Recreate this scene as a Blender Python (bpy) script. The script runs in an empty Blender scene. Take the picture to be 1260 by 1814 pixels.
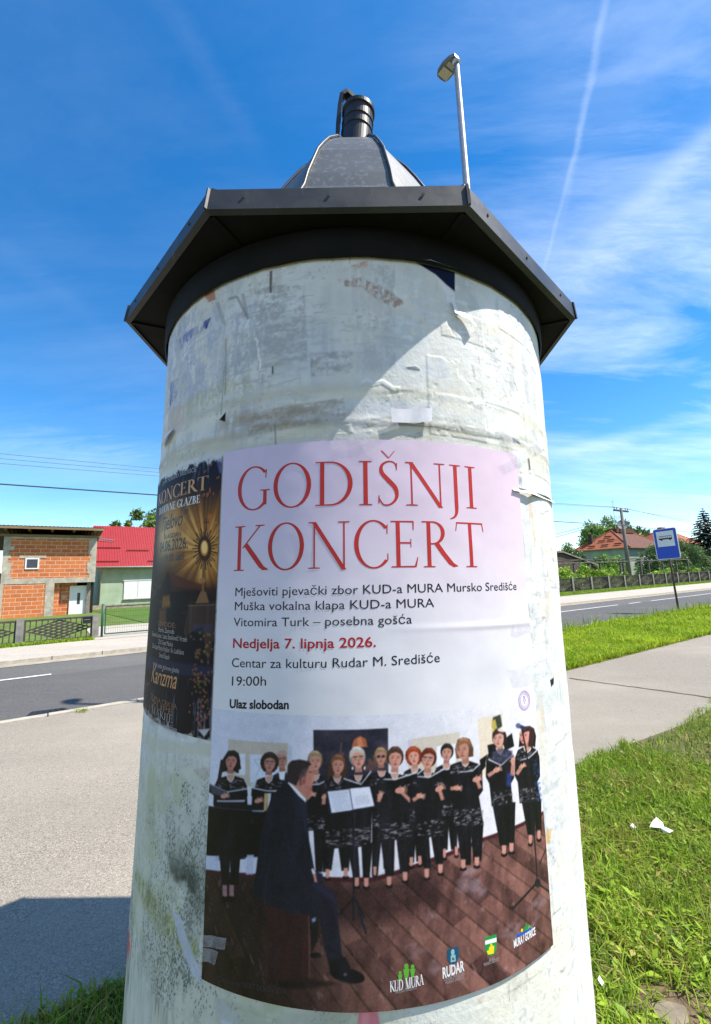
import bpy, math, random
import numpy as np
from mathutils import Vector, Matrix
rad = math.radians
rng = np.random.default_rng(7)
random.seed(7)
sc = bpy.context.scene
COL = sc.collection

# ------------------------------------------------------------------ camera
EYE = 1.52                                   # height of the phone above the path
PITCH, ROLL, FPX = 0.1525, 0.0364, 782.687   # radians, radians, focal length in pixels of the 1260 px wide photo
F_ = np.array([0, math.cos(PITCH), math.sin(PITCH)])
U0_ = np.array([0, -math.sin(PITCH), math.cos(PITCH)])
X_ = np.array([1.0, 0, 0])
RV_ = math.cos(ROLL) * X_ - math.sin(ROLL) * U0_
UV_ = math.sin(ROLL) * X_ + math.cos(ROLL) * U0_
cam_d = bpy.data.cameras.new('camera')
cam_d.sensor_fit = 'HORIZONTAL'
cam_d.sensor_width = 36.0
cam_d.lens = FPX / 1260 * 36.0
cam_d.clip_start = 0.05
cam_d.clip_end = 5000
cam = bpy.data.objects.new('camera', cam_d)
COL.objects.link(cam)
m = Matrix(((RV_[0], UV_[0], -F_[0], 0), (RV_[1], UV_[1], -F_[1], 0), (RV_[2], UV_[2], -F_[2], EYE), (0, 0, 0, 1)))
cam.matrix_world = m
sc.camera = cam

# ------------------------------------------------------------------ sun, sky, exposure
SUN_AZ, SUN_EL = rad(-11.5), rad(56.8)       # azimuth counted from +X towards +Y
sdir = Vector((math.cos(SUN_AZ) * math.cos(SUN_EL), math.sin(SUN_AZ) * math.cos(SUN_EL), math.sin(SUN_EL)))
sun_d = bpy.data.lights.new('sun', 'SUN')
sun_d.energy = 4.4
sun_d.angle = rad(0.53)
sun_d.color = (1.0, 0.94, 0.84)
sun = bpy.data.objects.new('sun', sun_d)
COL.objects.link(sun)
sun.rotation_euler = sdir.to_track_quat('Z', 'Y').to_euler()
sun.location = (20, -5, 30)
sc.view_settings.view_transform = 'Standard'
sc.view_settings.look = 'None'
sc.view_settings.exposure = 0.92
sc.view_settings.gamma = 1.0
SKY_STRENGTH = 0.124

def photo_dir(x, y):
    v = F_ + RV_ * (x - 630) / FPX - UV_ * (y - 907) / FPX
    return v / np.linalg.norm(v)

world = bpy.data.worlds.new('World')
sc.world = world
world.use_nodes = True

class NT:
    """tiny node-tree writer"""
    def __init__(s, tree): s.t = tree; tree.nodes.clear()
    def n(s, typ, **kw):
        nd = s.t.nodes.new(typ)
        for k, v in kw.items():
            if k.startswith('i_'):
                key = k[2:]
                sock = nd.inputs[int(key)] if key.isdigit() else nd.inputs[key.replace('_', ' ')]
                if hasattr(v, 'is_output'): s.t.links.new(v, sock)
                else: sock.default_value = v
            else: setattr(nd, k, v)
        return nd
    def link(s, a, b): s.t.links.new(a, b)
    def math(s, op, a, b=None, c=None, clamp=False):
        nd = s.t.nodes.new('ShaderNodeMath'); nd.operation = op; nd.use_clamp = clamp
        for i, v in enumerate((a, b, c)):
            if v is None: continue
            if hasattr(v, 'is_output'): s.t.links.new(v, nd.inputs[i])
            else: nd.inputs[i].default_value = v
        return nd.outputs[0]
    def mix(s, fac, a, b, blend='MIX'):
        nd = s.t.nodes.new('ShaderNodeMix'); nd.data_type = 'RGBA'; nd.blend_type = blend
        for sock, v in ((nd.inputs[0], fac), (nd.inputs[6], a), (nd.inputs[7], b)):
            if hasattr(v, 'is_output'): s.t.links.new(v, sock)
            else: sock.default_value = v if not isinstance(v, tuple) or len(v) == 4 else (*v, 1)
        return nd.outputs[2]
    def ramp(s, fac, stops):
        nd = s.t.nodes.new('ShaderNodeValToRGB'); e = nd.color_ramp.elements
        while len(e) < len(stops): e.new(0.5)
        for i, (p, c) in enumerate(stops):
            e[i].position = p; e[i].color = (c, c, c, 1) if not isinstance(c, tuple) else (*c, 1)
        s.t.links.new(fac, nd.inputs[0])
        return nd.outputs[0]
    def noise(s, vec, scale, detail=4, rough=0.55, dist=0.0):
        nd = s.t.nodes.new('ShaderNodeTexNoise')
        nd.inputs['Scale'].default_value = scale; nd.inputs['Detail'].default_value = detail
        nd.inputs['Roughness'].default_value = rough; nd.inputs['Distortion'].default_value = dist
        if vec is not None: s.t.links.new(vec, nd.inputs['Vector'])
        return nd.outputs[0]

w = NT(world.node_tree)
sky = w.n('ShaderNodeTexSky', sky_type='NISHITA', sun_disc=False, sun_elevation=SUN_EL,
          sun_rotation=math.pi / 2 - SUN_AZ, altitude=200, air_density=1.0, dust_density=0.0, ozone_density=2.5)
hsv = w.n('ShaderNodeHueSaturation', i_Saturation=1.36, i_Value=1.0, i_Hue=0.5, i_Color=sky.outputs[0])
tc = w.n('ShaderNodeTexCoord')
dirv = tc.outputs['Generated']
sep = w.n('ShaderNodeSeparateXYZ', i_0=dirv)
zz = w.math('ADD', w.math('MAXIMUM', sep.outputs[2], 0.0), 0.16)
px = w.math('DIVIDE', sep.outputs[0], zz)
py = w.math('DIVIDE', sep.outputs[1], zz)
plane = w.n('ShaderNodeCombineXYZ', i_0=px, i_1=py).outputs[0]
mp = w.n('ShaderNodeMapping', i_Vector=plane, i_Rotation=(0, 0, rad(-28)), i_Scale=(0.55, 2.0, 1))
n1 = w.noise(mp.outputs[0], 1.3, 9, 0.62, 0.5)
n2 = w.noise(plane, 0.9, 3, 0.5, 0.2)
n3 = w.noise(mp.outputs[0], 6.0, 6, 0.7, 0.8)
# more cirrus towards the east (to the right), thin veils near the horizon
east = w.n('ShaderNodeMapRange', i_0=sep.outputs[0], i_1=0.05, i_2=0.62, i_3=0.0, i_4=1.0).outputs[0]
low = w.n('ShaderNodeMapRange', i_0=sep.outputs[2], i_1=0.30, i_2=0.08, i_3=0.0, i_4=0.22).outputs[0]
amount = w.math('MAXIMUM', east, low)
amount = w.math('ADD', amount, 0.10)
veil = w.ramp(w.math('ADD', w.math('MULTIPLY', n1, 0.72), w.math('MULTIPLY', n2, 0.36)), ((0.44, 0.0), (0.78, 1.0)))
veil = w.math('MULTIPLY', veil, w.math('ADD', 0.25, w.math('MULTIPLY', n3, 1.5)))
hi_ = w.n('ShaderNodeMapRange', i_0=sep.outputs[2], i_1=0.10, i_2=0.34, i_3=0.40, i_4=1.0).outputs[0]
mask = w.math('MULTIPLY', w.math('MULTIPLY', w.math('MULTIPLY', veil, amount), hi_), 0.80, clamp=True)

def band(p, q, width, strength, soft_noise):
    """a vapour trail along the great circle through two sky directions"""
    a, b = photo_dir(*p), photo_dir(*q)
    n = np.cross(a, b); n /= np.linalg.norm(n)
    mid = a + b; mid /= np.linalg.norm(mid)
    half = float(a @ mid)
    wob = w.math('MULTIPLY', w.math('SUBTRACT', n3, 0.5), width * 1.6)
    d = w.n('ShaderNodeVectorMath', operation='DOT_PRODUCT', i_0=dirv, i_1=tuple(n)).outputs['Value']
    d = w.math('ABSOLUTE', w.math('ADD', d, wob))
    core = w.n('ShaderNodeMapRange', interpolation_type='SMOOTHSTEP', i_0=d, i_1=width, i_2=0.0, i_3=0.0, i_4=1.0).outputs[0]
    al = w.n('ShaderNodeVectorMath', operation='DOT_PRODUCT', i_0=dirv, i_1=tuple(mid)).outputs['Value']
    gate = w.n('ShaderNodeMapRange', interpolation_type='SMOOTHSTEP', i_0=al, i_1=half - 0.02, i_2=half + 0.02, i_3=0.0, i_4=1.0).outputs[0]
    return w.math('MULTIPLY', w.math('MULTIPLY', core, gate), w.math('MULTIPLY', soft_noise, strength))

for args in (((1077, -20), (1024, 250), 0.0088, 0.46, n1), ((1026, 240), (974, 440), 0.0060, 0.30, n1), ((1290, -10), (1020, 190), 0.20, 0.46, n1),
             ((1275, 225), (1165, 330), 0.030, 0.50, n3), ((1270, 250), (1100, 400), 0.07, 0.34, n3),
             ((318, 40), (385, 150), 0.03, 0.07, n3), ((1265, 735), (1010, 800), 0.022, 0.40, n1),
             ((1275, 330), (1030, 420), 0.09, 0.20, n3),
             ((-10, 425), (130, 540), 0.03, 0.05, n3), ((-5, 800), (250, 830), 0.07, 0.30, n3)):
    bnd = w.math('MINIMUM', band(*args), 1.0)
    mask = w.math('ADD', mask, w.math('MULTIPLY', bnd, w.math('SUBTRACT', 1.0, mask)), clamp=True)
cloud_col = w.mix(0.25, (7.2, 7.6, 8.1, 1), hsv.outputs[0])
skyc = w.mix(mask, hsv.outputs[0], cloud_col)
# unseen bright cloud bank added behind the camera to fill the shaded sides
fill_cloud = w.ramp(w.noise(dirv, 2.6, 7, 0.55, 0.3), ((0.43, 0.0), (0.56, 1.0)))
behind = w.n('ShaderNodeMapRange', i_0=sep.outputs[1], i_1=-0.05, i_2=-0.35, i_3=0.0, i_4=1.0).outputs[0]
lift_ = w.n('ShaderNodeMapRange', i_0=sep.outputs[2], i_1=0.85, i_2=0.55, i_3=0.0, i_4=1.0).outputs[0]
skyc = w.mix(w.math('MULTIPLY', w.math('MULTIPLY', fill_cloud, behind), lift_, clamp=True), skyc, (2.7, 3.2, 4.3, 1))
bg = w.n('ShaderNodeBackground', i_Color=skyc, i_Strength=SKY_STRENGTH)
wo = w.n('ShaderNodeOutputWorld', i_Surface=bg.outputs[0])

# ------------------------------------------------------------------ helpers
def srgb(r, g, b):
    c = np.array([r, g, b], float) / 255
    return tuple(np.where(c <= 0.04045, c / 12.92, ((c + 0.055) / 1.055) ** 2.4))

MATS = {}
def mat(name, c, rough=0.8, c2=None, scale=8.0, detail=5, bump=0.0, bscale=None, metal=0.0, spec=0.35, lo=0.35, hi=0.65, stretch=None, attr=False, c3=None, c3scale=60, trans=0.0):
    """a procedural surface: two tones mixed by noise, a third as fine specks, optional bump"""
    if name in MATS: return MATS[name]
    M = bpy.data.materials.new(name); M.use_nodes = True
    t = NT(M.node_tree)
    out = t.n('ShaderNodeOutputMaterial')
    b = t.n('ShaderNodeBsdfPrincipled', i_Roughness=rough, i_Metallic=metal)
    b.inputs['Specular IOR Level'].default_value = spec
    co = t.n('ShaderNodeTexCoord').outputs['Object']
    if stretch: co = t.n('ShaderNodeMapping', i_Vector=co, i_Scale=stretch).outputs[0]
    if attr:
        col = t.n('ShaderNodeAttribute', attribute_name='Col').outputs['Color']
        nz = t.noise(co, scale, detail, 0.6)
        col = t.mix(1.0, col, t.ramp(nz, ((lo, c[0]), (hi, c[1]))), 'MULTIPLY')
    else:
        nz = t.noise(co, scale, detail, 0.6)
        c2 = c2 or tuple(x * 0.82 for x in c)
        col = t.ramp(nz, ((lo, c2), (hi, c)))
        if c3:
            n9 = t.noise(co, c3scale, 2, 0.5)
            col = t.mix(t.ramp(n9, ((0.54, 0.0), (0.66, 1.0))), col, (*c3, 1))
    t.link(col, b.inputs['Base Color'])
    if bump:
        nb = t.noise(co, bscale or scale * 6, 6, 0.65)
        bp = t.n('ShaderNodeBump', i_Strength=bump, i_Distance=0.02, i_Height=nb)
        t.link(bp.outputs[0], b.inputs['Normal'])
    sh = b.outputs[0]
    if trans:
        tr = t.n('ShaderNodeBsdfTranslucent', i_Color=col)
        sh = t.n('ShaderNodeMixShader', i_0=trans, i_1=sh, i_2=tr.outputs[0]).outputs[0]
    t.link(sh, out.inputs[0])
    MATS[name] = M
    return M

class MB:
    """collects shapes for ONE mesh object"""
    def __init__(s): s.v = []; s.f = []; s.mi = []; s.n = 0; s.cur = 0
    def add(s, V, Fs):
        b = s.n
        s.v += [tuple(map(float, p)) for p in V]; s.n += len(V)
        s.f += [tuple(i + b for i in f) for f in Fs]; s.mi += [s.cur] * len(Fs)
    def box(s, x0, x1, y0, y1, z0, z1):
        s.add([(x0, y0, z0), (x1, y0, z0), (x1, y1, z0), (x0, y1, z0), (x0, y0, z1), (x1, y0, z1), (x1, y1, z1), (x0, y1, z1)],
              [(3, 2, 1, 0), (4, 5, 6, 7), (0, 1, 5, 4), (1, 2, 6, 5), (2, 3, 7, 6), (3, 0, 4, 7)])
        return s
    def bar(s, a, b, w, h=None, up=(0, 0, 1)):
        a, b = np.array(a, float), np.array(b, float); d = b - a; d /= np.linalg.norm(d)
        r = np.cross(d, up)
        if np.linalg.norm(r) < 1e-4: r = np.cross(d, (1, 0, 0))
        r /= np.linalg.norm(r); u = np.cross(r, d); h = h or w
        V = [p + r * i * w / 2 + u * j * h / 2 for p in (a, b) for i, j in ((-1, -1), (1, -1), (1, 1), (-1, 1))]
        s.add(V, [(0, 1, 2, 3), (7, 6, 5, 4), (0, 4, 5, 1), (1, 5, 6, 2), (2, 6, 7, 3), (3, 7, 4, 0)])
        return s
    def tube(s, pts, rads, seg=10, cap=True):
        pts = [np.array(p, float) for p in pts]
        if not hasattr(rads, '__len__'): rads = [rads] * len(pts)
        rings = []; pr = None
        for i, p in enumerate(pts):
            d = pts[min(i + 1, len(pts) - 1)] - pts[max(i - 1, 0)]; d = d / (np.linalg.norm(d) + 1e-12)
            if pr is None:
                pr = np.cross(d, (0, 0, 1)) if abs(d[2]) < 0.95 else np.cross(d, (1, 0, 0))
            pr = pr - d * (pr @ d); pr /= np.linalg.norm(pr); q = np.cross(d, pr)
            rings.append([p + rads[i] * (math.cos(2 * math.pi * k / seg) * pr + math.sin(2 * math.pi * k / seg) * q) for k in range(seg)])
        V = [v for r_ in rings for v in r_]
        Fs = [(i * seg + k, i * seg + (k + 1) % seg, (i + 1) * seg + (k + 1) % seg, (i + 1) * seg + k) for i in range(len(pts) - 1) for k in range(seg)]
        if cap: Fs += [tuple(range(seg - 1, -1, -1)), tuple((len(pts) - 1) * seg + k for k in range(seg))]
        s.add(V, Fs); return s
    def quad(s, *p): s.add(p, [tuple(range(len(p)))]); return s
    def prism(s, poly, y0, y1):
        """poly in x,z extruded along y"""
        n = len(poly)
        V = [(x, y0, z) for x, z in poly] + [(x, y1, z) for x, z in poly]
        s.add(V, [tuple(range(n)), tuple(range(2 * n - 1, n - 1, -1))] + [(i, i + n, (i + 1) % n + n, (i + 1) % n) for i in range(n)])
        return s
    def build(s, name, mats, parent=None, smooth=False, loc=None, fix=True):
        me = bpy.data.meshes.new(name)
        me.from_pydata(s.v, [], s.f); me.validate()
        mats = mats if isinstance(mats, (list, tuple)) else [mats]
        for q in mats: me.materials.append(q)
        if len(mats) > 1: me.polygons.foreach_set('material_index', s.mi[:len(me.polygons)])
        if smooth: me.polygons.foreach_set('use_smooth', [True] * len(me.polygons))
        o = bpy.data.objects.new(name, me); COL.objects.link(o)
        if parent: o.parent = parent
        if loc is not None: o.location = loc
        return o

def np_mesh(name, V, Fq, material, parent=None, col=None, smooth=False):
    """mesh from numpy arrays (all faces with the same number of corners) and a per-point colour"""
    me = bpy.data.meshes.new(name)
    k = Fq.shape[1]
    me.vertices.add(len(V)); me.vertices.foreach_set('co', np.ascontiguousarray(V, np.float32).ravel())
    me.loops.add(Fq.size); me.loops.foreach_set('vertex_index', np.ascontiguousarray(Fq, np.int32).ravel())
    me.polygons.add(len(Fq)); me.polygons.foreach_set('loop_start', np.arange(0, Fq.size, k, dtype=np.int32))
    if smooth: me.polygons.foreach_set('use_smooth', np.ones(len(Fq), bool))
    me.update(calc_edges=True)
    if col is not None:
        a = me.color_attributes.new('Col', 'FLOAT_COLOR', 'POINT')
        c = np.ones((len(V), 4), np.float32); c[:, :3] = col
        a.data.foreach_set('color', c.ravel())
    me.materials.append(material)
    o = bpy.data.objects.new(name, me); COL.objects.link(o)
    if parent: o.parent = parent
    return o

def tag(o, label=None, cat=None, group=None, kind=None):
    if label: o['label'] = label
    if cat: o['category'] = cat
    if group: o['group'] = group
    if kind: o['kind'] = kind
    return o

def thing(name, label, cat, loc=(0, 0, 0), rz=0.0, group=None):
    o = bpy.data.objects.new(name, None); COL.objects.link(o)
    o.empty_display_size = 0.2
    o.location = loc; o.rotation_euler = (0, 0, rz)
    return tag(o, label, cat, group)

def copy_tree(o, parent=None):
    c = o.copy(); COL.objects.link(c)
    if parent: c.parent = parent
    for ch in list(o.children): copy_tree(ch, c)
    return c

# the street runs along u; v crosses it (metres from the point under the camera)
ROAD = rad(34.0)
DU = np.array([math.cos(ROAD), math.sin(ROAD), 0]); DV = np.array([-math.sin(ROAD), math.cos(ROAD), 0])
def uv(u, v, z=0.0): return tuple(DU * u + DV * v + np.array([0, 0, z]))

# value noise in numpy for the painted surfaces
_T = rng.random((8, 256, 256))
def vn(x, y, k=0):
    xi, yi = np.floor(x).astype(int), np.floor(y).astype(int)
    fx, fy = x - xi, y - yi
    fx = fx * fx * (3 - 2 * fx); fy = fy * fy * (3 - 2 * fy)
    T = _T[k % 8]; g = lambda a, b: T[a % 256, b % 256]
    return (g(xi, yi) * (1 - fx) + g(xi + 1, yi) * fx) * (1 - fy) + (g(xi, yi + 1) * (1 - fx) + g(xi + 1, yi + 1) * fx) * fy
def fbm(x, y, k=0, o=4):
    s = 0; a = 0.5; t = 0
    for i in range(o):
        s = s + a * vn(x * 2 ** i + 17.3 * i, y * 2 ** i + 9.1 * i, k + i); t += a; a *= 0.55
    return s / t
def sstep(a, b, x):
    t = np.clip((x - a) / (b - a), 0, 1); return t * t * (3 - 2 * t)
def lin(c):
    c = np.asarray(c, float) / 255
    return np.where(c <= 0.04045, c / 12.92, ((c + 0.055) / 1.055) ** 2.4)
# ------------------------------------------------------------------ the advertising column
RC = 0.6148                                   # radius of the drum
def axis_dir(lx, ly):
    a = np.array([math.sin(lx), math.sin(ly), 1.0]); return a / np.linalg.norm(a)
AX = axis_dir(0.0267, 0.0189)                 # the drum leans a little
E1 = X_ - AX * AX[0]; E1 /= np.linalg.norm(E1); E2 = np.cross(AX, E1)
BASE = np.array([-0.008586, 1.48718, 0.0])    # point of the axis at eye height
UP = np.array([0, 0, EYE])

def on_drum(s, z, lift=0.0):
    """s metres round the drum from its front line, z metres along the axis above eye height"""
    s = np.asarray(s, float); z = np.asarray(z, float)
    ph = s / RC; r = RC + np.asarray(lift)
    return (BASE + UP + AX * z[..., None] + (r * np.sin(ph))[..., None] * E1 - (r * np.cos(ph))[..., None] * E2)

def unroll(x, y):
    """where a point of the photograph lies on the unrolled drum (s, z)"""
    v = F_ + RV_ * (x - 630) / FPX - UV_ * (y - 907) / FPX
    o = -BASE
    vx, vy, vz = v @ E1, v @ E2, v @ AX
    px_, py_, pz_ = o @ E1, o @ E2, o @ AX
    A = vx * vx + vy * vy; b = px_ * vx + py_ * vy; c = px_ ** 2 + py_ ** 2 - RC * RC
    D = max(b * b - A * c, 0.0)
    t = (-b - math.sqrt(D)) / A
    return math.atan2(px_ + t * vx, -(py_ + t * vy)) * RC, pz_ + t * vz

class Canvas:
    """a printed or weathered surface on the unrolled drum, painted cell by cell"""
    def __init__(s, ss, zs, base):
        s.s, s.z = np.asarray(ss), np.asarray(zs)
        s.S, s.Z = np.meshgrid(s.s, s.z)
        s.c = np.ones(s.S.shape + (3,)) * np.asarray(base, float)
        s.cell = abs(s.s[1] - s.s[0])
    def conv(s, pts, raw): return np.array(pts, float) if raw else np.array([unroll(*p) for p in pts])
    def _win(s, lo, hi):
        i0, i1 = np.searchsorted(s.s, (lo[0], hi[0])); j0, j1 = np.searchsorted(s.z, (lo[1], hi[1]))
        return slice(max(j0 - 1, 0), j1 + 1), slice(max(i0 - 1, 0), i1 + 1)
    def blend(s, w, a, col):
        if callable(col): col = col(s.S[w], s.Z[w])
        s.c[w] = s.c[w] * (1 - a[..., None]) + np.asarray(col, float) * a[..., None]
    def poly(s, pts, col, a=1.0, soft=0.6, raw=False, tex=None):
        P = s.conv(pts, raw); e = s.cell * (soft + 1)
        w = s._win(P.min(0) - e, P.max(0) + e)
        X, Y = s.S[w], s.Z[w]
        if X.size == 0: return
        ins = np.zeros(X.shape, bool); d2 = np.full(X.shape, 1e9)
        for (x0, y0), (x1, y1) in zip(P, np.roll(P, -1, 0)):
            dx, dy = x1 - x0, y1 - y0
            if y0 != y1:
                ins ^= ((y0 > Y) != (y1 > Y)) & (X < dx * (Y - y0) / dy + x0)
            t = np.clip(((X - x0) * dx + (Y - y0) * dy) / (dx * dx + dy * dy + 1e-18), 0, 1)
            d2 = np.minimum(d2, (X - x0 - t * dx) ** 2 + (Y - y0 - t * dy) ** 2)
        sd = np.sqrt(d2) * np.where(ins, 1, -1)
        al = np.clip(sd / (s.cell * soft * 2) + 0.5, 0, 1) * a
        if tex is not None: al = al * tex(X, Y)
        s.blend(w, al, col)
    def ell(s, c, r, col, a=1.0, soft=0.6, rot=0.0, tex=None):
        n = 22
        pts = []
        for k in range(n):
            t = 2 * math.pi * k / n; x, y = r[0] * math.cos(t), r[1] * math.sin(t)
            pts.append((c[0] + x * math.cos(rot) - y * math.sin(rot), c[1] + x * math.sin(rot) + y * math.cos(rot)))
        s.poly(pts, col, a, soft, tex=tex)
    def line(s, pts, wd, col, a=1.0, soft=0.6):
        for (x0, y0), (x1, y1) in zip(pts[:-1], pts[1:]):
            d = math.hypot(x1 - x0, y1 - y0) + 1e-9; nx, ny = -(y1 - y0) / d * wd / 2, (x1 - x0) / d * wd / 2
            s.poly([(x0 + nx, y0 + ny), (x1 + nx, y1 + ny), (x1 - nx, y1 - ny), (x0 - nx, y0 - ny)], col, a, soft)
    def mesh(s, name, material, parent=None, lift=0.0):
        V = on_drum(s.S, s.Z, lift).reshape(-1, 3)
        nz, ns = s.S.shape; idx = np.arange(nz * ns).reshape(nz, ns)
        Fq = np.stack([idx[:-1, :-1], idx[:-1, 1:], idx[1:, 1:], idx[1:, :-1]], -1).reshape(-1, 4)
        return np_mesh(name, V, Fq, material, parent, lin(np.clip(s.c, 0, 255)).reshape(-1, 3), True)

# ---- the drum's weathered plaster and layers of old paste and paper
half = math.pi * RC
ss = np.concatenate([np.arange(-half, -0.74, 0.03), np.arange(-0.74, 0.74, 0.0022), np.arange(0.74, half + 0.001, 0.03)])
ss[-1] = half
zs = np.concatenate([np.arange(-EYE - 0.06, -0.82, 0.03), np.arange(-0.82, 0.765, 0.0022)])
D = Canvas(ss, zs, (206, 208, 204)); D.cell = 0.0022
S, Z = D.S, D.Z
def tint(col, a): D.c[:] = D.c * (1 - a[..., None]) + np.array(col, float) * a[..., None]
big = fbm(S * 3.1 + 5, Z * 3.1, 0, 5); mid_ = fbm(S * 11 + 3, Z * 11, 1, 5); fine = fbm(S * 60, Z * 60, 2, 4)
str_v = fbm(S * 45 + 7, Z * 6, 3, 5); str_h = fbm(S * 3, Z * 40, 4, 4)
tint((224, 228, 231), sstep(0.42, 0.66, big) * 0.75)
tint((160, 167, 172), sstep(0.50, 0.72, mid_) * 0.45)
tint((134, 142, 148), sstep(0.54, 0.70, str_v) * sstep(0.40, 0.62, fbm(S * 4 + 2, Z * 4 + 8, 7, 4)) * 0.55)
tint((236, 238, 240), sstep(0.52, 0.68, fbm(S * 40 + 3, Z * 90, 2, 4)) * sstep(0.45, 0.6, fbm(S * 5, Z * 7 + 2, 1, 4)) * 0.5)
tint((146, 150, 152), sstep(0.55, 0.68, fbm(S * 30, Z * 150 + 5, 4, 4)) * sstep(0.46, 0.62, fbm(S * 6 + 6, Z * 8, 3, 4)) * 0.5)
tint((208, 208, 204), sstep(0.52, 0.7, fbm(S * 5, Z * 9 + 4, 5, 4)) * 0.4)
tint((176, 186, 204), sstep(0.55, 0.72, fbm(S * 6 + 9, Z * 5, 6, 4)) * 0.40)
# sheets torn off in rectangles at different times
r5 = np.random.default_rng(12)
RL = Canvas(ss, zs, (0, 0, 0)); RL.cell = 0.0022      # relief of the paper layers, metres
for k in range(44):
    s0 = r5.uniform(-0.72, 0.70); z0 = r5.uniform(-0.78, 0.72); ws, hs = r5.uniform(0.04, 0.24), r5.uniform(0.03, 0.20)
    c = [(214, 214, 212), (160, 166, 172), (198, 196, 184), (186, 192, 202), (220, 222, 220), (176, 176, 170)][r5.integers(6)]
    tex = lambda x, y, k=k: sstep(*((0.44, 0.49) if k % 3 == 0 else (0.34, 0.66)), fbm(x * 48 + k, y * 30 + k, k, 6))
    pts = [(s0 + r5.normal(0, .004), z0), (s0 + ws, z0 + r5.normal(0, .004)), (s0 + ws + r5.normal(0, .004), z0 + hs), (s0, z0 + hs)]
    D.poly(pts, c, r5.uniform(0.32, 0.75), 0.8, raw=True, tex=tex)
    if k % 2: RL.poly(pts, (0.0011,) * 3, 1.0, 0.5, raw=True, tex=lambda x, y, k=k: sstep(0.36, 0.42, fbm(x * 26 + k, y * 20 + k, k, 5)))
ragged = lambda q, lo=0.35, hi=0.5: (lambda x, y: sstep(lo, hi, fbm(x * 34 + q, y * 34 - q, q, 5)))
streak = lambda q: (lambda x, y: sstep(0.34, 0.66, 0.6 * fbm(x * 110 + q, y * 24, q, 5) + 0.4 * fbm(x * 160, y * 160, q + 1, 3)))
rough_h = lambda q: (lambda x, y: sstep(0.36, 0.66, 0.6 * fbm(x * 24 + q, y * 95, q, 5) + 0.4 * fbm(x * 170, y * 170, q + 1, 3)))
# upper drum: paste patches seen in the photograph
D.poly([(622, 470), (700, 470), (702, 662), (628, 665)], (168, 170, 174), 0.75, 0.8, tex=streak(1))
D.poly([(705, 470), (800, 500), (860, 560), (700, 640)], (190, 194, 200), 0.45, 1.2, tex=streak(2))
D.poly([(402, 560), (470, 530), (480, 620), (402, 680)], (150, 156, 170), 0.8, 1, tex=streak(3))
D.poly([(450, 510), (540, 505), (545, 640), (455, 655)], (150, 152, 156), 0.85, 1, tex=rough_h(4))
D.poly([(548, 625), (625, 622), (625, 662), (552, 667)], (132, 134, 136), 0.95, 1, tex=rough_h(5))
D.poly([(300, 590), (400, 540), (402, 690), (300, 760)], (150, 160, 188), 0.75, 1.5, tex=streak(6))
D.poly([(318, 600), (368, 568), (372, 580), (320, 618)], (74, 88, 150), 0.75, 1, tex=streak(7))
D.poly([(352, 575), (374, 562), (366, 583)], (40, 52, 130), 0.95, 0.8)
D.poly([(302, 680), (318, 670), (316, 700), (302, 720)], (60, 84, 150), 0.7, 1, tex=streak(2))
for k in range(60):                            # scraps of older prints and staples left in the paste
    s0, z0 = r5.uniform(-0.68, 0.60), r5.uniform(-0.78, 0.70); w_, h_ = r5.uniform(0.006, 0.030), r5.uniform(0.004, 0.018)
    c = [(222, 214, 196), (206, 186, 160), (128, 140, 168), (232, 232, 230), (150, 132, 116), (186, 150, 130), (100, 104, 110)][r5.integers(7)]
    an = r5.uniform(0, 6.28, 9); an.sort(); pts = [(s0 + w_ * math.cos(a) * r5.uniform(.4, 1.1), z0 + h_ * math.sin(a) * r5.uniform(.4, 1.1)) for a in an]
    D.poly(pts, c, r5.uniform(.4, .9), 0.7, raw=True, tex=ragged(k % 7, .30, .42)); RL.poly(pts, (0.0009,) * 3, 1, .5, raw=True)
for k in range(22):                            # lighter torn lips of paper
    s0, z0 = r5.uniform(-0.66, 0.62), r5.uniform(-0.30, 0.70); L_ = r5.uniform(0.03, 0.10); an = r5.uniform(-.5, .5) + (math.pi / 2 if k % 2 else 0)
    q = [(s0 + L_ * t_ * math.cos(an) + r5.normal(0, .0035), z0 + L_ * t_ * math.sin(an) + r5.normal(0, .0035)) for t_ in np.linspace(0, 1, 7)]
    th = r5.uniform(.002, .005); D.poly(q + [(a_ + th * math.sin(an), b_ - th * math.cos(an)) for a_, b_ in q[::-1]], (236, 236, 232), .85, .7, raw=True); RL.poly(q + [(a_ + 3 * th * math.sin(an), b_ - 3 * th * math.cos(an)) for a_, b_ in q[::-1]], (0.0012,) * 3, 1, .5, raw=True)
tint((216, 204, 178), sstep(0.56, 0.70, fbm(S * 7 + 12, Z * 12 + 2, 6, 5)) * sstep(-0.1, 0.2, S) * 0.45)
tint((222, 216, 204), sstep(0.50, 0.66, fbm(S * 9 + 2, Z * 5 + 22, 5, 5)) * 0.35)
D.poly([(362, 520), (380, 513), (382, 530), (368, 537)], (168, 110, 84), 0.95, 0.8, tex=ragged(3, .25, .4))
D.poly([(600, 495), (640, 492), (690, 515), (718, 535), (700, 545), (668, 530), (640, 508), (606, 508)], (146, 116, 100), 0.9, 1, tex=streak(5))
D.poly([(622, 470), (650, 462), (652, 473), (630, 476)], (188, 130, 104), 0.8, 1, tex=ragged(2))
D.poly([(478, 480), (483, 480), (482, 520), (478, 518)], (86, 82, 84), 0.9, 0.8)
D.line([(405, 530), (420, 525), (440, 565)], 5, (110, 108, 110), 0.6); D.line([(430, 520), (438, 560)], 7, (120, 118, 118), 0.5)
D.line([(385, 535), (398, 575)], 7, (120, 120, 124), 0.5); D.line([(366, 530), (385, 585)], 6, (205, 205, 205), 0.6)
D.poly([(738, 465), (806, 482), (806, 516), (792, 505), (772, 486), (752, 474)], (16, 26, 58), 1.0, 0.6)
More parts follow.
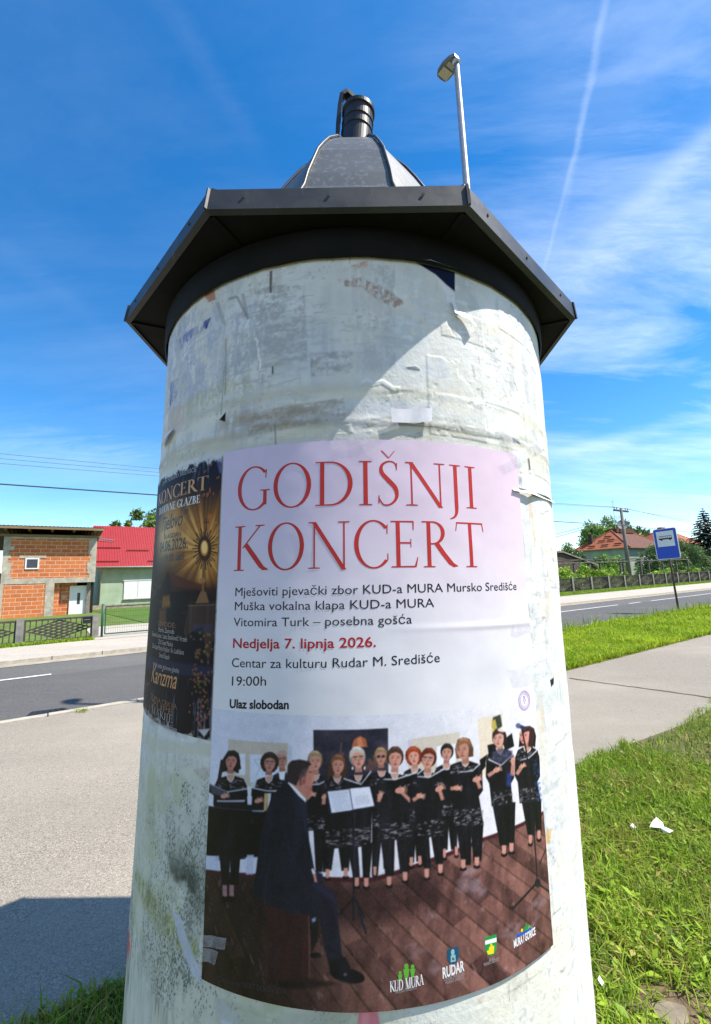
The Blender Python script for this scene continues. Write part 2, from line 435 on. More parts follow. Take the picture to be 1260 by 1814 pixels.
D.poly([(772, 490), (806, 520), (806, 560), (796, 552), (790, 520)], (226, 228, 232), 0.9, 0.8)
D.poly([(495, 465), (520, 455), (600, 445), (650, 443), (650, 450), (600, 452), (530, 462), (500, 475)], (218, 214, 206), 0.85, 0.8)
# paste ridges running round the drum
def ring(z0, hgt, col, a, q, s0=-0.75, s1=0.75, sk=(9, 50), wob=0.03):
    zc = z0 + (fbm(S * 4 + q, S * 0 + q, q, 3) - 0.5) * wob
    w_ = np.exp(-((Z - zc) / hgt) ** 2) * sstep(s0, s0 + 0.08, S) * (1 - sstep(s1 - 0.08, s1, S))
    tint(col, w_ * a * sstep(0.25, 0.60, fbm(S * sk[0] + q, Z * sk[1], q, 4)))
za = unroll(640, 690)[1]; zb_ = unroll(640, 745)[1]; zc_ = unroll(640, 770)[1]
ring(za, 0.016, (186, 182, 164), 0.8, 1); ring(za - 0.02, 0.010, (216, 214, 200), 0.8, 2); ring(za + 0.03, 0.012, (206, 206, 196), 0.7, 3)
ring(zb_, 0.012, (150, 150, 142), 0.75, 4, wob=0.05); ring(zb_ - 0.02, 0.012, (200, 190, 160), 0.6, 5); ring(zc_, 0.014, (178, 176, 158), 0.7, 6)
ring(zb_ + 0.012, 0.02, (140, 130, 116), 0.55, 7, -0.35, 0.05, (40, 70))
ring(za - 0.045, 0.014, (150, 130, 110), 0.6, 3, -0.36, -0.05, (50, 60))
D.poly([(300, 735), (340, 700), (400, 675), (450, 670), (450, 690), (400, 700), (345, 730), (300, 770)], (170, 168, 132), 0.7, 2, tex=streak(4))
D.poly([(290, 735), (330, 715), (330, 760), (288, 790)], (196, 168, 168), 0.45, 2, tex=ragged(4))
D.poly([(389, 744), (400, 730), (399, 747)], (18, 18, 20), 1.0, 0.6)
D.line([(487, 752), (489, 790)], 2.2, (92, 96, 90), 0.8); D.line([(483, 648), (483, 662)], 3, (60, 60, 64), 0.8)
D.line([(401, 600), (399, 700)], 3, (120, 118, 104), 0.6); D.line([(397, 655), (392, 735)], 2, (110, 108, 100), 0.6)
D.poly([(440, 735), (610, 705), (612, 745), (440, 775)], (126, 116, 100), 0.6, 1, tex=rough_h(2))
D.poly([(640, 742), (720, 738), (780, 748), (780, 760), (700, 756), (640, 757)], (150, 148, 138), 0.7, 1.2, tex=rough_h(3))
D.poly([(770, 738), (840, 745), (880, 765), (930, 780), (925, 788), (850, 775), (800, 762), (770, 758)], (152, 154, 150), 0.8, 1.2, tex=rough_h(6))
D.line([(642, 758), (700, 752), (770, 757), (840, 772), (885, 778)], 2, (96, 94, 84), 0.7)
D.poly([(905, 775), (918, 783), (922, 788), (908, 784)], (60, 70, 84), 0.9, 0.8)
D.line([(918, 866), (945, 875), (975, 887)], 5.0, (44, 46, 48), 0.95); D.line([(922, 863), (975, 882)], 3.0, (235, 235, 230), 0.6)
D.line([(936, 812), (938, 833)], 3, (70, 66, 60), 0.8)
D.poly([(916, 842), (924, 846), (925, 862), (918, 858)], (110, 116, 122), 0.8, 1, tex=ragged(1))
for x, y0, y1, wd in ((944, 905, 970, 7), (938, 870, 925, 6), (962, 950, 1010, 5), (970, 1010, 1100, 6), (948, 1010, 1050, 4), (958, 1230, 1300, 5)):
    D.poly([(x - wd / 2, y0), (x + wd / 2, y0), (x + wd, y1), (x, y1)], (200, 172, 138), 0.7, 1.5, tex=streak(int(x) % 7))
D.poly([(974, 1205), (981, 1200), (981, 1211), (976, 1217)], (20, 20, 20), 1.0, 0.7)
D.poly([(975, 1175), (1000, 1172), (1003, 1190), (978, 1200)], (206, 206, 170), 0.6, 1.5)
D.poly([(968, 1470), (976, 1468), (974, 1492), (966, 1498)], (206, 160, 90), 0.85, 1, tex=ragged(2, .2, .35))
D.poly([(970, 1560), (1020, 1490), (1030, 1440), (1034, 1460), (1022, 1520), (975, 1590)], (200, 202, 172), 0.65, 1.5, tex=streak(2))
D.poly([(968, 1575), (1004, 1525), (1000, 1560), (972, 1592)], (206, 208, 226), 0.6, 1.2)
tint((208, 209, 188), sstep(-0.30, -0.60, Z) * sstep(0.3, 0.6, fbm(S * 6, Z * 6, 4, 3)) * 0.45)
# mould and algae low on the shaded side
leftlow = sstep(-0.16, -0.40, S) * sstep(-0.33, -0.42, Z)
under = sstep(-0.68, -0.74, Z) * sstep(0.18, -0.1, S)
mold_zone = np.clip(leftlow + under, 0, 1)
tint((184, 188, 164), mold_zone * 0.6)
tint((150, 158, 96), mold_zone * sstep(0.50, 0.68, fbm(S * 8 + 4, Z * 9 + 3, 6, 5)) * 0.45)
dens = sstep(0.34, 0.70, fbm(S * 11 + 3, Z * 7 + 1, 6, 5)) * (0.35 + 0.9 * sstep(-0.44, -0.36, S) * sstep(-0.28, -0.31, S) + 0.4 * under)
dot = r5.random(S.shape); dot = np.minimum(dot, np.roll(dot, 1, 0) + 0.10 * r5.random(S.shape))
tint((78, 84, 74), mold_zone * sstep(0.0, 0.10, dens * 0.34 * (0.4 + 1.3 * fbm(S * 60, Z * 40, 2, 3)) - dot) * 0.8)
tint((120, 128, 124), mold_zone * dens * 0.35)
streaks2 = sstep(0.52, 0.68, 0.65 * fbm(S * 100 + 2, Z * 26, 1, 4) + 0.35 * fbm(S * 200, Z * 200, 5, 2)) * sstep(0.40, 0.62, fbm(S * 7, Z * 6 + 7, 2, 4))
tint((86, 92, 88), mold_zone * streaks2 * 0.35)
mz = unroll(310, 1555)[1]; ms = unroll(310, 1555)[0]
tint((64, 70, 58), np.exp(-((S - ms - 0.02) / 0.09) ** 2 - ((Z - mz) / 0.05) ** 2) * sstep(0.42, 0.6, mid_) * 0.8)
D.poly([(238, 1550), (262, 1610), (300, 1660), (345, 1700), (352, 1672), (310, 1625), (275, 1590), (246, 1535)], (122, 128, 76), 0.85, 3, tex=streak(3))
D.poly([(298, 1620), (330, 1650), (352, 1690), (340, 1700), (305, 1665)], (150, 164, 70), 0.55, 3, tex=ragged(5))
D.poly([(306, 1612), (320, 1622), (340, 1680), (356, 1720), (356, 1745), (340, 1725), (318, 1665)], (172, 182, 210), 0.75, 1, tex=ragged(6, .2, .5))
D.poly([(362, 1752), (385, 1762), (420, 1800), (430, 1830), (400, 1830)], (180, 190, 216), 0.7, 1, tex=ragged(3, .2, .5))
D.poly([(250, 1290), (374, 1316), (376, 1340), (330, 1335), (248, 1318)], (186, 186, 164), 0.75, 1.5)
D.poly([(246, 1300), (262, 1318), (256, 1370), (246, 1380)], (188, 198, 220), 0.5, 1.5, tex=streak(1))
D.poly([(246, 1390), (272, 1380), (268, 1520), (242, 1540)], (178, 166, 144), 0.4, 2, tex=streak(4))
D.poly([(250, 1640), (234, 1760), (262, 1780), (300, 1700)], (140, 148, 120), 0.4, 4, tex=streak(5))
D.poly([(222, 1640), (229, 1650), (231, 1690), (222, 1700)], (196, 70, 76), 1, 0.8)
D.poly([(636, 1788), (668, 1786), (676, 1830), (632, 1830)], (212, 96, 110), 0.95, 0.8, tex=ragged(2, .15, .3))
D.poly([(642, 1792), (655, 1790), (652, 1830), (640, 1830)], (226, 130, 140), 0.7, 1)
D.poly([(905, 1690), (948, 1640), (936, 1740), (900, 1790), (888, 1770)], (186, 186, 172), 0.7, 2, tex=streak(2))
D.poly([(680, 1780), (760, 1768), (764, 1830), (690, 1830)], (190, 196, 186), 0.5, 1.5, tex=streak(6))
D.poly([(380, 1765), (630, 1792), (640, 1830), (380, 1830)], (150, 156, 134), 0.5, 2, tex=ragged(4))
tint((150, 140, 120), sstep(0.70, 0.82, fine) * 0.22)
tint((110, 112, 112), sstep(0.66, 0.74, fbm(S * 130, Z * 130, 6, 3)) * sstep(0.5, 0.62, fbm(S * 9, Z * 9, 4, 3)) * 0.35)
for k in range(46):                            # small scratches and nicks
    s0, z0 = r5.uniform(-0.70, 0.70), r5.uniform(-0.78, 0.72); L_ = r5.uniform(0.006, 0.03); an = r5.choice([math.pi / 2, r5.uniform(0, 3)])
    dx, dz, wd = L_ * math.cos(an), L_ * math.sin(an), r5.uniform(0.0006, 0.0016)
    D.poly([(s0, z0), (s0 + wd, z0 + wd), (s0 + dx + wd, z0 + dz), (s0 + dx, z0 + dz)], [(84, 82, 80), (236, 236, 234), (120, 110, 96)][r5.integers(3)], 0.7, 0.7, raw=True)

_f = sstep(80, 150, D.c.mean(-1))[..., None]; D.c[:] = D.c + (255 - D.c) * 0.22 * _f
drum_mat = mat('weathered_plaster', (0.93, 1.0), 0.9, scale=26, detail=6, attr=True, bump=0.14, bscale=70, spec=0.2)
column = thing('advertising_column', 'round concrete poster column with peeling white paste and dark octagonal metal roof', 'advertising column', tuple(BASE + AX * (-EYE / AX[2]) + UP))
bpy.context.view_layer.update()
inv = Matrix.Translation(-column.location)
def under_col(o, parent=None):
    """meshes of the column are computed in place; move them into its frame"""
    o.data.transform(inv); o.parent = parent or column
    return o
covered = np.clip(((S > -0.31) & (S < 0.43) & (Z > -0.75) & (Z < 0.29)).astype(float) + ((S > -0.74) & (S < -0.29) & (Z > -0.335) & (Z < 0.275)), 0, 1)   # where posters lie flat on the wall
bulge = (fbm(S * 6, Z * 6, 2, 3) - 0.5) * 0.004 + (np.exp(-((Z - zb_) / 0.010) ** 2) * 0.0022 + np.exp(-((Z - za) / 0.012) ** 2) * 0.0012) * sstep(0.3, 0.6, fbm(S * 8, Z * 30, 5, 3))
drum = under_col(D.mesh('drum', drum_mat, None, np.minimum(bulge + RL.c[..., 0] * (1 - covered), 0.0032) * sstep(0.695, 0.68, Z) * (1 - 0.6 * covered)))

# torn paper still hanging from the drum
paper_mat = mat('old_paper', (0.80, 0.80, 0.78), 0.9, (0.66, 0.66, 0.66), 30)
def flap(pts, lifts, name='paper_scrap', m=paper_mat):
    b = MB(); n = len(pts)
    sz = [unroll(*p) for p in pts]
    V = [on_drum(np.array(s), np.array(z), l) for (s, z), l in zip(sz, lifts)]
    b.add(V, [tuple(range(n))] if n == 4 else [(0, i, i + 1) for i in range(1, n - 1)])
    o = b.build(name, m); return under_col(o)
def curl(line, wd, lifts, name='paper_scrap', m=paper_mat):
    b = MB(); V = []
    for i, (x, y) in enumerate(line):
        s, z = unroll(x, y); q = wd[i]
        x2, y2 = line[min(i + 1, len(line) - 1)]; x1, y1 = line[max(i - 1, 0)]
        d = math.hypot(x2 - x1, y2 - y1); nx, ny = -(y2 - y1) / d, (x2 - x1) / d
        for k in (-1, 1):
            s, z = unroll(x + nx * q * k, y + ny * q * k)
            V.append(on_drum(np.array(s), np.array(z), lifts[i] + (0.006 if k > 0 else 0)))
    b.add(V, [(2 * i, 2 * i + 1, 2 * i + 3, 2 * i + 2) for i in range(len(line) - 1)])
    return under_col(b.build(name, m, None, True))
curl([(800, 535), (806, 556), (818, 562), (828, 570), (836, 584)], [4, 5, 6, 4, 3], [0.002, 0.005, 0.008, 0.010, 0.012])
curl([(293, 790), (300, 778), (310, 762)], [2, 5, 3], [0.004, 0.014, 0.004])
curl([(905, 868), (935, 874), (977, 890)], [2, 3, 2], [0.003, 0.008, 0.005])
curl([(736, 462), (760, 466), (808, 480)], [2, 2.5, 2], [0.003, 0.008, 0.004])

# ---- metal roof: collar, soffit, fascia, dome of eight panels with ribs
AX2 = axis_dir(0.0267 + 0.0264, 0.0189 + 0.0051)
G1 = X_ - AX2 * AX2[0]; G1 /= np.linalg.norm(G1); G2 = np.cross(AX2, G1)
RCEN = BASE + AX * 0.764154 + np.array([-0.0107, -0.0001, 0]) + UP
ROT = -0.0288
def on_roof(r, ph, h): return RCEN + AX2 * h + r * (math.sin(ph) * G1 - math.cos(ph) * G2)
metal = mat('dark_sheet_metal', (0.052, 0.053, 0.055), 0.42, (0.030, 0.031, 0.033), 9, bump=0.05, bscale=30, metal=0.35, spec=0.5, c3=(0.075, 0.077, 0.08), c3scale=22)
def streaked_metal():
    M = bpy.data.materials.new('streaked_sheet_metal'); M.use_nodes = True; t = NT(M.node_tree)
    o = t.n('ShaderNodeOutputMaterial'); b = t.n('ShaderNodeBsdfPrincipled', i_Metallic=0.25); b.inputs['Specular IOR Level'].default_value = 0.45
    co = t.n('ShaderNodeTexCoord').outputs['Object']
    n_a = t.noise(t.n('ShaderNodeMapping', i_Vector=co, i_Scale=(1, 1, 0.10)).outputs[0], 34, 5, 0.7); n_b = t.noise(co, 5, 6, 0.6); n_c = t.noise(co, 120, 3, 0.6)
    col = t.mix(t.ramp(n_b, ((.40, 0.0), (.65, 1.0))), (0.030, 0.031, 0.033, 1), (0.056, 0.057, 0.058, 1))
    col = t.mix(t.ramp(n_a, ((.60, 0.0), (.78, 0.55))), col, (0.17, 0.17, 0.165, 1))
    col = t.mix(t.ramp(n_c, ((.70, 0.0), (.76, 0.6))), col, (0.20, 0.20, 0.19, 1))
    t.link(col, b.inputs['Base Color']); t.link(t.ramp(n_b, ((.3, .36), (.7, .60))), b.inputs['Roughness'])
    bp = t.n('ShaderNodeBump', i_Strength=0.10, i_Distance=0.02, i_Height=t.noise(co, 9, 3)); t.link(bp.outputs[0], b.inputs['Normal']); t.link(b.outputs[0], o.inputs[0]); return M
fascia_mat = streaked_metal()
dome_mat = mat('dome_sheet_metal', (0.112, 0.118, 0.121), 0.46, (0.092, 0.097, 0.100), 5, bump=0.03, bscale=14, metal=0.15, spec=0.5, c3=(0.150, 0.155, 0.156), c3scale=60)
rib_mat = mat('rib_metal', (0.07, 0.07, 0.072), 0.4, metal=0.3)
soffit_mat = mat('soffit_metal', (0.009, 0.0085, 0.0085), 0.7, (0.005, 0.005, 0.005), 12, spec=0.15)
b = MB(); N = 96
zt = 0.7645
rows = []
for zrow, dr in ((0.694, 0.006), (0.700, 0.011), (zt, 0.012)):
    rows.append([on_drum(np.array(2 * math.pi * RC * k / N), np.array(zrow + 0.0012 * math.sin(k * 2.3) * (zrow < 0.7)), dr) for k in range(N)])
V = [p for r_ in rows for p in r_]
b.add(V, [(i * N + k, i * N + (k + 1) % N, (i + 1) * N + (k + 1) % N, (i + 1) * N + k) for i in range(2) for k in range(N)])
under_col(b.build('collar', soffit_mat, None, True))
corner = [ROT + rad(22.5 + 45 * k) for k in range(8)]
RB = 0.731718
b = MB()
for k in range(8):
    a0, a1 = corner[k], corner[(k + 1) % 8] if k < 7 else corner[0] + 2 * math.pi
    b.quad(on_roof(RB - 0.004, a0, 0.002), on_roof(RB - 0.004, a1, 0.002), on_roof(0.40, a1, 0.004), on_roof(0.40, a0, 0.004))
for k in range(8): b.bar(on_roof(RB - 0.02, corner[k], -0.001), on_roof(0.60, corner[k], 0.001), 0.012, 0.005)
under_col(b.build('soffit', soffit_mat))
b = MB()
H0, H1 = 0.0, 0.0545
for k in range(8):
    a0 = corner[k]; a1 = corner[k] + rad(45)
    b.quad(on_roof(RB, a0, H0), on_roof(RB, a1, H0), on_roof(RB - 0.006, a1, H1), on_roof(RB - 0.006, a0, H1))
    b.quad(on_roof(RB - 0.006, a0, H1), on_roof(RB - 0.006, a1, H1), on_roof(RB - 0.020, a1, H1 + 0.003), on_roof(RB - 0.020, a0, H1 + 0.003))
    b.quad(on_roof(RB, a0, H0), on_roof(RB - 0.015, a0, -0.003), on_roof(RB - 0.015, a1, -0.003), on_roof(RB, a1, H0))
    p0, p1 = on_roof(RB + 0.0015, a0, H0), on_roof(RB - 0.0045, a0, H1)
    b.bar(p0, p1, 0.006)
for k in range(8):                              # rivets along the fascia
    for t in (0.14, 0.47, 0.83):
        a0 = corner[k]; a1 = corner[k] + rad(45)
        q = on_roof(RB - 0.002, a0, 0.03) * (1 - t) + on_roof(RB - 0.002, a1, 0.03) * t
        nrm = on_roof(1, (a0 + a1) / 2, 0) - on_roof(0, 0, 0)
        b.tube([q, q + nrm * 0.002], 0.0035, 9)
fascia = under_col(b.build('fascia', fascia_mat))
prof = [(0.712, 0.057), (0.60, 0.135), (0.50, 0.215), (0.42, 0.305), (0.380, 0.365), (0.351, 0.426), (0.333, 0.491), (0.304, 0.567), (0.278, 0.635), (0.245, 0.695), (0.207, 0.757), (0.146, 0.832), (0.09, 0.872), (0.045, 0.89)]
b = MB()
for k in range(8):
    a0, a1 = corner[k], corner[k] + rad(45)
    n_ = 6
    for (r0, h0), (r1, h1) in zip(prof[:-1], prof[1:]):
        for j in range(n_):
            t0, t1 = j / n_, (j + 1) / n_
            P = lambda r, h, t: on_roof(r, a0, h) * (1 - t) + on_roof(r, a1, h) * t
            b.quad(P(r0, h0, t0), P(r0, h0, t1), P(r1, h1, t1), P(r1, h1, t0))
dome = under_col(b.build('dome', dome_mat, None, False))
dome.data.polygons.foreach_set('use_smooth', [False] * len(dome.data.polygons))
for k in range(8):
    b = MB()
    pts = [on_roof(r_ + 0.004, corner[k], h_ + 0.004) for r_, h_ in prof[:-1]]
    b.tube(pts, 0.0048, 6)
    o = under_col(b.build('rib', rib_mat, None, True), None)
    w_ = o.matrix_world.copy(); o.parent = dome
# lamp housing on the very top, with its yoke and knob
black = mat('black_metal', (0.020, 0.020, 0.023), 0.38, (0.014, 0.014, 0.016), 20, metal=0.2, spec=0.5)
tilt = rad(7)
def top_pt(x, y, h):
    """lamp frame: x right, y away, h up from the dome's crown, leaning slightly"""
    return RCEN + AX2 * (0.875 + h * math.cos(tilt)) + G1 * (x + h * 0.05) + G2 * (y - h * math.sin(tilt) * 0.3)
def lathe(prof_, n=36):
    b = MB(); V = []
    for r_, h_ in prof_:
        V += [top_pt(r_ * math.cos(2 * math.pi * k / n), r_ * math.sin(2 * math.pi * k / n), h_) for k in range(n)]
    b.add(V, [(i * n + k, i * n + (k + 1) % n, (i + 1) * n + (k + 1) % n, (i + 1) * n + k) for i in range(len(prof_) - 1) for k in range(n)])
    b.add([top_pt(prof_[-1][0] * math.cos(2 * math.pi * k / n), prof_[-1][0] * math.sin(2 * math.pi * k / n), prof_[-1][1]) for k in range(n)], [tuple(range(n))])
    return b
b = lathe([(0.060, -0.03), (0.060, 0.125), (0.0635, 0.127), (0.0635, 0.131), (0.060, 0.133), (0.060, 0.165), (0.0635, 0.167), (0.0635, 0.171), (0.060, 0.173), (0.060, 0.212), (0.066, 0.215), (0.066, 0.230), (0.050, 0.236)])
housing = under_col(b.build('lamp_housing', black, None, False))
b = MB()
yb = [(-0.074, 0.0, 0.075), (-0.078, 0.0, 0.16), (-0.077, 0.0, 0.25), (-0.072, 0.0, 0.305), (-0.055, 0.005, 0.325), (-0.02, 0.015, 0.300), (0.025, 0.03, 0.245)]
for i in range(len(yb) - 1):
    p, q = yb[i], yb[i + 1]
    b.bar(top_pt(*p), top_pt(*q), 0.034, 0.015, up=G1 if i < 3 else AX2)
under_col(b.build('yoke', black), housing)
b = MB(); cpt = []
for k in range(13):
    t = rad(-60 + 300 * k / 12); cpt.append(top_pt(0.026 + 0.017 * math.cos(t), 0.03, 0.268 + 0.019 * math.sin(t)))
b.tube(cpt, 0.004, 8); under_col(b.build('hanging_loop', rib_mat, None, True), housing)
b = MB(); b.tube([top_pt(-0.062, 0, 0.075), top_pt(-0.088, 0, 0.075), top_pt(-0.09, 0, 0.075), top_pt(-0.112, 0, 0.075)], [0.011, 0.011, 0.030, 0.027], 16)
under_col(b.build('tightening_knob', black, None, True), housing)
# ------------------------------------------------------------------ posters on the drum
class Ink(MB):
    """flat shapes laid on the unrolled drum; every piece sits a hair above the last"""
    def __init__(s, lift): super().__init__(); s.lift = lift; s.k = 0      # lift: height of the paper under the ink, as a function of (s, z)
    def lay(s, pts, Fs):
        s.k += 1
        P = np.array(pts, float)
        V = on_drum(P[:, 0], P[:, 1], s.lift(P[:, 0], P[:, 1]) + 3.2e-4 + 2.5e-6 * (s.k % 40))
        s.add(V, Fs)

def strip(pairs):
    """quads between two edge lines given as (left, right) points, cut short enough to follow the drum"""
    out = [pairs[0]]
    for (a0, b0), (a1, b1) in zip(pairs[:-1], pairs[1:]):
        k = max(1, int(math.ceil(max(math.hypot(a1[0] - a0[0], a1[1] - a0[1]), math.hypot(b1[0] - b0[0], b1[1] - b0[1])) / 0.07)))
        for i in range(1, k + 1):
            t = i / k; out.append(((a0[0] + (a1[0] - a0[0]) * t, a0[1] + (a1[1] - a0[1]) * t), (b0[0] + (b1[0] - b0[0]) * t, b0[1] + (b1[1] - b0[1]) * t)))
    pairs = out
    V = [p for pr in pairs for p in pr]
    return V, [(2 * i, 2 * i + 1, 2 * i + 3, 2 * i + 2) for i in range(len(pairs) - 1)]
def stem(x0, x1, y0, y1, n=4, top=None):
    return strip([((x0 + (0 if top is None else 0), y0 + (y1 - y0) * i / n), (x1, y0 + (y1 - y0) * i / n)) for i in range(n + 1)])
def diag(x0, y0, x1, y1, w, n=6):
    return strip([((x0 + (x1 - x0) * i / n, y0 + (y1 - y0) * i / n), (x0 + w + (x1 - x0) * i / n, y0 + (y1 - y0) * i / n)) for i in range(n + 1)])
def serif(x, y, w, up=1, t=0.022):
    """thin foot with a slight bracket"""
    return strip([((x - w, y), (x - w, y + up * t)), ((x - w * 0.35, y), (x - w * 0.35, y + up * t * 1.3)), ((x + w * 0.35, y), (x + w * 0.35, y + up * t * 1.3)), ((x + w, y), (x + w, y + up * t))])
def ring_arc(cx, cy, rx, ry, tx, ty, a0, a1, n=30, sk=0.0):
    pr = []
    for i in range(n + 1):
        a = rad(a0 + (a1 - a0) * i / n); c, s_ = math.cos(a), math.sin(a)
        pr.append(((cx + rx * c, cy + ry * s_), (cx + sk + (rx - tx) * c, cy + (ry - ty) * s_)))
    return strip(pr)
def spline(pts, ws, n=40):
    P = np.array(pts, float); t = np.linspace(0, len(P) - 1, n + 1); out = []
    def cr(t):
        i = min(int(t), len(P) - 2); f = t - i
        p0, p1, p2, p3 = P[max(i - 1, 0)], P[i], P[i + 1], P[min(i + 2, len(P) - 1)]
        return 0.5 * (2 * p1 + (p2 - p0) * f + (2 * p0 - 5 * p1 + 4 * p2 - p3) * f * f + (3 * p1 - p0 - 3 * p2 + p3) * f ** 3)
    C = np.array([cr(x) for x in t]); W = np.interp(t, np.arange(len(ws)), ws)
    T = np.gradient(C, axis=0); T /= np.linalg.norm(T, axis=1)[:, None]; Nn = np.stack([-T[:, 1], T[:, 0]], 1)
    return strip([(tuple(c + n_ * w_ / 2), tuple(c - n_ * w_ / 2)) for c, n_, w_ in zip(C, Nn, W)])
ST, HL = 0.092, 0.036
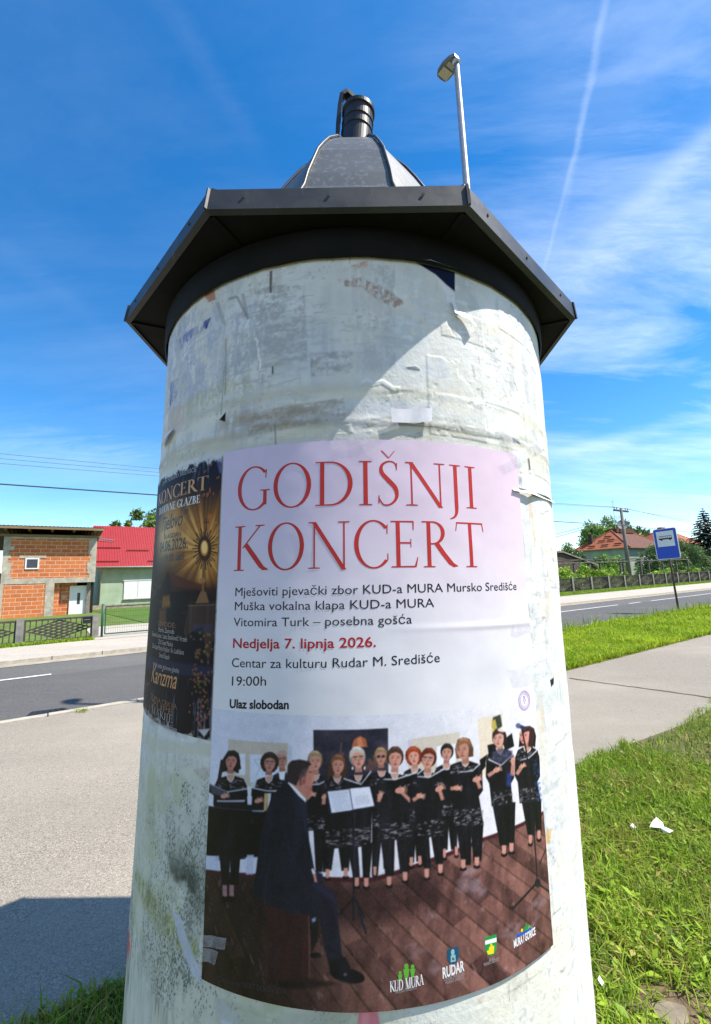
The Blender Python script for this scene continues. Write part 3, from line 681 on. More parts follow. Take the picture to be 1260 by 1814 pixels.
GLYPH = {
 'O': (0.90, [ring_arc(0.45, 0.5, 0.43, 0.52, 0.10, 0.034, 0, 360, 48)]),
 'C': (0.78, [ring_arc(0.45, 0.5, 0.43, 0.52, 0.10, 0.034, 42, 318, 44), strip([((0.745, 0.72), (0.765, 0.72)), ((0.745, 0.90), (0.775, 0.93))]), strip([((0.755, 0.30), (0.775, 0.30)), ((0.75, 0.16), (0.775, 0.16))])]),
 'G': (0.84, [ring_arc(0.45, 0.5, 0.43, 0.52, 0.10, 0.034, 44, 322, 44), strip([((0.73, 0.72), (0.752, 0.72)), ((0.735, 0.91), (0.765, 0.93))]), stem(0.69, 0.69 + ST * 0.9, 0.10, 0.45), serif(0.73, 0.45, 0.12, -1)]),
 'D': (0.84, [stem(0.10, 0.10 + ST, 0, 1), ring_arc(0.32, 0.5, 0.48, 0.5, 0.10, 0.034, -90, 90, 30), strip([((0.0, 0.0), (0.0, 0.028)), ((0.33, 0.0), (0.33, 0.034))]), strip([((0.0, 1.0), (0.0, 0.972)), ((0.33, 1.0), (0.33, 0.966))])]),
 'I': (0.32, [stem(0.115, 0.115 + ST, 0, 1), serif(0.16, 0, 0.14), serif(0.16, 1, 0.14, -1)]),
 'S': (0.54, [spline([(0.445, 0.84), (0.40, 0.965), (0.26, 0.995), (0.12, 0.90), (0.12, 0.73), (0.27, 0.55), (0.41, 0.38), (0.43, 0.18), (0.31, 0.03), (0.15, 0.01), (0.055, 0.15)], [.022, .03, .035, .06, .092, .105, .098, .07, .04, .034, .022]), strip([((0.43, 0.80), (0.452, 0.80)), ((0.435, 0.96), (0.46, 0.97))]), strip([((0.04, 0.22), (0.062, 0.22)), ((0.035, 0.04), (0.062, 0.05))])]),
 'N': (0.96, [stem(0.135, 0.135 + HL, 0, 1), diag(0.085, 1.0, 0.765, -0.03, 0.105), stem(0.80, 0.80 + HL, -0.02, 1), serif(0.15, 0, 0.13), serif(0.815, 1, 0.13, -1), strip([((0.02, 1.0), (0.02, 0.975)), ((0.15, 1.0), (0.15, 0.965))])]),
 'J': (0.34, [stem(0.13, 0.13 + ST, 0.0, 1), spline([(0.176, 0.02), (0.165, -0.12), (0.11, -0.22), (0.0, -0.27)], [ST, .075, .05, .02], 16), serif(0.17, 1, 0.14, -1)]),
 'K': (0.84, [stem(0.115, 0.115 + ST, 0, 1), diag(0.235, 0.50, 0.685, 0.99, 0.042), strip([((0.28, 0.555), (0.385, 0.60)), ((0.50, 0.29), (0.62, 0.33)), ((0.70, 0.06), (0.82, 0.085)), ((0.80, 0.0), (0.92, 0.026))]), serif(0.16, 0, 0.14), serif(0.16, 1, 0.14, -1), serif(0.70, 1, 0.12, -1), serif(0.85, 0, 0.08)]),
 'E': (0.66, [stem(0.115, 0.115 + ST, 0, 1), strip([((0.0, 1.0), (0.0, 0.972)), ((0.53, 1.0), (0.53, 0.966))]), strip([((0.505, 0.80), (0.525, 0.80)), ((0.50, 0.97), (0.535, 0.97))]), strip([((0.2, 0.54), (0.2, 0.505)), ((0.46, 0.54), (0.46, 0.505))]), strip([((0.445, 0.43), (0.465, 0.43)), ((0.445, 0.61), (0.465, 0.61))]), strip([((0.0, 0.0), (0.0, 0.028)), ((0.55, 0.0), (0.55, 0.034))]), strip([((0.60, 0.22), (0.618, 0.21)), ((0.53, 0.03), (0.57, 0.0))])]),
 'R': (0.78, [stem(0.115, 0.115 + ST, 0, 1), ring_arc(0.26, 0.745, 0.30, 0.255, 0.095, 0.034, -90, 90, 24), strip([((0.0, 1.0), (0.0, 0.972)), ((0.27, 1.0), (0.27, 0.966))]), strip([((0.2, 0.49), (0.2, 0.522)), ((0.27, 0.49), (0.27, 0.522))]), strip([((0.29, 0.50), (0.40, 0.53)), ((0.46, 0.27), (0.57, 0.31)), ((0.64, 0.06), (0.76, 0.09)), ((0.76, 0.0), (0.88, 0.022))]), serif(0.16, 0, 0.14)]),
 'T': (0.80, [stem(0.355, 0.355 + ST, 0, 1), strip([((0.03, 1.0), (0.03, 0.966)), ((0.775, 1.0), (0.775, 0.966))]), strip([((0.0, 0.80), (0.02, 0.80)), ((0.03, 0.985), (0.055, 0.985))]), strip([((0.78, 0.80), (0.80, 0.80)), ((0.745, 0.985), (0.775, 0.985))]), serif(0.40, 0, 0.15)]),
 'L': (0.62, [stem(0.115, 0.115 + ST, 0, 1), serif(0.16, 1, 0.14, -1), strip([((0.0, 0.0), (0.0, 0.028)), ((0.5, 0.0), (0.5, 0.034))]), strip([((0.555, 0.24), (0.575, 0.23)), ((0.48, 0.03), (0.52, 0.0))])]),
 'A': (0.86, [diag(0.10, 0.0, 0.41, 1.0, 0.035), diag(0.70, 0.0, 0.38, 1.02, 0.105), strip([((0.22, 0.36), (0.22, 0.33)), ((0.64, 0.36), (0.64, 0.33))]), serif(0.12, 0, 0.12), serif(0.75, 0, 0.14)]),
 'Z': (0.74, [diag(0.04, 0.02, 0.56, 0.98, 0.11), strip([((0.06, 1.0), (0.06, 0.966)), ((0.67, 1.0), (0.67, 0.966))]), strip([((0.03, 0.0), (0.03, 0.034)), ((0.68, 0.0), (0.68, 0.034))]), strip([((0.69, 0.22), (0.71, 0.22)), ((0.65, 0.0), (0.68, 0.0))]), strip([((0.03, 0.8), (0.05, 0.8)), ((0.06, 1.0), (0.09, 1.0))])]),
 'B': (0.70, [stem(0.115, 0.115 + ST, 0, 1), ring_arc(0.27, 0.76, 0.26, 0.24, 0.09, 0.034, -90, 90, 20), ring_arc(0.27, 0.265, 0.34, 0.265, 0.095, 0.034, -90, 90, 22), strip([((0.0, 1.0), (0.0, 0.972)), ((0.28, 1.0), (0.28, 0.966))]), strip([((0.0, 0.0), (0.0, 0.028)), ((0.28, 0.0), (0.28, 0.034))]), strip([((0.2, 0.52), (0.2, 0.49)), ((0.28, 0.525), (0.28, 0.49))])]),
 'U': (0.88, [stem(0.13, 0.13 + ST, 0.32, 1), ring_arc(0.445, 0.33, 0.315, 0.35, 0.075, 0.034, 180, 360, 26), stem(0.725, 0.725 + HL, 0.32, 1), serif(0.17, 1, 0.14, -1), serif(0.745, 1, 0.12, -1)]),
 'H': (0.92, [stem(0.115, 0.115 + ST, 0, 1), stem(0.71, 0.71 + ST, 0, 1), strip([((0.2, 0.53), (0.2, 0.497)), ((0.72, 0.53), (0.72, 0.497))]), serif(0.16, 0, 0.14), serif(0.16, 1, 0.14, -1), serif(0.755, 0, 0.14), serif(0.755, 1, 0.14, -1)]),
 'V': (0.84, [diag(0.06, 1.0, 0.38, -0.02, 0.105), diag(0.42, -0.02, 0.72, 1.0, 0.035), serif(0.11, 1, 0.14, -1), serif(0.735, 1, 0.11, -1)]),
 'M': (1.08, [stem(0.13, 0.13 + HL, 0, 1), diag(0.11, 1.0, 0.48, -0.02, 0.105), diag(0.52, -0.02, 0.87, 1.0, 0.035), stem(0.86, 0.86 + ST, 0, 1), serif(0.15, 0, 0.12), serif(0.905, 0, 0.13), strip([((0.0, 1.0), (0.0, 0.972)), ((0.15, 1.0), (0.15, 0.966))]), serif(0.93, 1, 0.10, -1)]),
 ' ': (0.42, []),
}
CARON = [diag(0.10, 1.245, 0.255, 1.075, 0.035), diag(0.265, 1.075, 0.395, 1.245, 0.022)]
def serif_line(ink, text, p0, p1, cap, gap=0.085, bold=0.0):
    """capitals from my own strokes, fitted between two points (s, z) on the drum; gap is the letter spacing in cap heights"""
    adv = 0; items = []
    for ch in text:
        acc = ch in 'ŠĆČŽ'
        key = {'Š': 'S', 'Ć': 'C', 'Č': 'C', 'Ž': 'Z'}.get(ch, ch)
        w_, parts = GLYPH[key]
        items.append((adv, parts + (CARON if acc else []))); adv += w_ + gap
    adv -= gap
    sx = (p1[0] - p0[0]) / adv; sl = (p1[1] - p0[1]) / (p1[0] - p0[0])
    for off, parts in items:
        for V, Fs in parts:
            P = []
            for x, y in V:
                s_ = p0[0] + (off + x) * sx
                P.append((s_, p0[1] + (s_ - p0[0]) * sl + y * cap))
            ink.lay(P, Fs)
            if bold: ink.lay([(a + bold, b_) for a, b_ in P], Fs)

def font_mesh(text, shear=0.0, bold=0.0, res=3):
    cu = bpy.data.curves.new('lettering', 'FONT'); cu.body = text; cu.size = 1.0; cu.resolution_u = res; cu.shear = shear; cu.offset = bold
    o = bpy.data.objects.new('lettering', cu); COL.objects.link(o)
    bpy.context.view_layer.update()
    dg = bpy.context.evaluated_depsgraph_get()
    me = bpy.data.meshes.new_from_object(o.evaluated_get(dg))
    V = np.array([v.co[:] for v in me.vertices]) if len(me.vertices) else np.zeros((0, 3)); Fs = [tuple(p.vertices) for p in me.polygons]
    bpy.data.objects.remove(o); bpy.data.curves.remove(cu); bpy.data.meshes.remove(me)
    return V, Fs
CAPH = None
def sans_line(ink, text, p0, p1, cap=None, shear=0.0, bold=0.0, center=None, width=None):
    """sans lettering from the built-in font, fitted between two points on the drum"""
    global CAPH
    if CAPH is None:
        V, _ = font_mesh('H'); CAPH = V[:, 1].max() - V[:, 1].min()
    V, Fs = font_mesh(text, shear, bold)
    if not len(V): return
    x0, x1 = V[:, 0].min(), V[:, 0].max()
    sx = (p1[0] - p0[0]) / (x1 - x0); sl = (p1[1] - p0[1]) / (p1[0] - p0[0])
    sy = cap / CAPH
    s_ = p0[0] + (V[:, 0] - x0) * sx
    ink.lay(np.stack([s_, p0[1] + (s_ - p0[0]) * sl + V[:, 1] * sy], 1), Fs)

def ink_mat(name, c, rough=0.45):
    return mat(name, c, rough, tuple(x * 0.93 for x in c), 40, spec=0.3)
red_ink = ink_mat('red_ink', srgb(186, 46, 40)); black_ink = ink_mat('black_ink', srgb(26, 24, 30))
bold_red = ink_mat('deep_red_ink', srgb(178, 34, 40)); white_ink = ink_mat('white_ink', srgb(236, 234, 236)); gold_ink = ink_mat('gold_ink', srgb(196, 144, 96))
pale_ink = ink_mat('pale_ink', srgb(168, 160, 160)); dim_ink = ink_mat('dim_ink', srgb(66, 58, 62)); navy_ink = ink_mat('navy_ink', srgb(22, 20, 34)); dimgold = ink_mat('dim_gold_ink', srgb(120, 82, 56))
green_ink = ink_mat('green_ink', srgb(96, 176, 60)); teal_ink = ink_mat('teal_ink', srgb(22, 84, 120)); shield_ink = ink_mat('shield_green_ink', srgb(28, 150, 70)); yellow_ink = ink_mat('yellow_ink', srgb(240, 214, 40)); sky_ink = ink_mat('blue_ink', srgb(40, 90, 190)); mint_ink = ink_mat('mint_ink', srgb(150, 190, 190)); stamp_ink = ink_mat('violet_ink', srgb(186, 160, 206))

print_mat = mat('printed_paper', (0.95, 1.0), 0.42, scale=20, attr=True, spec=0.32)
PL, PR, PT, PBt = -0.2937, 0.4137, 0.2705, -0.7275         # the sheet on the unrolled drum (B1)
SLANT = 0.0085                                             # pasted a touch askew
sheet_lift = lambda s, z: 0.0035 + 0.0024 * (fbm(s * 7 + 3, z * 9, 1, 3) - 0.5) + 0.0016 * np.abs(fbm(s * 3.1 + z * 2.2, z * 3.3 - s, 3, 2) - 0.5) + 0.0018 * np.exp(-((z + 0.105) / 0.006) ** 2) * sstep(0.0, 0.4, s) + 0.0012 * np.exp(-((s - 0.30) ** 2 + (z + 0.17) ** 2) / 0.0012)
PH = unroll(440, 1318)[1]                                   # top edge of the printed photograph region
# upper paper, blank with a lavender to white print
C1 = Canvas(np.linspace(PL, PR, 240), np.linspace(-0.262, PT, 180), (238, 232, 240))
tz = sstep(-0.22, 0.20, C1.Z); ts = sstep(PL, PR, C1.S)
C1.c[:] = (1 - tz)[..., None] * np.array((224, 222, 228)) + tz[..., None] * ((1 - ts)[..., None] * np.array((206, 192, 217)) + ts[..., None] * np.array((219, 196, 212)))
slz = lambda C: C.Z + SLANT * (C.S - PL)
poster = thing('concert_poster', 'large white choir concert poster with red serif headline and group photograph', 'poster', tuple(on_drum(0.06, -0.23, 0.0)))
bpy.context.view_layer.update()
pinv = Matrix.Translation(-poster.location)
def under_poster(o, parent=None): o.data.transform(pinv); o.parent = parent or poster; return o
def sheet_mesh(C, name):
    Zs = slz(C); C2 = Canvas(C.s, C.z, (0, 0, 0)); C2.c = C.c; Z0 = C2.Z; C2.Z = Zs
    return C2.mesh(name, print_mat, None, sheet_lift(C2.S, C2.Z))
sheet_now = lambda s, z: sheet_lift(s, z)
ink = Ink(sheet_now)
mats_p = [print_mat, red_ink, black_ink, bold_red, stamp_ink]
def u_(x, y): return unroll(x, y)
ink.cur = 1
capG = 0.098
g0, g1 = u_(421, 906), u_(844, 902)
capG = u_(655, 821)[1] - u_(655, 899)[1]
serif_line(ink, 'GODIŠNJI', g0, g1, capG, 0.075)
k0, k1 = u_(415, 1012), u_(858, 1005)
capK = u_(640, 924)[1] - u_(640, 1007)[1]
serif_line(ink, 'KONCERT', k0, k1, capK, 0.06)
ink.cur = 2
for txt, a, b_, hh in (('Mješoviti pjevački zbor KUD-a MURA Mursko Središće', (419, 1056), (913, 1045), 15.5),
                       ('Muška vokalna klapa KUD-a MURA', (418, 1081), (768, 1075), 15.5),
                       ('Vitomira Turk – posebna gošća', (416, 1109), (729, 1104), 15.5),
                       ('Centar za kulturu Rudar M. Središće', (413, 1181), (778, 1172), 16.5),
                       ('19:00h', (413, 1214), (473, 1214), 16.5)):
    p, q = u_(*a), u_(*b_)
    mx = ((a[0] + b_[0]) / 2, (a[1] + b_[1]) / 2)
    cap = u_(mx[0], mx[1] - hh)[1] - u_(*mx)[1]
    sans_line(ink, txt, p, q, cap)
p, q = u_(409, 1253), u_(513, 1255); sans_line(ink, 'Ulaz slobodan', p, q, 0.0155, bold=0.03)
ink.cur = 3
p, q = u_(415, 1147), u_(666, 1145); sans_line(ink, 'Nedjelja 7. lipnja 2026.', p, q, u_(540, 1130)[1] - u_(540, 1147)[1], bold=0.016)
ink.cur = 4                                                # round violet stamp
sc_, sz_ = u_(926.5, 1240)
for r_, t_ in ((0.0195, 0.0016), (0.0135, 0.0010)):
    V, Fs = ring_arc(sc_, sz_, r_, r_, t_, t_, 0, 360, 32); ink.lay(V, Fs)
for k in range(26):
    a = 2 * math.pi * k / 26; x, y = sc_ + 0.0163 * math.cos(a), sz_ + 0.0163 * math.sin(a)
    ink.lay([(x - .0011, y - .0011), (x + .0011, y - .0011), (x + .0011, y + .0011), (x - .0011, y + .0011)], [(0, 1, 2, 3)])
for dx, dz in ((0, .004), (-.0035, 0), (.0035, 0), (0, -.005), (-.002, .007), (.002, .007)):
    ink.lay([(sc_ + dx - .0015, sz_ + dz - .002), (sc_ + dx + .0015, sz_ + dz - .002), (sc_ + dx + .0012, sz_ + dz + .002), (sc_ + dx - .0012, sz_ + dz + .002)], [(0, 1, 2, 3)])
paper = under_poster(sheet_mesh(C1, 'paper'))
letters = ink.build('lettering', mats_p)
def join_into(dst, src_o):
    """merge a second mesh into dst (no operators)"""
    me = src_o.data; dm = dst.data
    import bmesh
    bm = bmesh.new(); bm.from_mesh(dm)
    n_m = len(dm.materials)
    remap = {}
    for i, m_ in enumerate(me.materials):
        j = dm.materials.find(m_.name)
        if j < 0: dm.materials.append(m_); j = len(dm.materials) - 1
        remap[i] = j
    cl = bm.verts.layers.float_color.get('Col')
    vs = [bm.verts.new(v.co) for v in me.vertices]
    for p_ in me.polygons:
        try: f = bm.faces.new([vs[i] for i in p_.vertices])
        except ValueError: continue
        f.material_index = remap[p_.material_index]
    bm.to_mesh(dm); bm.free(); dm.update()
    bpy.data.objects.remove(src_o)
letters.data.transform(pinv)
join_into(paper, letters)

# ---- the printed photograph of the choir (lower part of the sheet)
CH = Canvas(np.arange(PL, PR + 0.0005, 0.0011), np.arange(PBt, -0.262 + 0.0005, 0.0011), (232, 231, 240)); CH.cell = 0.0011
CH.c[-1, :] = CH.c[-1, :]; CH.z[-1] = -0.262; CH.Z[-1, :] = -0.262; CH.s[-1] = PR; CH.S[:, -1] = PR
P_ = CH.poly; El = CH.ell; Ln = CH.line
cs, cz = CH.S, CH.Z
shade_w = sstep(0.42, -0.30, cs)
CH.c[:] = np.array((226, 223, 230)) * (1 - 0.22 * shade_w[..., None]) + np.array((150, 170, 224)) * (0.22 * shade_w[..., None])
# floor of dark boards running towards the right wall
r9 = np.random.default_rng(3)
floor_pts = [(350, 1539), (372, 1538), (440, 1546), (560, 1553), (660, 1556), (760, 1524), (850, 1489), (950, 1446), (985, 1440), (985, 1830), (340, 1830)]
def boards(s_, z_):
    # perspective boards converging towards the upper left
    a = (s_ + 0.95) / (0.42 - z_ * 1.0)
    t = a * 26
    plank = np.floor(t + 0.02 * fbm(s_ * 20, z_ * 20, 1, 3)); g = t - np.floor(t)
    tone = vn(plank * 3.7, plank * 1.3 + np.floor((z_ - s_ * 0.4) * 6 + 3 * vn(plank * 2.1, plank * 0 + 4, 1)) * 1.9, 2) * 0.75 + fbm(s_ * 55 - z_ * 20, z_ * 30 + s_ * 30, 3, 4) * 0.9
    seam = np.exp(-((g - 0.04) / 0.05) ** 2)
    warm = np.array((140, 96, 88)); dark = np.array((56, 34, 36))
    c = dark + (warm - dark) * np.clip(tone * 1.15 - 0.30, 0, 1)[..., None]
    c = c * (1 - 0.38 * seam)[..., None]
    lft = sstep(0.12, -0.28, s_ + 0.25 * (z_ + 0.5)); c = c * (1 - 0.62 * lft)[..., None]
    sheen = sstep(0.62, 0.80, fbm(s_ * 14 + 2, z_ * 26, 5, 4)) * sstep(-0.1, 0.25, s_); c = c + (np.array((176, 160, 176)) - c) * (0.45 * sheen)[..., None]
    scr = sstep(0.73, 0.79, fbm(s_ * 150 + z_ * 60, z_ * 50 - s_ * 20, 4, 3)); c = c + (np.array((170, 140, 134)) - c) * (0.35 * scr)[..., None]
    return c
P_(floor_pts, boards, 1, 0.8)
P_([(345, 1536), (440, 1545), (560, 1552), (660, 1555), (760, 1523), (850, 1488), (960, 1441), (960, 1447), (850, 1495), (760, 1531), (660, 1563), (560, 1560), (440, 1553), (345, 1544)], (66, 26, 36), 1, 0.8)
P_([(420, 1560), (760, 1545), (780, 1600), (640, 1640), (420, 1620)], (24, 12, 18), 0.55, 12)
# pictures on the wall
P_([(407, 1309), (512, 1317), (509, 1392), (406, 1392)], (196, 184, 172), 1, 0.7); P_([(422, 1334), (437, 1335), (437, 1372), (422, 1372)], (218, 222, 236), 1, .7); P_([(445, 1336), (508, 1338), (506, 1388), (445, 1386)], (210, 216, 236), 1, .7)
Ln([(455, 1375), (462, 1360), (452, 1345), (470, 1345)], 0.8, (150, 150, 165), .8)
P_([(513, 1318), (519, 1322), (516, 1372), (510, 1372)], (190, 196, 214), 0.8, 1)
P_([(556, 1294), (687, 1292), (688, 1400), (557, 1404)], lambda s_, z_: np.array((24, 26, 42)) + (np.array((74, 66, 80)) - np.array((24, 26, 42))) * np.clip(fbm(s_ * 40, z_ * 60, 2, 4) * 1.4 - 0.35, 0, 1)[..., None], 1, .7)
P_([(623, 1325), (627, 1312), (638, 1305), (648, 1310), (651, 1325)], (176, 96, 66), 0.95, 1); P_([(632, 1310), (640, 1307), (644, 1324), (634, 1324)], (220, 150, 100), 0.6, 1.2)
Ln([(604, 1335), (605, 1316)], 1.6, (150, 100, 80), .8); P_([(598, 1336), (610, 1334), (609, 1345), (598, 1345)], (120, 76, 70), .7, 1.4)
P_([(640, 1340), (682, 1336), (684, 1365), (645, 1368)], (128, 84, 70), 0.5, 2, tex=lambda x, y: sstep(.4, .6, fbm(x * 90, y * 90, 1, 3)))
P_([(622, 1330), (656, 1328), (660, 1342), (620, 1345)], (20, 34, 38), .8, 2)
P_([(729, 1311), (813, 1300), (813, 1382), (729, 1382)], (206, 196, 184), 1, .7); P_([(773, 1325), (806, 1320), (806, 1370), (773, 1372)], (232, 234, 244), 1, .7); Ln([(780, 1345), (785, 1332), (795, 1350), (801, 1330)], .9, (150, 150, 150), .8)
P_([(722, 1314), (729, 1312), (729, 1380), (723, 1380)], (196, 186, 196), 0.7, 1)
P_([(845, 1277), (888, 1268), (892, 1372), (851, 1378)], (222, 208, 190), 1, .7); P_([(872, 1275), (885, 1270), (888, 1290), (877, 1302), (870, 1292)], (44, 52, 44), .95, 1.2); P_([(869, 1282), (876, 1278), (880, 1298), (871, 1300)], (196, 172, 84), .9, 1.2); Ln([(872, 1300), (872, 1318)], 3, (120, 120, 90), .8)

BLK = (15, 14, 20); SK = (206, 158, 142)
def silver(pts, dens=0.55, c=(132, 130, 138)):
    """the glittering streaked pattern of the tunics"""
    k = r9.integers(0, 90)
    P_(pts, c, 0.85, 0.8, tex=lambda x, y: sstep(0.56 - dens * 0.12, 0.80 - dens * 0.12, fbm(x * 150 + y * 60 + k, y * 520 + k, k, 4)))
def shoes(x, y, w_=7, skin=True, c=(14, 12, 18)):
    if skin: P_([(x - w_ * .42, y - 16), (x + w_ * .42, y - 16), (x + w_ * .36, y - 1), (x - w_ * .36, y - 1)], (196, 140, 128), 1, .7)
    El((x, y + 1), (w_ * .62, 3.8), c); El((x, y - 2.2), (w_ * .34, 2.2), (190, 134, 122))
def head(x, y, r_, hair, style='bob', face=SK, glasses=None, mouth=True, turn=0.0):
    """r_ = half the width of the face; the whole head is about 2.9 r_ tall"""
    r_ = r_ * 1.10; h_ = r_ * 1.34; face = tuple(np.array(face) * np.array((.97, .90, .88)) * r9.uniform(.90, 1.03)); hair = tuple(np.array(hair) * .84)
    tl = r9.uniform(-.15, .15); turn = turn + r9.uniform(-.10, .10); cx0, cy0 = x, y + h_; ct, st = math.cos(tl), math.sin(tl)
    R2 = lambda q: (cx0 + (q[0] - cx0) * ct - (q[1] - cy0) * st, cy0 + (q[0] - cx0) * st + (q[1] - cy0) * ct)
    PP = lambda pts, *a, **k: P_([R2(q) for q in pts], *a, **k)
    EE = lambda c, r, *a, **k: El(R2(c), r, *a, **k)
    LL = lambda pts, *a, **k: Ln([R2(q) for q in pts], *a, **k)
    hd = tuple(np.array(hair) * 0.62)
    if style == 'long': PP([(x - r_ * 1.5, y + h_ * 1.5), (x - r_ * 1.45, y - h_ * .2), (x - r_ * .8, y - h_ * 1.25), (x + r_ * .2, y - h_ * 1.42), (x + r_ * 1.0, y - h_ * 1.1), (x + r_ * 1.45, y - h_ * .1), (x + r_ * 1.4, y + h_ * 1.4), (x + r_ * .7, y + h_ * 1.2), (x - r_ * .7, y + h_ * 1.3)], hd, 1, .9)
    elif style == 'curly':
        for k in range(16):
            a = 2 * math.pi * k / 16 + .2; EE((x + r_ * 1.05 * math.cos(a), y - r_ * .1 + h_ * .98 * math.sin(a)), (r_ * .5, r_ * .5), tuple(np.array(hair) * r9.uniform(.5, 1.05)), .95)
    elif style == 'bob': PP([(x - r_ * 1.25, y + h_ * .85), (x - r_ * 1.35, y - h_ * .2), (x - r_ * .85, y - h_ * 1.2), (x, y - h_ * 1.38), (x + r_ * .9, y - h_ * 1.15), (x + r_ * 1.32, y - h_ * .1), (x + r_ * 1.2, y + h_ * .8)], hd, 1, .9)
    elif style == 'short': EE((x, y - r_ * .28), (r_ * 1.22, h_ * 1.12), hd)
    PP([(x - r_ * .45, y + h_ * .5), (x + r_ * .45, y + h_ * .5), (x + r_ * .55, y + h_ * 1.5), (x - r_ * .55, y + h_ * 1.5)], tuple(np.array(face) * .82), 1, .8)
    PP([(x + turn * r_ + r_ * a, y + h_ * b_) for a, b_ in ((-.95, -.35), (-.9, .15), (-.7, .62), (-.3, .98), (.05, 1.04), (.38, .95), (.75, .58), (.92, .1), (.93, -.35), (.6, -.95), (0, -1.1), (-.65, -.92))], face, 1, .9)
    fx = x + turn * r_ * 1.5
    PP([(x + turn * r_ - r_ * .9, y - h_ * .2), (x + turn * r_ - r_ * .35, y - h_ * .1), (x + turn * r_ - r_ * .45, y + h_ * .85), (x + turn * r_ - r_ * .75, y + h_ * .5)], tuple(np.array(face) * .82), .55, 1.6)
    if style in ('bob', 'short', 'curly', 'long'):
        PP([(x - r_ * 1.05, y - h_ * .05), (x - r_ * 1.08, y - h_ * .75), (x - r_ * .5, y - h_ * 1.3), (x + r_ * .4, y - h_ * 1.32), (x + r_ * 1.05, y - h_ * .8), (x + r_ * 1.04, y - h_ * .05), (x + r_ * .72, y - h_ * .52), (x + r_ * .1, y - h_ * .72), (x - r_ * .6, y - h_ * .55)], hair, 1, .9)
        LL([(x - r_ * .5, y - h_ * 1.15), (x + r_ * .1, y - h_ * 1.22), (x + r_ * .6, y - h_ * 1.0)], r_ * .22, tuple(np.minimum(np.array(hair) * 1.5 + 18, 255)), .6, 1.2)
    for e in (-.40, .40):
        EE((fx + e * r_, y - h_ * .10), (r_ * .20, r_ * .10), (92, 64, 58), .75); LL([(fx + e * r_ - r_ * .26, y - h_ * .28), (fx + e * r_ + r_ * .26, y - h_ * .30)], r_ * .12, tuple(np.array(hair) * .5 + 30), .5)
    LL([(fx + r_ * .06, y - h_ * .05), (fx + r_ * .12, y + h_ * .26)], r_ * .15, tuple(np.array(face) * .8), .8); EE((fx, y + h_ * .30), (r_ * .2, r_ * .08), tuple(np.array(face) * .62), .8)
    EE((fx - r_ * .45, y + h_ * .28), (r_ * .26, r_ * .2), (206, 136, 122), .5, 1.5); EE((fx + r_ * .5, y + h_ * .28), (r_ * .26, r_ * .2), (206, 136, 122), .4, 1.5)
    if mouth: EE((fx, y + h_ * .60), (r_ * .25, r_ * .17), (128, 62, 62), .8); LL([(fx - r_ * .22, y + h_ * .69), (fx + r_ * .22, y + h_ * .69)], r_ * .1, (186, 112, 106), .6)
    if glasses:
        for e in (-.42, .42):
            EE((fx + e * r_, y - h_ * .08), (r_ * .34, r_ * .25), (30, 26, 30) if glasses == 'sun' else (210, 180, 170), .85 if glasses == 'sun' else .35); 
            if glasses != 'sun': LL([(fx + e * r_ - r_ * .34, y - h_ * .2), (fx + e * r_ + r_ * .34, y - h_ * .2)], r_ * .13, (24, 20, 24), .85); LL([(fx + e * r_ - r_ * .3, y + h_ * .08), (fx + e * r_ + r_ * .3, y + h_ * .08)], r_ * .08, (40, 34, 38), .6)
def tunic(x, ysh, wsh, yhem, whem, dx=0, collar=True, band=0.22, lower=0.24):
    """black tunic, shoulders to hem"""
    wsh *= 1.10; whem *= 1.10
    P_([(x - 6, ysh - 1), (x + 6, ysh - 1), (x + wsh * .85, ysh + 5), (x + wsh * 1.08, ysh + 18), (x + wsh * 1.12, ysh + 52), (x + wsh * .86, ysh + 62), (x + dx + whem, yhem), (x + dx - whem, yhem + 2), (x - wsh * .86, ysh + 62), (x - wsh * 1.14, ysh + 50), (x - wsh * 1.08, ysh + 18), (x - wsh * .85, ysh + 5)], BLK, 1, .8)
    hgt = yhem - ysh
    silver([(x - wsh * .8, ysh + 6), (x + wsh * .8, ysh + 6), (x + wsh, ysh + 22), (x - wsh, ysh + 22)], .6)
    silver([(x + dx - whem * .96, yhem - hgt * lower), (x + dx + whem * .96, yhem - hgt * lower - 4), (x + dx + whem, yhem - 1), (x + dx - whem, yhem)], .7)
    if collar:
        P_([(x - 6, ysh - 2), (x + 6, ysh - 2), (x + 4, ysh + 6), (x, ysh + 9), (x - 4, ysh + 6)], (196, 148, 134), 1, .9)
        Ln([(x - 7, ysh - 2), (x - 4.5, ysh + 6), (x, ysh + 10), (x + 4.5, ysh + 6), (x + 7, ysh - 2)], 1.5, (236, 230, 226), .95)
def legs(pts):
    """trouser legs: (x top, y top, half width, x ankle, y ankle)"""
    for x0, y0, w_, x1, y1 in pts:
        P_([(x0 - w_, y0), (x0 + w_, y0), (x1 + w_ * .58, y1), (x1 - w_ * .58, y1)], (13, 13, 18), 1, .8)
        Ln([(x0 + w_ * .3, y0 + 6), (x1 + w_ * .15, y1 - 4)], 1.1, (40, 40, 54), .5, 1.2)
def folder(a, b_, c_, d_=None, inner=(200, 202, 216)):
    """open black music folder: left corner, spine, right corner; the paper edge shows along the top"""
    h_ = 19
    P_([a, b_, c_, (c_[0] + 1, c_[1] + h_ * .6), (b_[0], b_[1] + h_), (a[0] - 1, a[1] + h_ * .7)], (12, 12, 17), 1, .8)
    P_([a, b_, c_, (c_[0] - 1, c_[1] - 3), (b_[0], b_[1] - 2.4), (a[0] + 2, a[1] - 2)], inner, .95, .7)
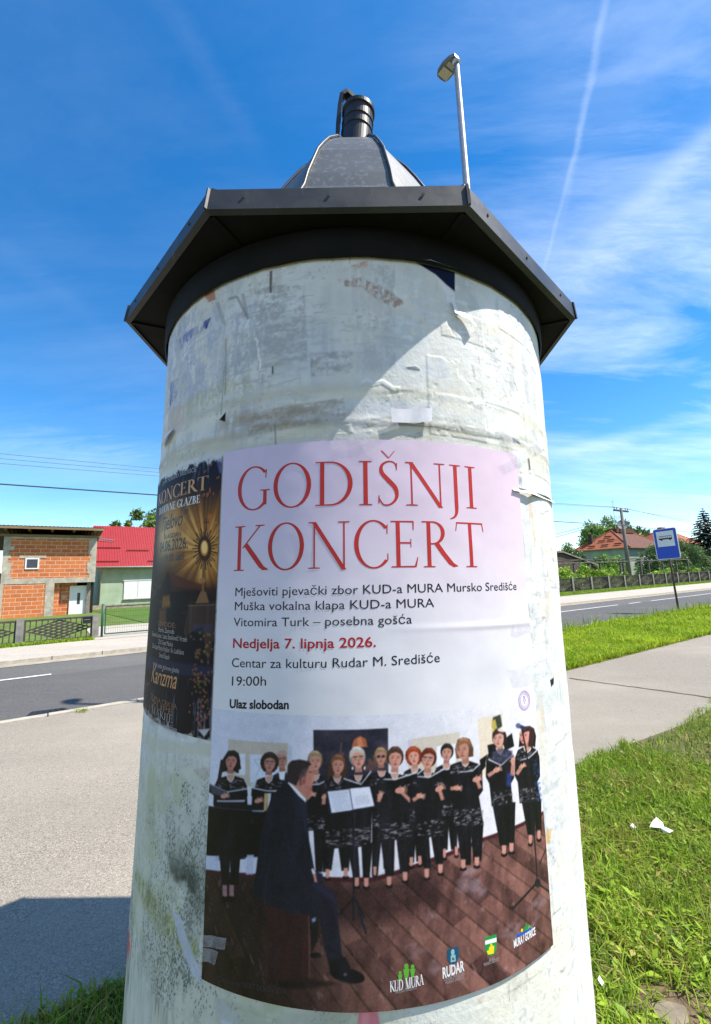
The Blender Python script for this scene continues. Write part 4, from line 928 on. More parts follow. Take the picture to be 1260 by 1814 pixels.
def hand(x, y, r_=5, ang=0.0):
    El((x, y), (r_ * 1.1, r_ * .72), (196, 140, 124), 1, .7, ang)
    for k in range(4):
        a = ang + (-.5 + .32 * k); Ln([(x + r_ * .5 * math.cos(a), y + r_ * .5 * math.sin(a)), (x + r_ * 1.7 * math.cos(a), y + r_ * 1.7 * math.sin(a))], 1.7, (206, 152, 136), .95)
    Ln([(x, y), (x + r_ * 1.1 * math.cos(ang - 1.3), y + r_ * 1.1 * math.sin(ang - 1.3))], 1.8, (190, 132, 118), .9)

# --- back row
# man in a suit behind the second singer
P_([(482, 1376), (494, 1369), (508, 1369), (518, 1378), (520, 1430), (480, 1430)], (30, 32, 44), 1, .8); P_([(495, 1368), (507, 1366), (505, 1382), (497, 1382)], (222, 226, 238), 1, .8)
head(501, 1347, 9.0, (120, 112, 112), 'none', (196, 148, 134), 'thin'); El((501, 1334), (8.6, 5), (178, 150, 142), .9)
# fair-haired woman with dark glasses, behind
tunic(676, 1369, 19, 1470, 15, band=.2); legs([(668, 1468, 9, 664, 1552), (684, 1468, 8, 684, 1540)]); shoes(664, 1552, 7); head(675, 1343, 8.8, (176, 140, 104), 'bob', (206, 156, 140), 'sun')
# woman with bright red curls
tunic(734, 1364, 19, 1460, 16); legs([(728, 1455, 10, 727, 1530), (741, 1455, 9, 742, 1528)]); shoes(728, 1536, 8); shoes(743, 1534, 8); head(734, 1343, 9.0, (184, 74, 42), 'curly', (220, 172, 156)); folder((716, 1375), (733, 1380), (751, 1366)); hand(727, 1400, 4, .5)
# woman with dark hair drawn back
tunic(790, 1358, 19, 1452, 16); legs([(784, 1448, 10, 786, 1508), (800, 1448, 9, 803, 1508)]); shoes(786, 1522, 7); shoes(807, 1518, 7); head(790, 1337, 8.6, (40, 30, 30), 'short', (216, 170, 154)); folder((778, 1368), (792, 1367), (808, 1366)); 
# --- left group at the piano
tunic(411, 1374, 24, 1520, 24); legs([(401, 1480, 11, 402, 1566), (420, 1480, 11, 418, 1566)])
for x in (401, 413): P_([(x - 4, 1566), (x + 4, 1566), (x + 4, 1592), (x - 4, 1592)], (150, 112, 118), 1, .8); El((x, 1591), (6.5, 6), (12, 10, 14)); El((x + 1, 1583), (2.6, 4), (162, 120, 122), .9)
head(411, 1348, 9.6, (34, 24, 30), 'long', (196, 140, 130)); Ln([(397, 1345), (393, 1370), (391, 1382)], 6, (26, 18, 24), 1); Ln([(424, 1340), (427, 1362)], 5, (26, 18, 24), 1)
tunic(478, 1377, 24, 1500, 22); head(478, 1352, 9.6, (56, 36, 34), 'curly', (206, 152, 140), 'thin')
folder((374, 1388), (405, 1403), (440, 1398), inner=(176, 180, 196)); P_([(374, 1387), (404, 1401), (404, 1412), (378, 1404)], (70, 72, 88), .9, .8); folder((448, 1396), (474, 1402), (494, 1403)); P_([(447, 1393), (455, 1372), (460, 1372), (453, 1396)], (206, 212, 228), .9, .8)
hand(400, 1409, 6, -.2); hand(459, 1418, 6, -.3)
# piano
P_([(370, 1426), (470, 1432), (492, 1434), (545, 1440), (545, 1470), (540, 1512), (366, 1513)], (9, 9, 14), 1, .8); P_([(386, 1417), (470, 1427), (470, 1436), (386, 1430)], (18, 18, 26), 1, 1); Ln([(372, 1427), (470, 1436)], 2.2, (52, 54, 70), .8); P_([(387, 1416), (437, 1416), (435, 1420), (388, 1419)], (190, 190, 206), .9, .8)
P_([(470, 1405), (476, 1405), (474, 1436), (469, 1436)], (198, 160, 110), 1, .8); P_([(476, 1405), (482, 1405), (480, 1428), (475, 1434)], (206, 202, 206), 1, .8); P_([(449, 1435), (470, 1435), (470, 1438), (449, 1437)], (190, 196, 212), .8, .8)
El((449, 1455), (3, 4), (50, 50, 64), .5, 1.6)
P_([(440, 1513), (452, 1513), (450, 1548), (438, 1548)], (190, 196, 220), .9, 1); P_([(368, 1514), (391, 1514), (391, 1540), (366, 1538)], (190, 198, 222), .9, 1)
# --- front row
def woman(x, y, r_, hair, style, ysh, wsh, yhem, whem, lg, sh, fold=None, hands=(), glasses=None, dx=0, turn=0.0, face=SK):
    legs(lg); tunic(x, ysh, wsh, yhem, whem, dx)
    for q in sh: shoes(*q)
    head(x, y, r_, hair, style, face, glasses, True, turn)
    for q in hands: sg = 1 if q[0] > x + dx else -1; Ln([(x + sg * wsh * 1.05, ysh + 48), (q[0], q[1])], 6.5, (178, 124, 110), 1, .9)
    if fold: folder(*fold)
    for q in hands: hand(*q)
woman(560, 1350, 10, (178, 148, 116), 'short', 1374, 22, 1470, 18, [(566, 1466, 10, 566, 1545), (580, 1466, 9, 578, 1545)], [], ((548, 1392), (566, 1391), (584, 1383)), [(553, 1407, 5, .2)])
woman(598, 1357, 10, (132, 84, 58), 'long', 1378, 23, 1502, 19, [(584, 1496, 10, 582, 1542), (610, 1496, 11, 612, 1543)], [(581, 1556, 9), (613, 1554, 9)], None, [(575, 1412, 5, -.6)])
woman(635, 1345, 11, (226, 216, 206), 'short', 1376, 25, 1500, 20, [(624, 1494, 10, 632, 1556), (650, 1494, 10, 649, 1556)], [(632, 1571, 10), (649, 1572, 10)], ((608, 1381), (640, 1392), (658, 1369)), [], 'thin'); El((625, 1362), (1.6, 3), (230, 226, 220)); El((646, 1362), (1.6, 3), (230, 226, 220))
woman(699, 1346, 11, (86, 56, 48), 'short', 1374, 27, 1488, 27, [(686, 1482, 13, 690, 1552), (714, 1482, 13, 716, 1548)], [(689, 1570, 10), (717, 1562, 10)], ((678, 1383), (700, 1384), (738, 1372)), [(708, 1402, 8, -.2), (673, 1412, 6, -1.2)])
woman(757, 1348, 10.5, (112, 44, 34), 'short', 1372, 25, 1484, 22, [(748, 1480, 11, 756, 1540), (773, 1480, 11, 777, 1534)], [(755, 1557, 10), (779, 1549, 10)], ((738, 1379), (760, 1381), (787, 1366)), [(743, 1412, 6, .2), (777, 1400, 7, -.5)], 'thin', dx=4)
woman(823, 1332, 11, (158, 108, 76), 'bob', 1352, 25, 1465, 24, [(820, 1460, 14, 824, 1535), (843, 1460, 12, 844, 1528)], [(819, 1541, 10), (843, 1537, 10)], ((812, 1372), (836, 1370), (858, 1350)), [(808, 1399, 6, .1), (843, 1384, 7, -.3)], dx=6, turn=-.2)
P_([(848, 1350), (862, 1340), (858, 1358), (852, 1370)], (12, 12, 16), 1, .8)
# the two on the right with stand and folders
P_([(862, 1324), (878, 1320), (880, 1345), (866, 1352)], (16, 16, 20), 1, .8); P_([(888, 1316), (905, 1303), (909, 1326), (893, 1334)], (14, 14, 18), 1, .8)
woman(884, 1313, 9.5, (62, 40, 40), 'short', 1330, 20, 1430, 17, [(884, 1425, 14, 892, 1502), (900, 1425, 11, 903, 1498)], [(891, 1517, 9), (904, 1513, 9)], ((863, 1350), (886, 1361), (908, 1341)), [(878, 1368, 6, -.4), (907, 1353, 6, -1.6)], dx=4, turn=-.2, face=(226, 184, 170)); El((889, 1297), (9, 4), (236, 226, 220), .9, 1.2)
P_([(871, 1336), (886, 1330), (906, 1334), (906, 1345), (886, 1358), (870, 1350)], (58, 62, 86), .7, 1.5); P_([(896, 1372), (905, 1374), (903, 1398), (895, 1396)], (52, 80, 170), .55, 2)
woman(932, 1309, 9.0, (58, 32, 36), 'long', 1328, 18, 1425, 17, [(932, 1420, 11, 939, 1484), (948, 1420, 8, 952, 1478)], [(937, 1499, 7), (952, 1491, 7)], ((918, 1352), (935, 1348), (950, 1334)), [(922, 1362, 5, -.5)], dx=5, turn=-.5, face=(216, 160, 148)); P_([(936, 1296), (943, 1310), (941, 1330), (933, 1326)], (50, 28, 32), 1, 1)
P_([(940, 1350), (951, 1350), (958, 1424), (948, 1424)], (40, 76, 150), .55, 2, tex=lambda x, y: sstep(.45, .6, fbm(x * 130, y * 260, 1, 3)))
# microphone on its stand
Ln([(922, 1294), (931, 1340), (945, 1500), (949, 1560)], 2.4, (26, 24, 30), 1); Ln([(916, 1290), (930, 1296)], 6.5, (44, 48, 70), 1); El((916, 1290), (4.4, 4.6), (84, 96, 134)); El((950, 1568), (5, 8), (24, 24, 30)); Ln([(948, 1568), (906, 1613)], 3.2, (22, 20, 26), 1); Ln([(951, 1570), (972, 1585)], 3, (24, 22, 28), 1); Ln([(953, 1535), (966, 1503)], 2, (40, 34, 38), .9); El((907, 1612), (3, 2.4), (14, 14, 16))
# music stand in front
Ln([(626, 1436), (627, 1590)], 3.2, (16, 16, 24), 1); Ln([(629, 1440), (629, 1560)], 1, (70, 74, 96), .7)
P_([(577, 1402), (656, 1392), (666, 1431), (584, 1443)], (24, 30, 46), 1, .8); P_([(581, 1403), (619, 1399), (625, 1436), (588, 1441)], (206, 212, 232), 1, .7); P_([(620, 1398), (655, 1395), (663, 1429), (626, 1435)], (220, 222, 238), 1, .7)
for k in range(9):
    Ln([(587 + k * .8, 1408 + k * 3.5), (616 + k * .8, 1404.5 + k * 3.5)], 1.0, (150, 154, 178), .7); 
    if 2 < k < 8: Ln([(626 + k * .8, 1404 + k * 3.2), (650 + k * .9, 1401 + k * 3.2)], 1.0, (150, 154, 178), .7)
Ln([(627, 1590), (602, 1620)], 3, (16, 16, 24), 1); Ln([(628, 1588), (649, 1655)], 3.6, (26, 28, 42), 1); Ln([(630, 1592), (645, 1626)], 2.6, (16, 16, 22), 1); Ln([(626, 1590), (626, 1632)], 3, (16, 16, 22), 1); Ln([(626, 1632), (604, 1618)], 1.6, (30, 30, 40), 1); Ln([(626, 1632), (640, 1620)], 1.6, (30, 30, 40), 1)
# the conductor seated on a dark box, seen from behind and the side
P_([(474, 1606), (548, 1615), (549, 1735), (476, 1738)], lambda s_, z_: np.array((34, 18, 24)) + (np.array((62, 32, 32)) - np.array((34, 18, 24))) * fbm(s_ * 90, z_ * 14, 3, 3)[..., None], 1, .8); Ln([(548.5, 1616), (549, 1734)], 1.4, (120, 86, 78), .8); P_([(476, 1738), (549, 1734), (600, 1742), (520, 1752)], (12, 8, 12), .7, 3)
P_([(550, 1618), (564, 1620), (566, 1660), (552, 1690)], (20, 16, 24), .9, 1); P_([(553, 1627), (561, 1624), (560, 1632), (554, 1634)], (150, 170, 200), .8, 1); El((560, 1692), (10, 5), (14, 12, 20))
P_([(452, 1582), (466, 1545), (560, 1560), (590, 1580), (598, 1600), (600, 1630), (606, 1690), (620, 1716), (586, 1722), (574, 1670), (566, 1622), (520, 1616), (470, 1600)], (24, 24, 38), 1, .9)
P_([(545, 1556), (590, 1578), (598, 1598), (598, 1640), (592, 1600), (560, 1575)], (42, 42, 66), .7, 2.5); P_([(552, 1540), (572, 1548), (575, 1562), (560, 1568), (552, 1556)], (30, 32, 54), 1, 1)
P_([(512, 1386), (526, 1388), (543, 1410), (545, 1450), (549, 1490), (556, 1530), (562, 1562), (548, 1568), (520, 1580), (470, 1590), (448, 1584), (456, 1540), (462, 1490), (470, 1450), (482, 1414), (496, 1395)], (19, 21, 34), 1, .9)
P_([(514, 1388), (535, 1406), (545, 1425), (547, 1480), (540, 1470), (530, 1420)], (38, 42, 66), .6, 2.5); Ln([(500, 1440), (512, 1500), (540, 1560)], 3, (32, 36, 58), .5, 2); Ln([(480, 1520), (470, 1580)], 2, (34, 36, 56), .5, 2)
P_([(554, 1542), (559, 1542), (563, 1563), (558, 1562)], (190, 130, 112), 1, .9); P_([(552, 1540), (556, 1538), (560, 1548), (555, 1548)], (220, 224, 236), .9, .9)
P_([(511, 1387), (516, 1384), (530, 1398), (543, 1414), (543, 1422), (530, 1410)], (226, 228, 238), 1, .8)
P_([(512, 1352), (520, 1348), (544, 1350), (553, 1358), (557, 1377), (556, 1386), (554, 1392), (554, 1404), (547, 1412), (541, 1414), (528, 1399), (514, 1386), (510, 1372)], (186, 124, 108), 1, .9)
P_([(510, 1374), (511, 1356), (518, 1348), (532, 1346), (547, 1349), (553, 1355), (548, 1358), (540, 1372), (533, 1376), (526, 1392), (514, 1387)], (44, 34, 38), 1, .9)
P_([(530, 1374), (538, 1362), (548, 1360), (543, 1374), (540, 1388), (532, 1392)], (78, 62, 62), .8, 1.8); El((539, 1384), (4.2, 7), (178, 104, 92)); El((539.5, 1385), (2, 4), (140, 74, 70), .9, 1)
P_([(553, 1370), (559, 1384), (553, 1388)], (196, 132, 114), 1, .8); Ln([(548, 1368), (554, 1369)], 1.6, (60, 40, 40), .9); Ln([(550, 1399), (555, 1398)], 1.6, (120, 50, 50), .9); P_([(541, 1392), (552, 1394), (551, 1408), (543, 1413)], (166, 104, 92), .5, 2)
El((616, 1728), (31, 13), (13, 13, 20), 1, .9, .22); P_([(584, 1700), (612, 1695), (622, 1714), (600, 1730), (585, 1725)], (14, 14, 22), 1, .9); El((612, 1726), (3, 3), (120, 124, 144), .7, 1.2); Ln([(600, 1735), (640, 1748)], 2, (50, 50, 62), .5, 1.2)
# transparent tape glints printed dark at the lower left
def soften(c, n=1):
    for _ in range(n):
        for ax_ in (0, 1): c = 0.25 * np.roll(c, 1, ax_) + 0.5 * c + 0.25 * np.roll(c, -1, ax_)
    return c
lumc = CH.c.mean(-1, keepdims=True)
# folds and sheen in the dark cloth, uneven room light, lens softness and print grain
fold_ = (fbm(cs * 60 + 3 * fbm(cs * 9, cz * 9, 1, 2), cz * 16, 3, 4)[..., None] - 0.42)
CH.c = CH.c + np.clip(fold_, 0, 1) * np.array((54, 56, 70)) * np.clip(1 - lumc / 46, 0, 1)
CH.c = CH.c * (0.97 + 0.06 * fbm(cs * 5, cz * 5, 2, 3)[..., None])
CH.c = CH.c * (0.965 + 0.07 * fbm(cs * 75, cz * 75, 5, 3)[..., None])
e_row, e_col = CH.c[-2:].copy(), CH.c[:, -2:].copy()
CH.c = soften(CH.c, 1); CH.c[:2] = CH.c[2]; CH.c[-2:] = e_row; CH.c[:, :2] = CH.c[:, 2:3]; CH.c[:, -2:] = e_col
grain = np.random.default_rng(8).normal(0, 1, cs.shape)
CH.c[:] = np.clip(CH.c + soften(grain[..., None], 1) * np.array((8, 7, 9)), 0, 255)
photo = under_poster(sheet_mesh(CH, 'photograph'))

# logos along the foot of the sheet, and the designer's credit
lg = Ink(sheet_now); lm = [print_mat, white_ink, green_ink, teal_ink, mint_ink, shield_ink, yellow_ink, sky_ink, dim_ink, pale_ink]
def blob(x, y, rx, ry, n=14):
    c, z = unroll(x, y); k = 0.0011
    lg.lay([(c + rx * k * math.cos(2 * math.pi * i / n), z + ry * k * math.sin(2 * math.pi * i / n)) for i in range(n)], [tuple(range(n))])
def area(*pts): P = [unroll(*p) for p in pts]; lg.lay(P, [tuple(range(len(P)))])
lg.cur = 2
for x, y, k in ((708, 1727, 1.0), (719, 1719, 1.5), (730, 1718, 1.25)):
    blob(x, y - 7 * k, 2.3 * k, 2.6 * k); area((x - 3.6 * k, y - 3.6 * k), (x + 3.6 * k, y - 4.4 * k), (x + 2.6 * k, y + 3 * k), (x + 1.6 * k, y + 8 * k), (x - 1.6 * k, y + 8 * k), (x - 2.6 * k, y + 3 * k))
lg.cur = 1
serif_line(lg, 'KUD MURA', unroll(690, 1754), unroll(749, 1741), 0.0155, 0.02, 0.0009)
sans_line(lg, 'RUDAR', unroll(783, 1730), unroll(821, 1716), 0.0150, bold=0.03)
lg.cur = 9
sans_line(lg, 'MURSKO SREDIŠĆE', unroll(700, 1757), unroll(737, 1748), 0.004)
sans_line(lg, 'CENTAR ZA KULTURU', unroll(786, 1735), unroll(822, 1723), 0.0045); sans_line(lg, 'MURSKO SREDIŠĆE', unroll(788, 1741), unroll(820, 1730), 0.0045)
sans_line(lg, 'GRAD', unroll(864, 1700), unroll(873, 1697), 0.005); sans_line(lg, 'MURSKO SREDIŠĆE', unroll(855, 1709), unroll(882, 1698), 0.0048)
lg.cur = 3; area((791, 1679), (811, 1674), (811, 1694), (807, 1702), (801, 1707), (795, 1703), (791, 1697))
lg.cur = 4; area((797, 1690), (805, 1688), (806, 1700), (797, 1702)); blob(800.5, 1684, 3.2, 4.2); lg.cur = 3; area((799, 1696), (800.2, 1693), (801.2, 1695.5), (802.4, 1692.5), (804, 1698), (802.8, 1698.5), (801.3, 1696.6), (800, 1699))
lg.cur = 5; area((857, 1658), (877, 1652), (877, 1678), (873, 1686), (868, 1691), (861, 1688), (857, 1679))
lg.cur = 1; area((857, 1664), (877, 1658), (877, 1665.5), (857, 1671))
lg.cur = 6; area((864, 1675), (873, 1672), (872, 1686), (863, 1688)); area((866, 1670), (869, 1668), (870, 1675), (866, 1676)); area((860, 1682), (865, 1679), (865, 1688), (862, 1688))
lg.cur = 7; area((913, 1653), (925, 1649), (938, 1640), (939, 1644), (926, 1653), (913, 1659))
lg.cur = 5; area((926, 1647), (929, 1631), (933, 1645)); lg.cur = 2; area((931, 1645), (934, 1636), (938, 1640)); lg.cur = 6; blob(922, 1646, 2.6, 2.6)
lg.cur = 1; sans_line(lg, 'MURA I GORICE', unroll(908, 1677), unroll(946, 1653), 0.0120, bold=0.03)
lg.cur = 8; sans_line(lg, 'Oblikovanje: NEXT DESIGN 2026', unroll(390, 1735), unroll(508, 1757), 0.0085)
lo = lg.build('lettering', lm); lo.data.transform(pinv); join_into(photo, lo)

# ---- the older dark poster to the left, wrapping out of sight
QL, QR, QT, QB = -0.7225, -0.3000, 0.2645, -0.3240
CD = Canvas(np.arange(QL, QR + 0.0006, 0.0016), np.arange(QB, QT + 0.0008, 0.0016), (26, 20, 26)); CD.cell = 0.0016
ds, dz = CD.S, CD.Z
dn = fbm(ds * 30, dz * 30, 1, 5)
top_ = sstep(0.10, 0.22, dz); bot_ = sstep(-0.02, -0.14, dz)
hx, hz_ = unroll(364, 975)
ang = np.arctan2(dz - hz_, ds - hx); rr_ = np.hypot(ds - hx, (dz - hz_) * 0.9)
rays = fbm(np.cos(ang) * 9 + 20, np.sin(ang) * 9 + 20, 2, 4)
glow = np.exp(-(rr_ / 0.13) ** 2) * (0.5 + 1.1 * rays); glow += 0.75 * np.exp(-(((ds + 0.52) / 0.12) ** 2 + ((dz - 0.13) / 0.10) ** 2)) * (0.4 + 1.0 * dn)
glow = np.clip(0.68 * glow * sstep(-0.06, 0.0, dz) * (1 - sstep(0.17, 0.25, dz)), 0, 1)
col = np.ones(ds.shape + (3,)) * np.array((26, 20, 24.0)); col = col * (1 - top_[..., None]) + np.array((22, 24, 42)) * top_[..., None]
def over(c, a):
    global col
    col = col * (1 - a[..., None]) + np.array(c, float) * a[..., None]
over((140, 78, 22), glow * 0.95); over((218, 146, 52), np.clip(glow * 1.5 - 0.45, 0, 1)); over((250, 222, 160), np.clip(glow * 1.7 - 0.95, 0, 1) * 0.9)
over((232, 206, 160), np.exp(-(((ds + 0.53) / 0.085) ** 2 + ((dz - 0.105) / 0.075) ** 2)) * 0.8)
emb = sstep(0.66, 0.74, fbm(ds * 90, dz * 60, 4, 3)) * sstep(-0.39, -0.34, ds) * sstep(0.05, 0.12, dz); over((190, 110, 60), emb * 0.7)
over((96, 62, 36), sstep(0.5, 0.7, fbm(ds * 20, dz * 90, 3, 4)) * sstep(-0.13, -0.05, dz) * (1 - sstep(-0.02, 0.02, dz)) * 0.6)
over((12, 10, 14), bot_ * 0.35)
CD.c[:] = col
Pd, Ed, Ld = CD.poly, CD.ell, CD.line
Pd([(298, 1012), (318, 1022), (360, 1040), (360, 1050), (290, 1055), (285, 1048)], (58, 30, 20), 1, .9); Pd([(298, 1012), (360, 1036), (360, 1044), (312, 1040)], (84, 44, 26), .9, 1); Pd([(284, 1048), (300, 1015), (306, 1052)], (34, 20, 18), .9, 1); Pd([(286, 1050), (356, 1046), (354, 1064), (288, 1066)], (24, 14, 14), .8, 1.2)
Pd([(290, 1056), (302, 1054), (304, 1075), (288, 1078)], (214, 150, 60), .5, 2.5); Pd([(284, 1080), (296, 1078), (296, 1110), (284, 1112)], (190, 130, 60), .4, 3)
for k in range(30):                            # sunburst vessel: spikes, ring, pale disc
    a = 2 * math.pi * k / 30; r1_ = 26 if k % 2 else 21; Ld([(364 + 7 * math.cos(a), 972 + 15 * math.sin(a)), (364 + r1_ * .86 * math.cos(a), 972 + r1_ * 1.45 * math.sin(a))], 2.0, (58, 36, 20), .95)
Ed((364, 972), (12, 22), (66, 42, 22)); Ed((363.5, 971), (7, 14), (200, 130, 56)); Ed((363.5, 970), (5, 11), (246, 206, 130))
Ld([(367, 940), (367, 918)], 2.4, (84, 56, 30)); Ld([(362, 926), (372, 925)], 2.4, (84, 56, 30))
Ld([(362, 1000), (361, 1050)], 4, (120, 84, 50)); Ed((361, 1028), (4.5, 5), (150, 110, 70)); Pd([(357, 1048), (366, 1048), (372, 1068), (348, 1069)], (128, 92, 60), 1, 1)
Pd([(336, 1072), (384, 1070), (380, 1130), (370, 1180), (360, 1110), (348, 1115), (330, 1128), (327, 1120)], lambda s_, z_: np.array((66, 50, 42)) * (0.7 + 0.6 * fbm(s_ * 90, z_ * 4, 2, 3)[..., None]), 1, 1); Ld([(336, 1073), (384, 1071)], 2, (120, 96, 76), .8)
Pd([(344, 1104), (378, 1106), (378, 1122), (344, 1119)], (58, 62, 104), .45, 1.5); Pd([(266, 1160), (380, 1180), (379, 1200), (262, 1182)], (52, 54, 92), .55, 2)
rg = np.random.default_rng(5)
for k in range(110):
    x, y = rg.uniform(338, 378), rg.uniform(1120, 1300)
    if rg.random() < 0.5: x = rg.normal(362, 9)
    Ed((x, y), (rg.uniform(1.6, 3.6), rg.uniform(1.6, 3.8)), (rg.uniform(70, 150), rg.uniform(46, 92), rg.uniform(30, 56)), .65, 1.2); Ed((x - .5, y - .8), (.9, .9), (220, 170, 110), .5, 1)
for k in range(22): Ed((rg.uniform(258, 272), rg.uniform(1190, 1300)), (rg.uniform(1, 2), rg.uniform(2, 5)), (120, 66, 50), .5, 1.4)
# torn whitish edges of the old sheet
edge = fbm(ds * 70, dz * 70, 5, 4)
CD.c[:] = CD.c * (1 - (sstep(0.010, 0.0, QT - dz + (edge - 0.55) * 0.03))[..., None]) + np.array((200, 206, 206)) * (sstep(0.010, 0.0, QT - dz + (edge - 0.55) * 0.03))[..., None]
CD.c[:] = CD.c * (1 - (sstep(0.008, 0.0, dz - QB + (edge - 0.5) * 0.04) * .8)[..., None]) + np.array((170, 178, 176)) * (sstep(0.008, 0.0, dz - QB + (edge - 0.5) * 0.04) * .8)[..., None]
rub = sstep(0.60, 0.70, fbm(ds * 120, dz * 14, 1, 4)) * (sstep(0.19, 0.25, dz) + sstep(-0.17, -0.27, dz)); CD.c[:] = CD.c * (1 - 0.5 * rub[..., None]) + np.array((120, 128, 150)) * 0.5 * rub[..., None]
Pd([(352, 1292), (374, 1290), (364, 1305)], (190, 194, 200), .9, 1); Pd([(385, 815), (398, 810), (396, 842), (390, 838)], (120, 120, 176), .6, 1.5)
old = thing('sacred_music_poster', 'dark gold and black sacred music concert poster with sunburst vessel', 'poster', tuple(on_drum(-0.51, -0.03, 0.0)))
bpy.context.view_layer.update()
oinv = Matrix.Translation(-old.location)
old_lift = lambda s, z: 0.0022 + 0.0014 * (fbm(s * 9, z * 9, 2, 3) - 0.5)
opaper = CD.mesh('paper', mat('dull_print', (0.95, 1.0), 0.6, scale=20, attr=True, spec=0.16), None, old_lift(ds, dz))
ik = Ink(old_lift); im = [MATS['dull_print'], gold_ink, white_ink, navy_ink, dimgold, pale_ink]
SC = -0.485
def mid(y, x=345): return unroll(x, y)[1]
def cen(fn, text, zc, half_w, cap, **k): fn(ik, text, (SC - half_w, zc), (SC + half_w, zc), cap, **k)
ik.cur = 5; cen(sans_line, 'ŽUPA MURSKO SREDIŠĆE', unroll(340, 838)[1], 0.100, 0.0095)
zK = unroll(368, 866)[1]
ik.cur = 1; cen(serif_line, 'KONCERT', zK - 0.002, 0.143, 0.032, gap=0.05, bold=0.0035)
ik.cur = 2; cen(serif_line, 'DUHOVNE GLAZBE', unroll(355, 891)[1], 0.119, 0.0185, gap=0.05, bold=0.0014)
ik.cur = 3
def script(text, x0, z0, h, w_):
    """hand-drawn looking italics: the built-in letters sheared"""
    sans_line(ik, text, (x0, z0), (x0 + w_, z0 + 0.004), h, shear=0.35)
script('Tijelovo”', -0.560, unroll(320, 934)[1], 0.036, 0.150)
sans_line(ik, 'BLAGDAN', (SC - 0.05, unroll(320, 950)[1]), (SC + 0.05, unroll(320, 950)[1]), 0.011)
ik.lay([(SC - .09, unroll(320, 955)[1]), (SC + .08, unroll(320, 955)[1]), (SC + .08, unroll(320, 955)[1] + .0012), (SC - .09, unroll(320, 955)[1] + .0012)], [(0, 1, 2, 3)])
cen(sans_line, '04.06.2026.', unroll(335, 971)[1], 0.082, 0.026, bold=0.012); cen(sans_line, 'u 18:00 sati', unroll(326, 992)[1], 0.066, 0.018, bold=0.006)
ik.cur = 4; cen(sans_line, 'IZVODE:', unroll(308, 1112)[1], 0.05, 0.011)
ik.cur = 5
for t_, y, hw in (('Patrik Zamuda', 1123, 0.045), ('Emanuel Lenac i Lana Stanković Vrzek', 1134, 0.100), ('ZVU Sveti Marko', 1146, 0.042), ('Zbor župe Marije Kraljice i Sv. Ladislava', 1157, 0.090), ('Senad Šepak', 1170, 0.03)):
    cen(sans_line, t_, unroll(310, y)[1], hw, 0.0105)
cen(sans_line, 'vokalni sastav duhovne glazbe', unroll(310, 1190)[1], 0.075, 0.0095, shear=0.2)
ik.cur = 1; script('Karizma', -0.565, unroll(300, 1220)[1], 0.038, 0.148)
ik.cur = 4; cen(sans_line, 'ŽUPNA CRKVA', unroll(300, 1252)[1], 0.075, 0.011); cen(sans_line, 'ŽUPE', unroll(300, 1264)[1], 0.06, 0.012)
ik.cur = 5; cen(serif_line, 'MARIJE', unroll(300, 1278)[1], 0.06, 0.015); cen(sans_line, 'Kraljice i Sv. Ladislava', unroll(300, 1293)[1], 0.08, 0.013)
ol = ik.build('lettering', im)
join_into(opaper, ol)
opaper.data.transform(oinv); opaper.parent = old

# ---- strips of tape (each one could be peeled off on its own)
tape_m = bpy.data.materials.new('clear_tape'); tape_m.use_nodes = True
t = NT(tape_m.node_tree); o_ = t.n('ShaderNodeOutputMaterial')
pb = t.n('ShaderNodeBsdfPrincipled', i_Roughness=0.3); pb.inputs['Base Color'].default_value = (0.74, 0.74, 0.80, 1)
tp = t.n('ShaderNodeBsdfTransparent'); nz = t.noise(t.n('ShaderNodeTexCoord').outputs['Object'], 70, 4)
mx = t.n('ShaderNodeMixShader', i_0=t.ramp(nz, ((0.3, 0.10), (0.7, 0.30))), i_1=tp.outputs[0], i_2=pb.outputs[0]); t.link(mx.outputs[0], o_.inputs[0])
masking = mat('masking_tape', (0.72, 0.72, 0.77), 0.7, (0.60, 0.60, 0.66), 40)
def tape(a, b_, wd, label, m_=tape_m, lift=0.0085, name='tape_strip', grp=None):
    n = 10; V = []; bend = 0
    for i in range(n + 1):
        t_ = i / n; x, y = a[0] + (b_[0] - a[0]) * t_, a[1] + (b_[1] - a[1]) * t_
        d = math.hypot(b_[0] - a[0], b_[1] - a[1]); nx, ny = -(b_[1] - a[1]) / d, (b_[0] - a[0]) / d
        for k in (-1, 1):
            jag = (random.uniform(-1, 1) if i in (0, n) else 0)
            s_, z_ = unroll(x + nx * wd / 2 * k + jag * 2, y + ny * wd / 2 * k + jag * 2); V.append(on_drum(np.array(s_), np.array(z_), lift + 0.0015 * math.sin(7 * t_ + a[0])))
    b = MB(); b.add(V, [(2 * i, 2 * i + 1, 2 * i + 3, 2 * i + 2) for i in range(n)])
    o = b.build(name, m_, None, True); c_ = Vector(V[n]); o.data.transform(Matrix.Translation(-c_)); o.location = c_
    return tag(o, label, 'tape', grp or 'tape strips holding the posters')
tape((625, 738), (662, 806), 26, 'clear tape strip slanting down onto the top edge of the white poster')
tape((588, 792), (704, 752), 17, 'long clear tape strip rising from the white poster top edge to masking tape', lift=0.0095)
tape((693, 739), (764, 738), 24, 'crumpled white masking tape above the white poster headline', masking, 0.008)
tape((882, 752), (922, 822), 17, 'clear tape strip crossing the top right corner of the white poster')
tape((885, 828), (956, 786), 18, 'clear tape strip rising right from the white poster corner', lift=0.0095)
tape((905, 1108), (950, 1105), 22, 'short clear tape on the right edge beside the first text lines')
tape((904, 1195), (975, 1170), 34, 'wide clear tape over the right edge above the violet stamp')
tape((360, 1661), (406, 1665), 21, 'pale tape strip across the lower left edge of the choir photograph', lift=0.009)
tape((359, 1683), (392, 1692), 24, 'pale tape piece below another on the lower left poster edge', lift=0.0085)
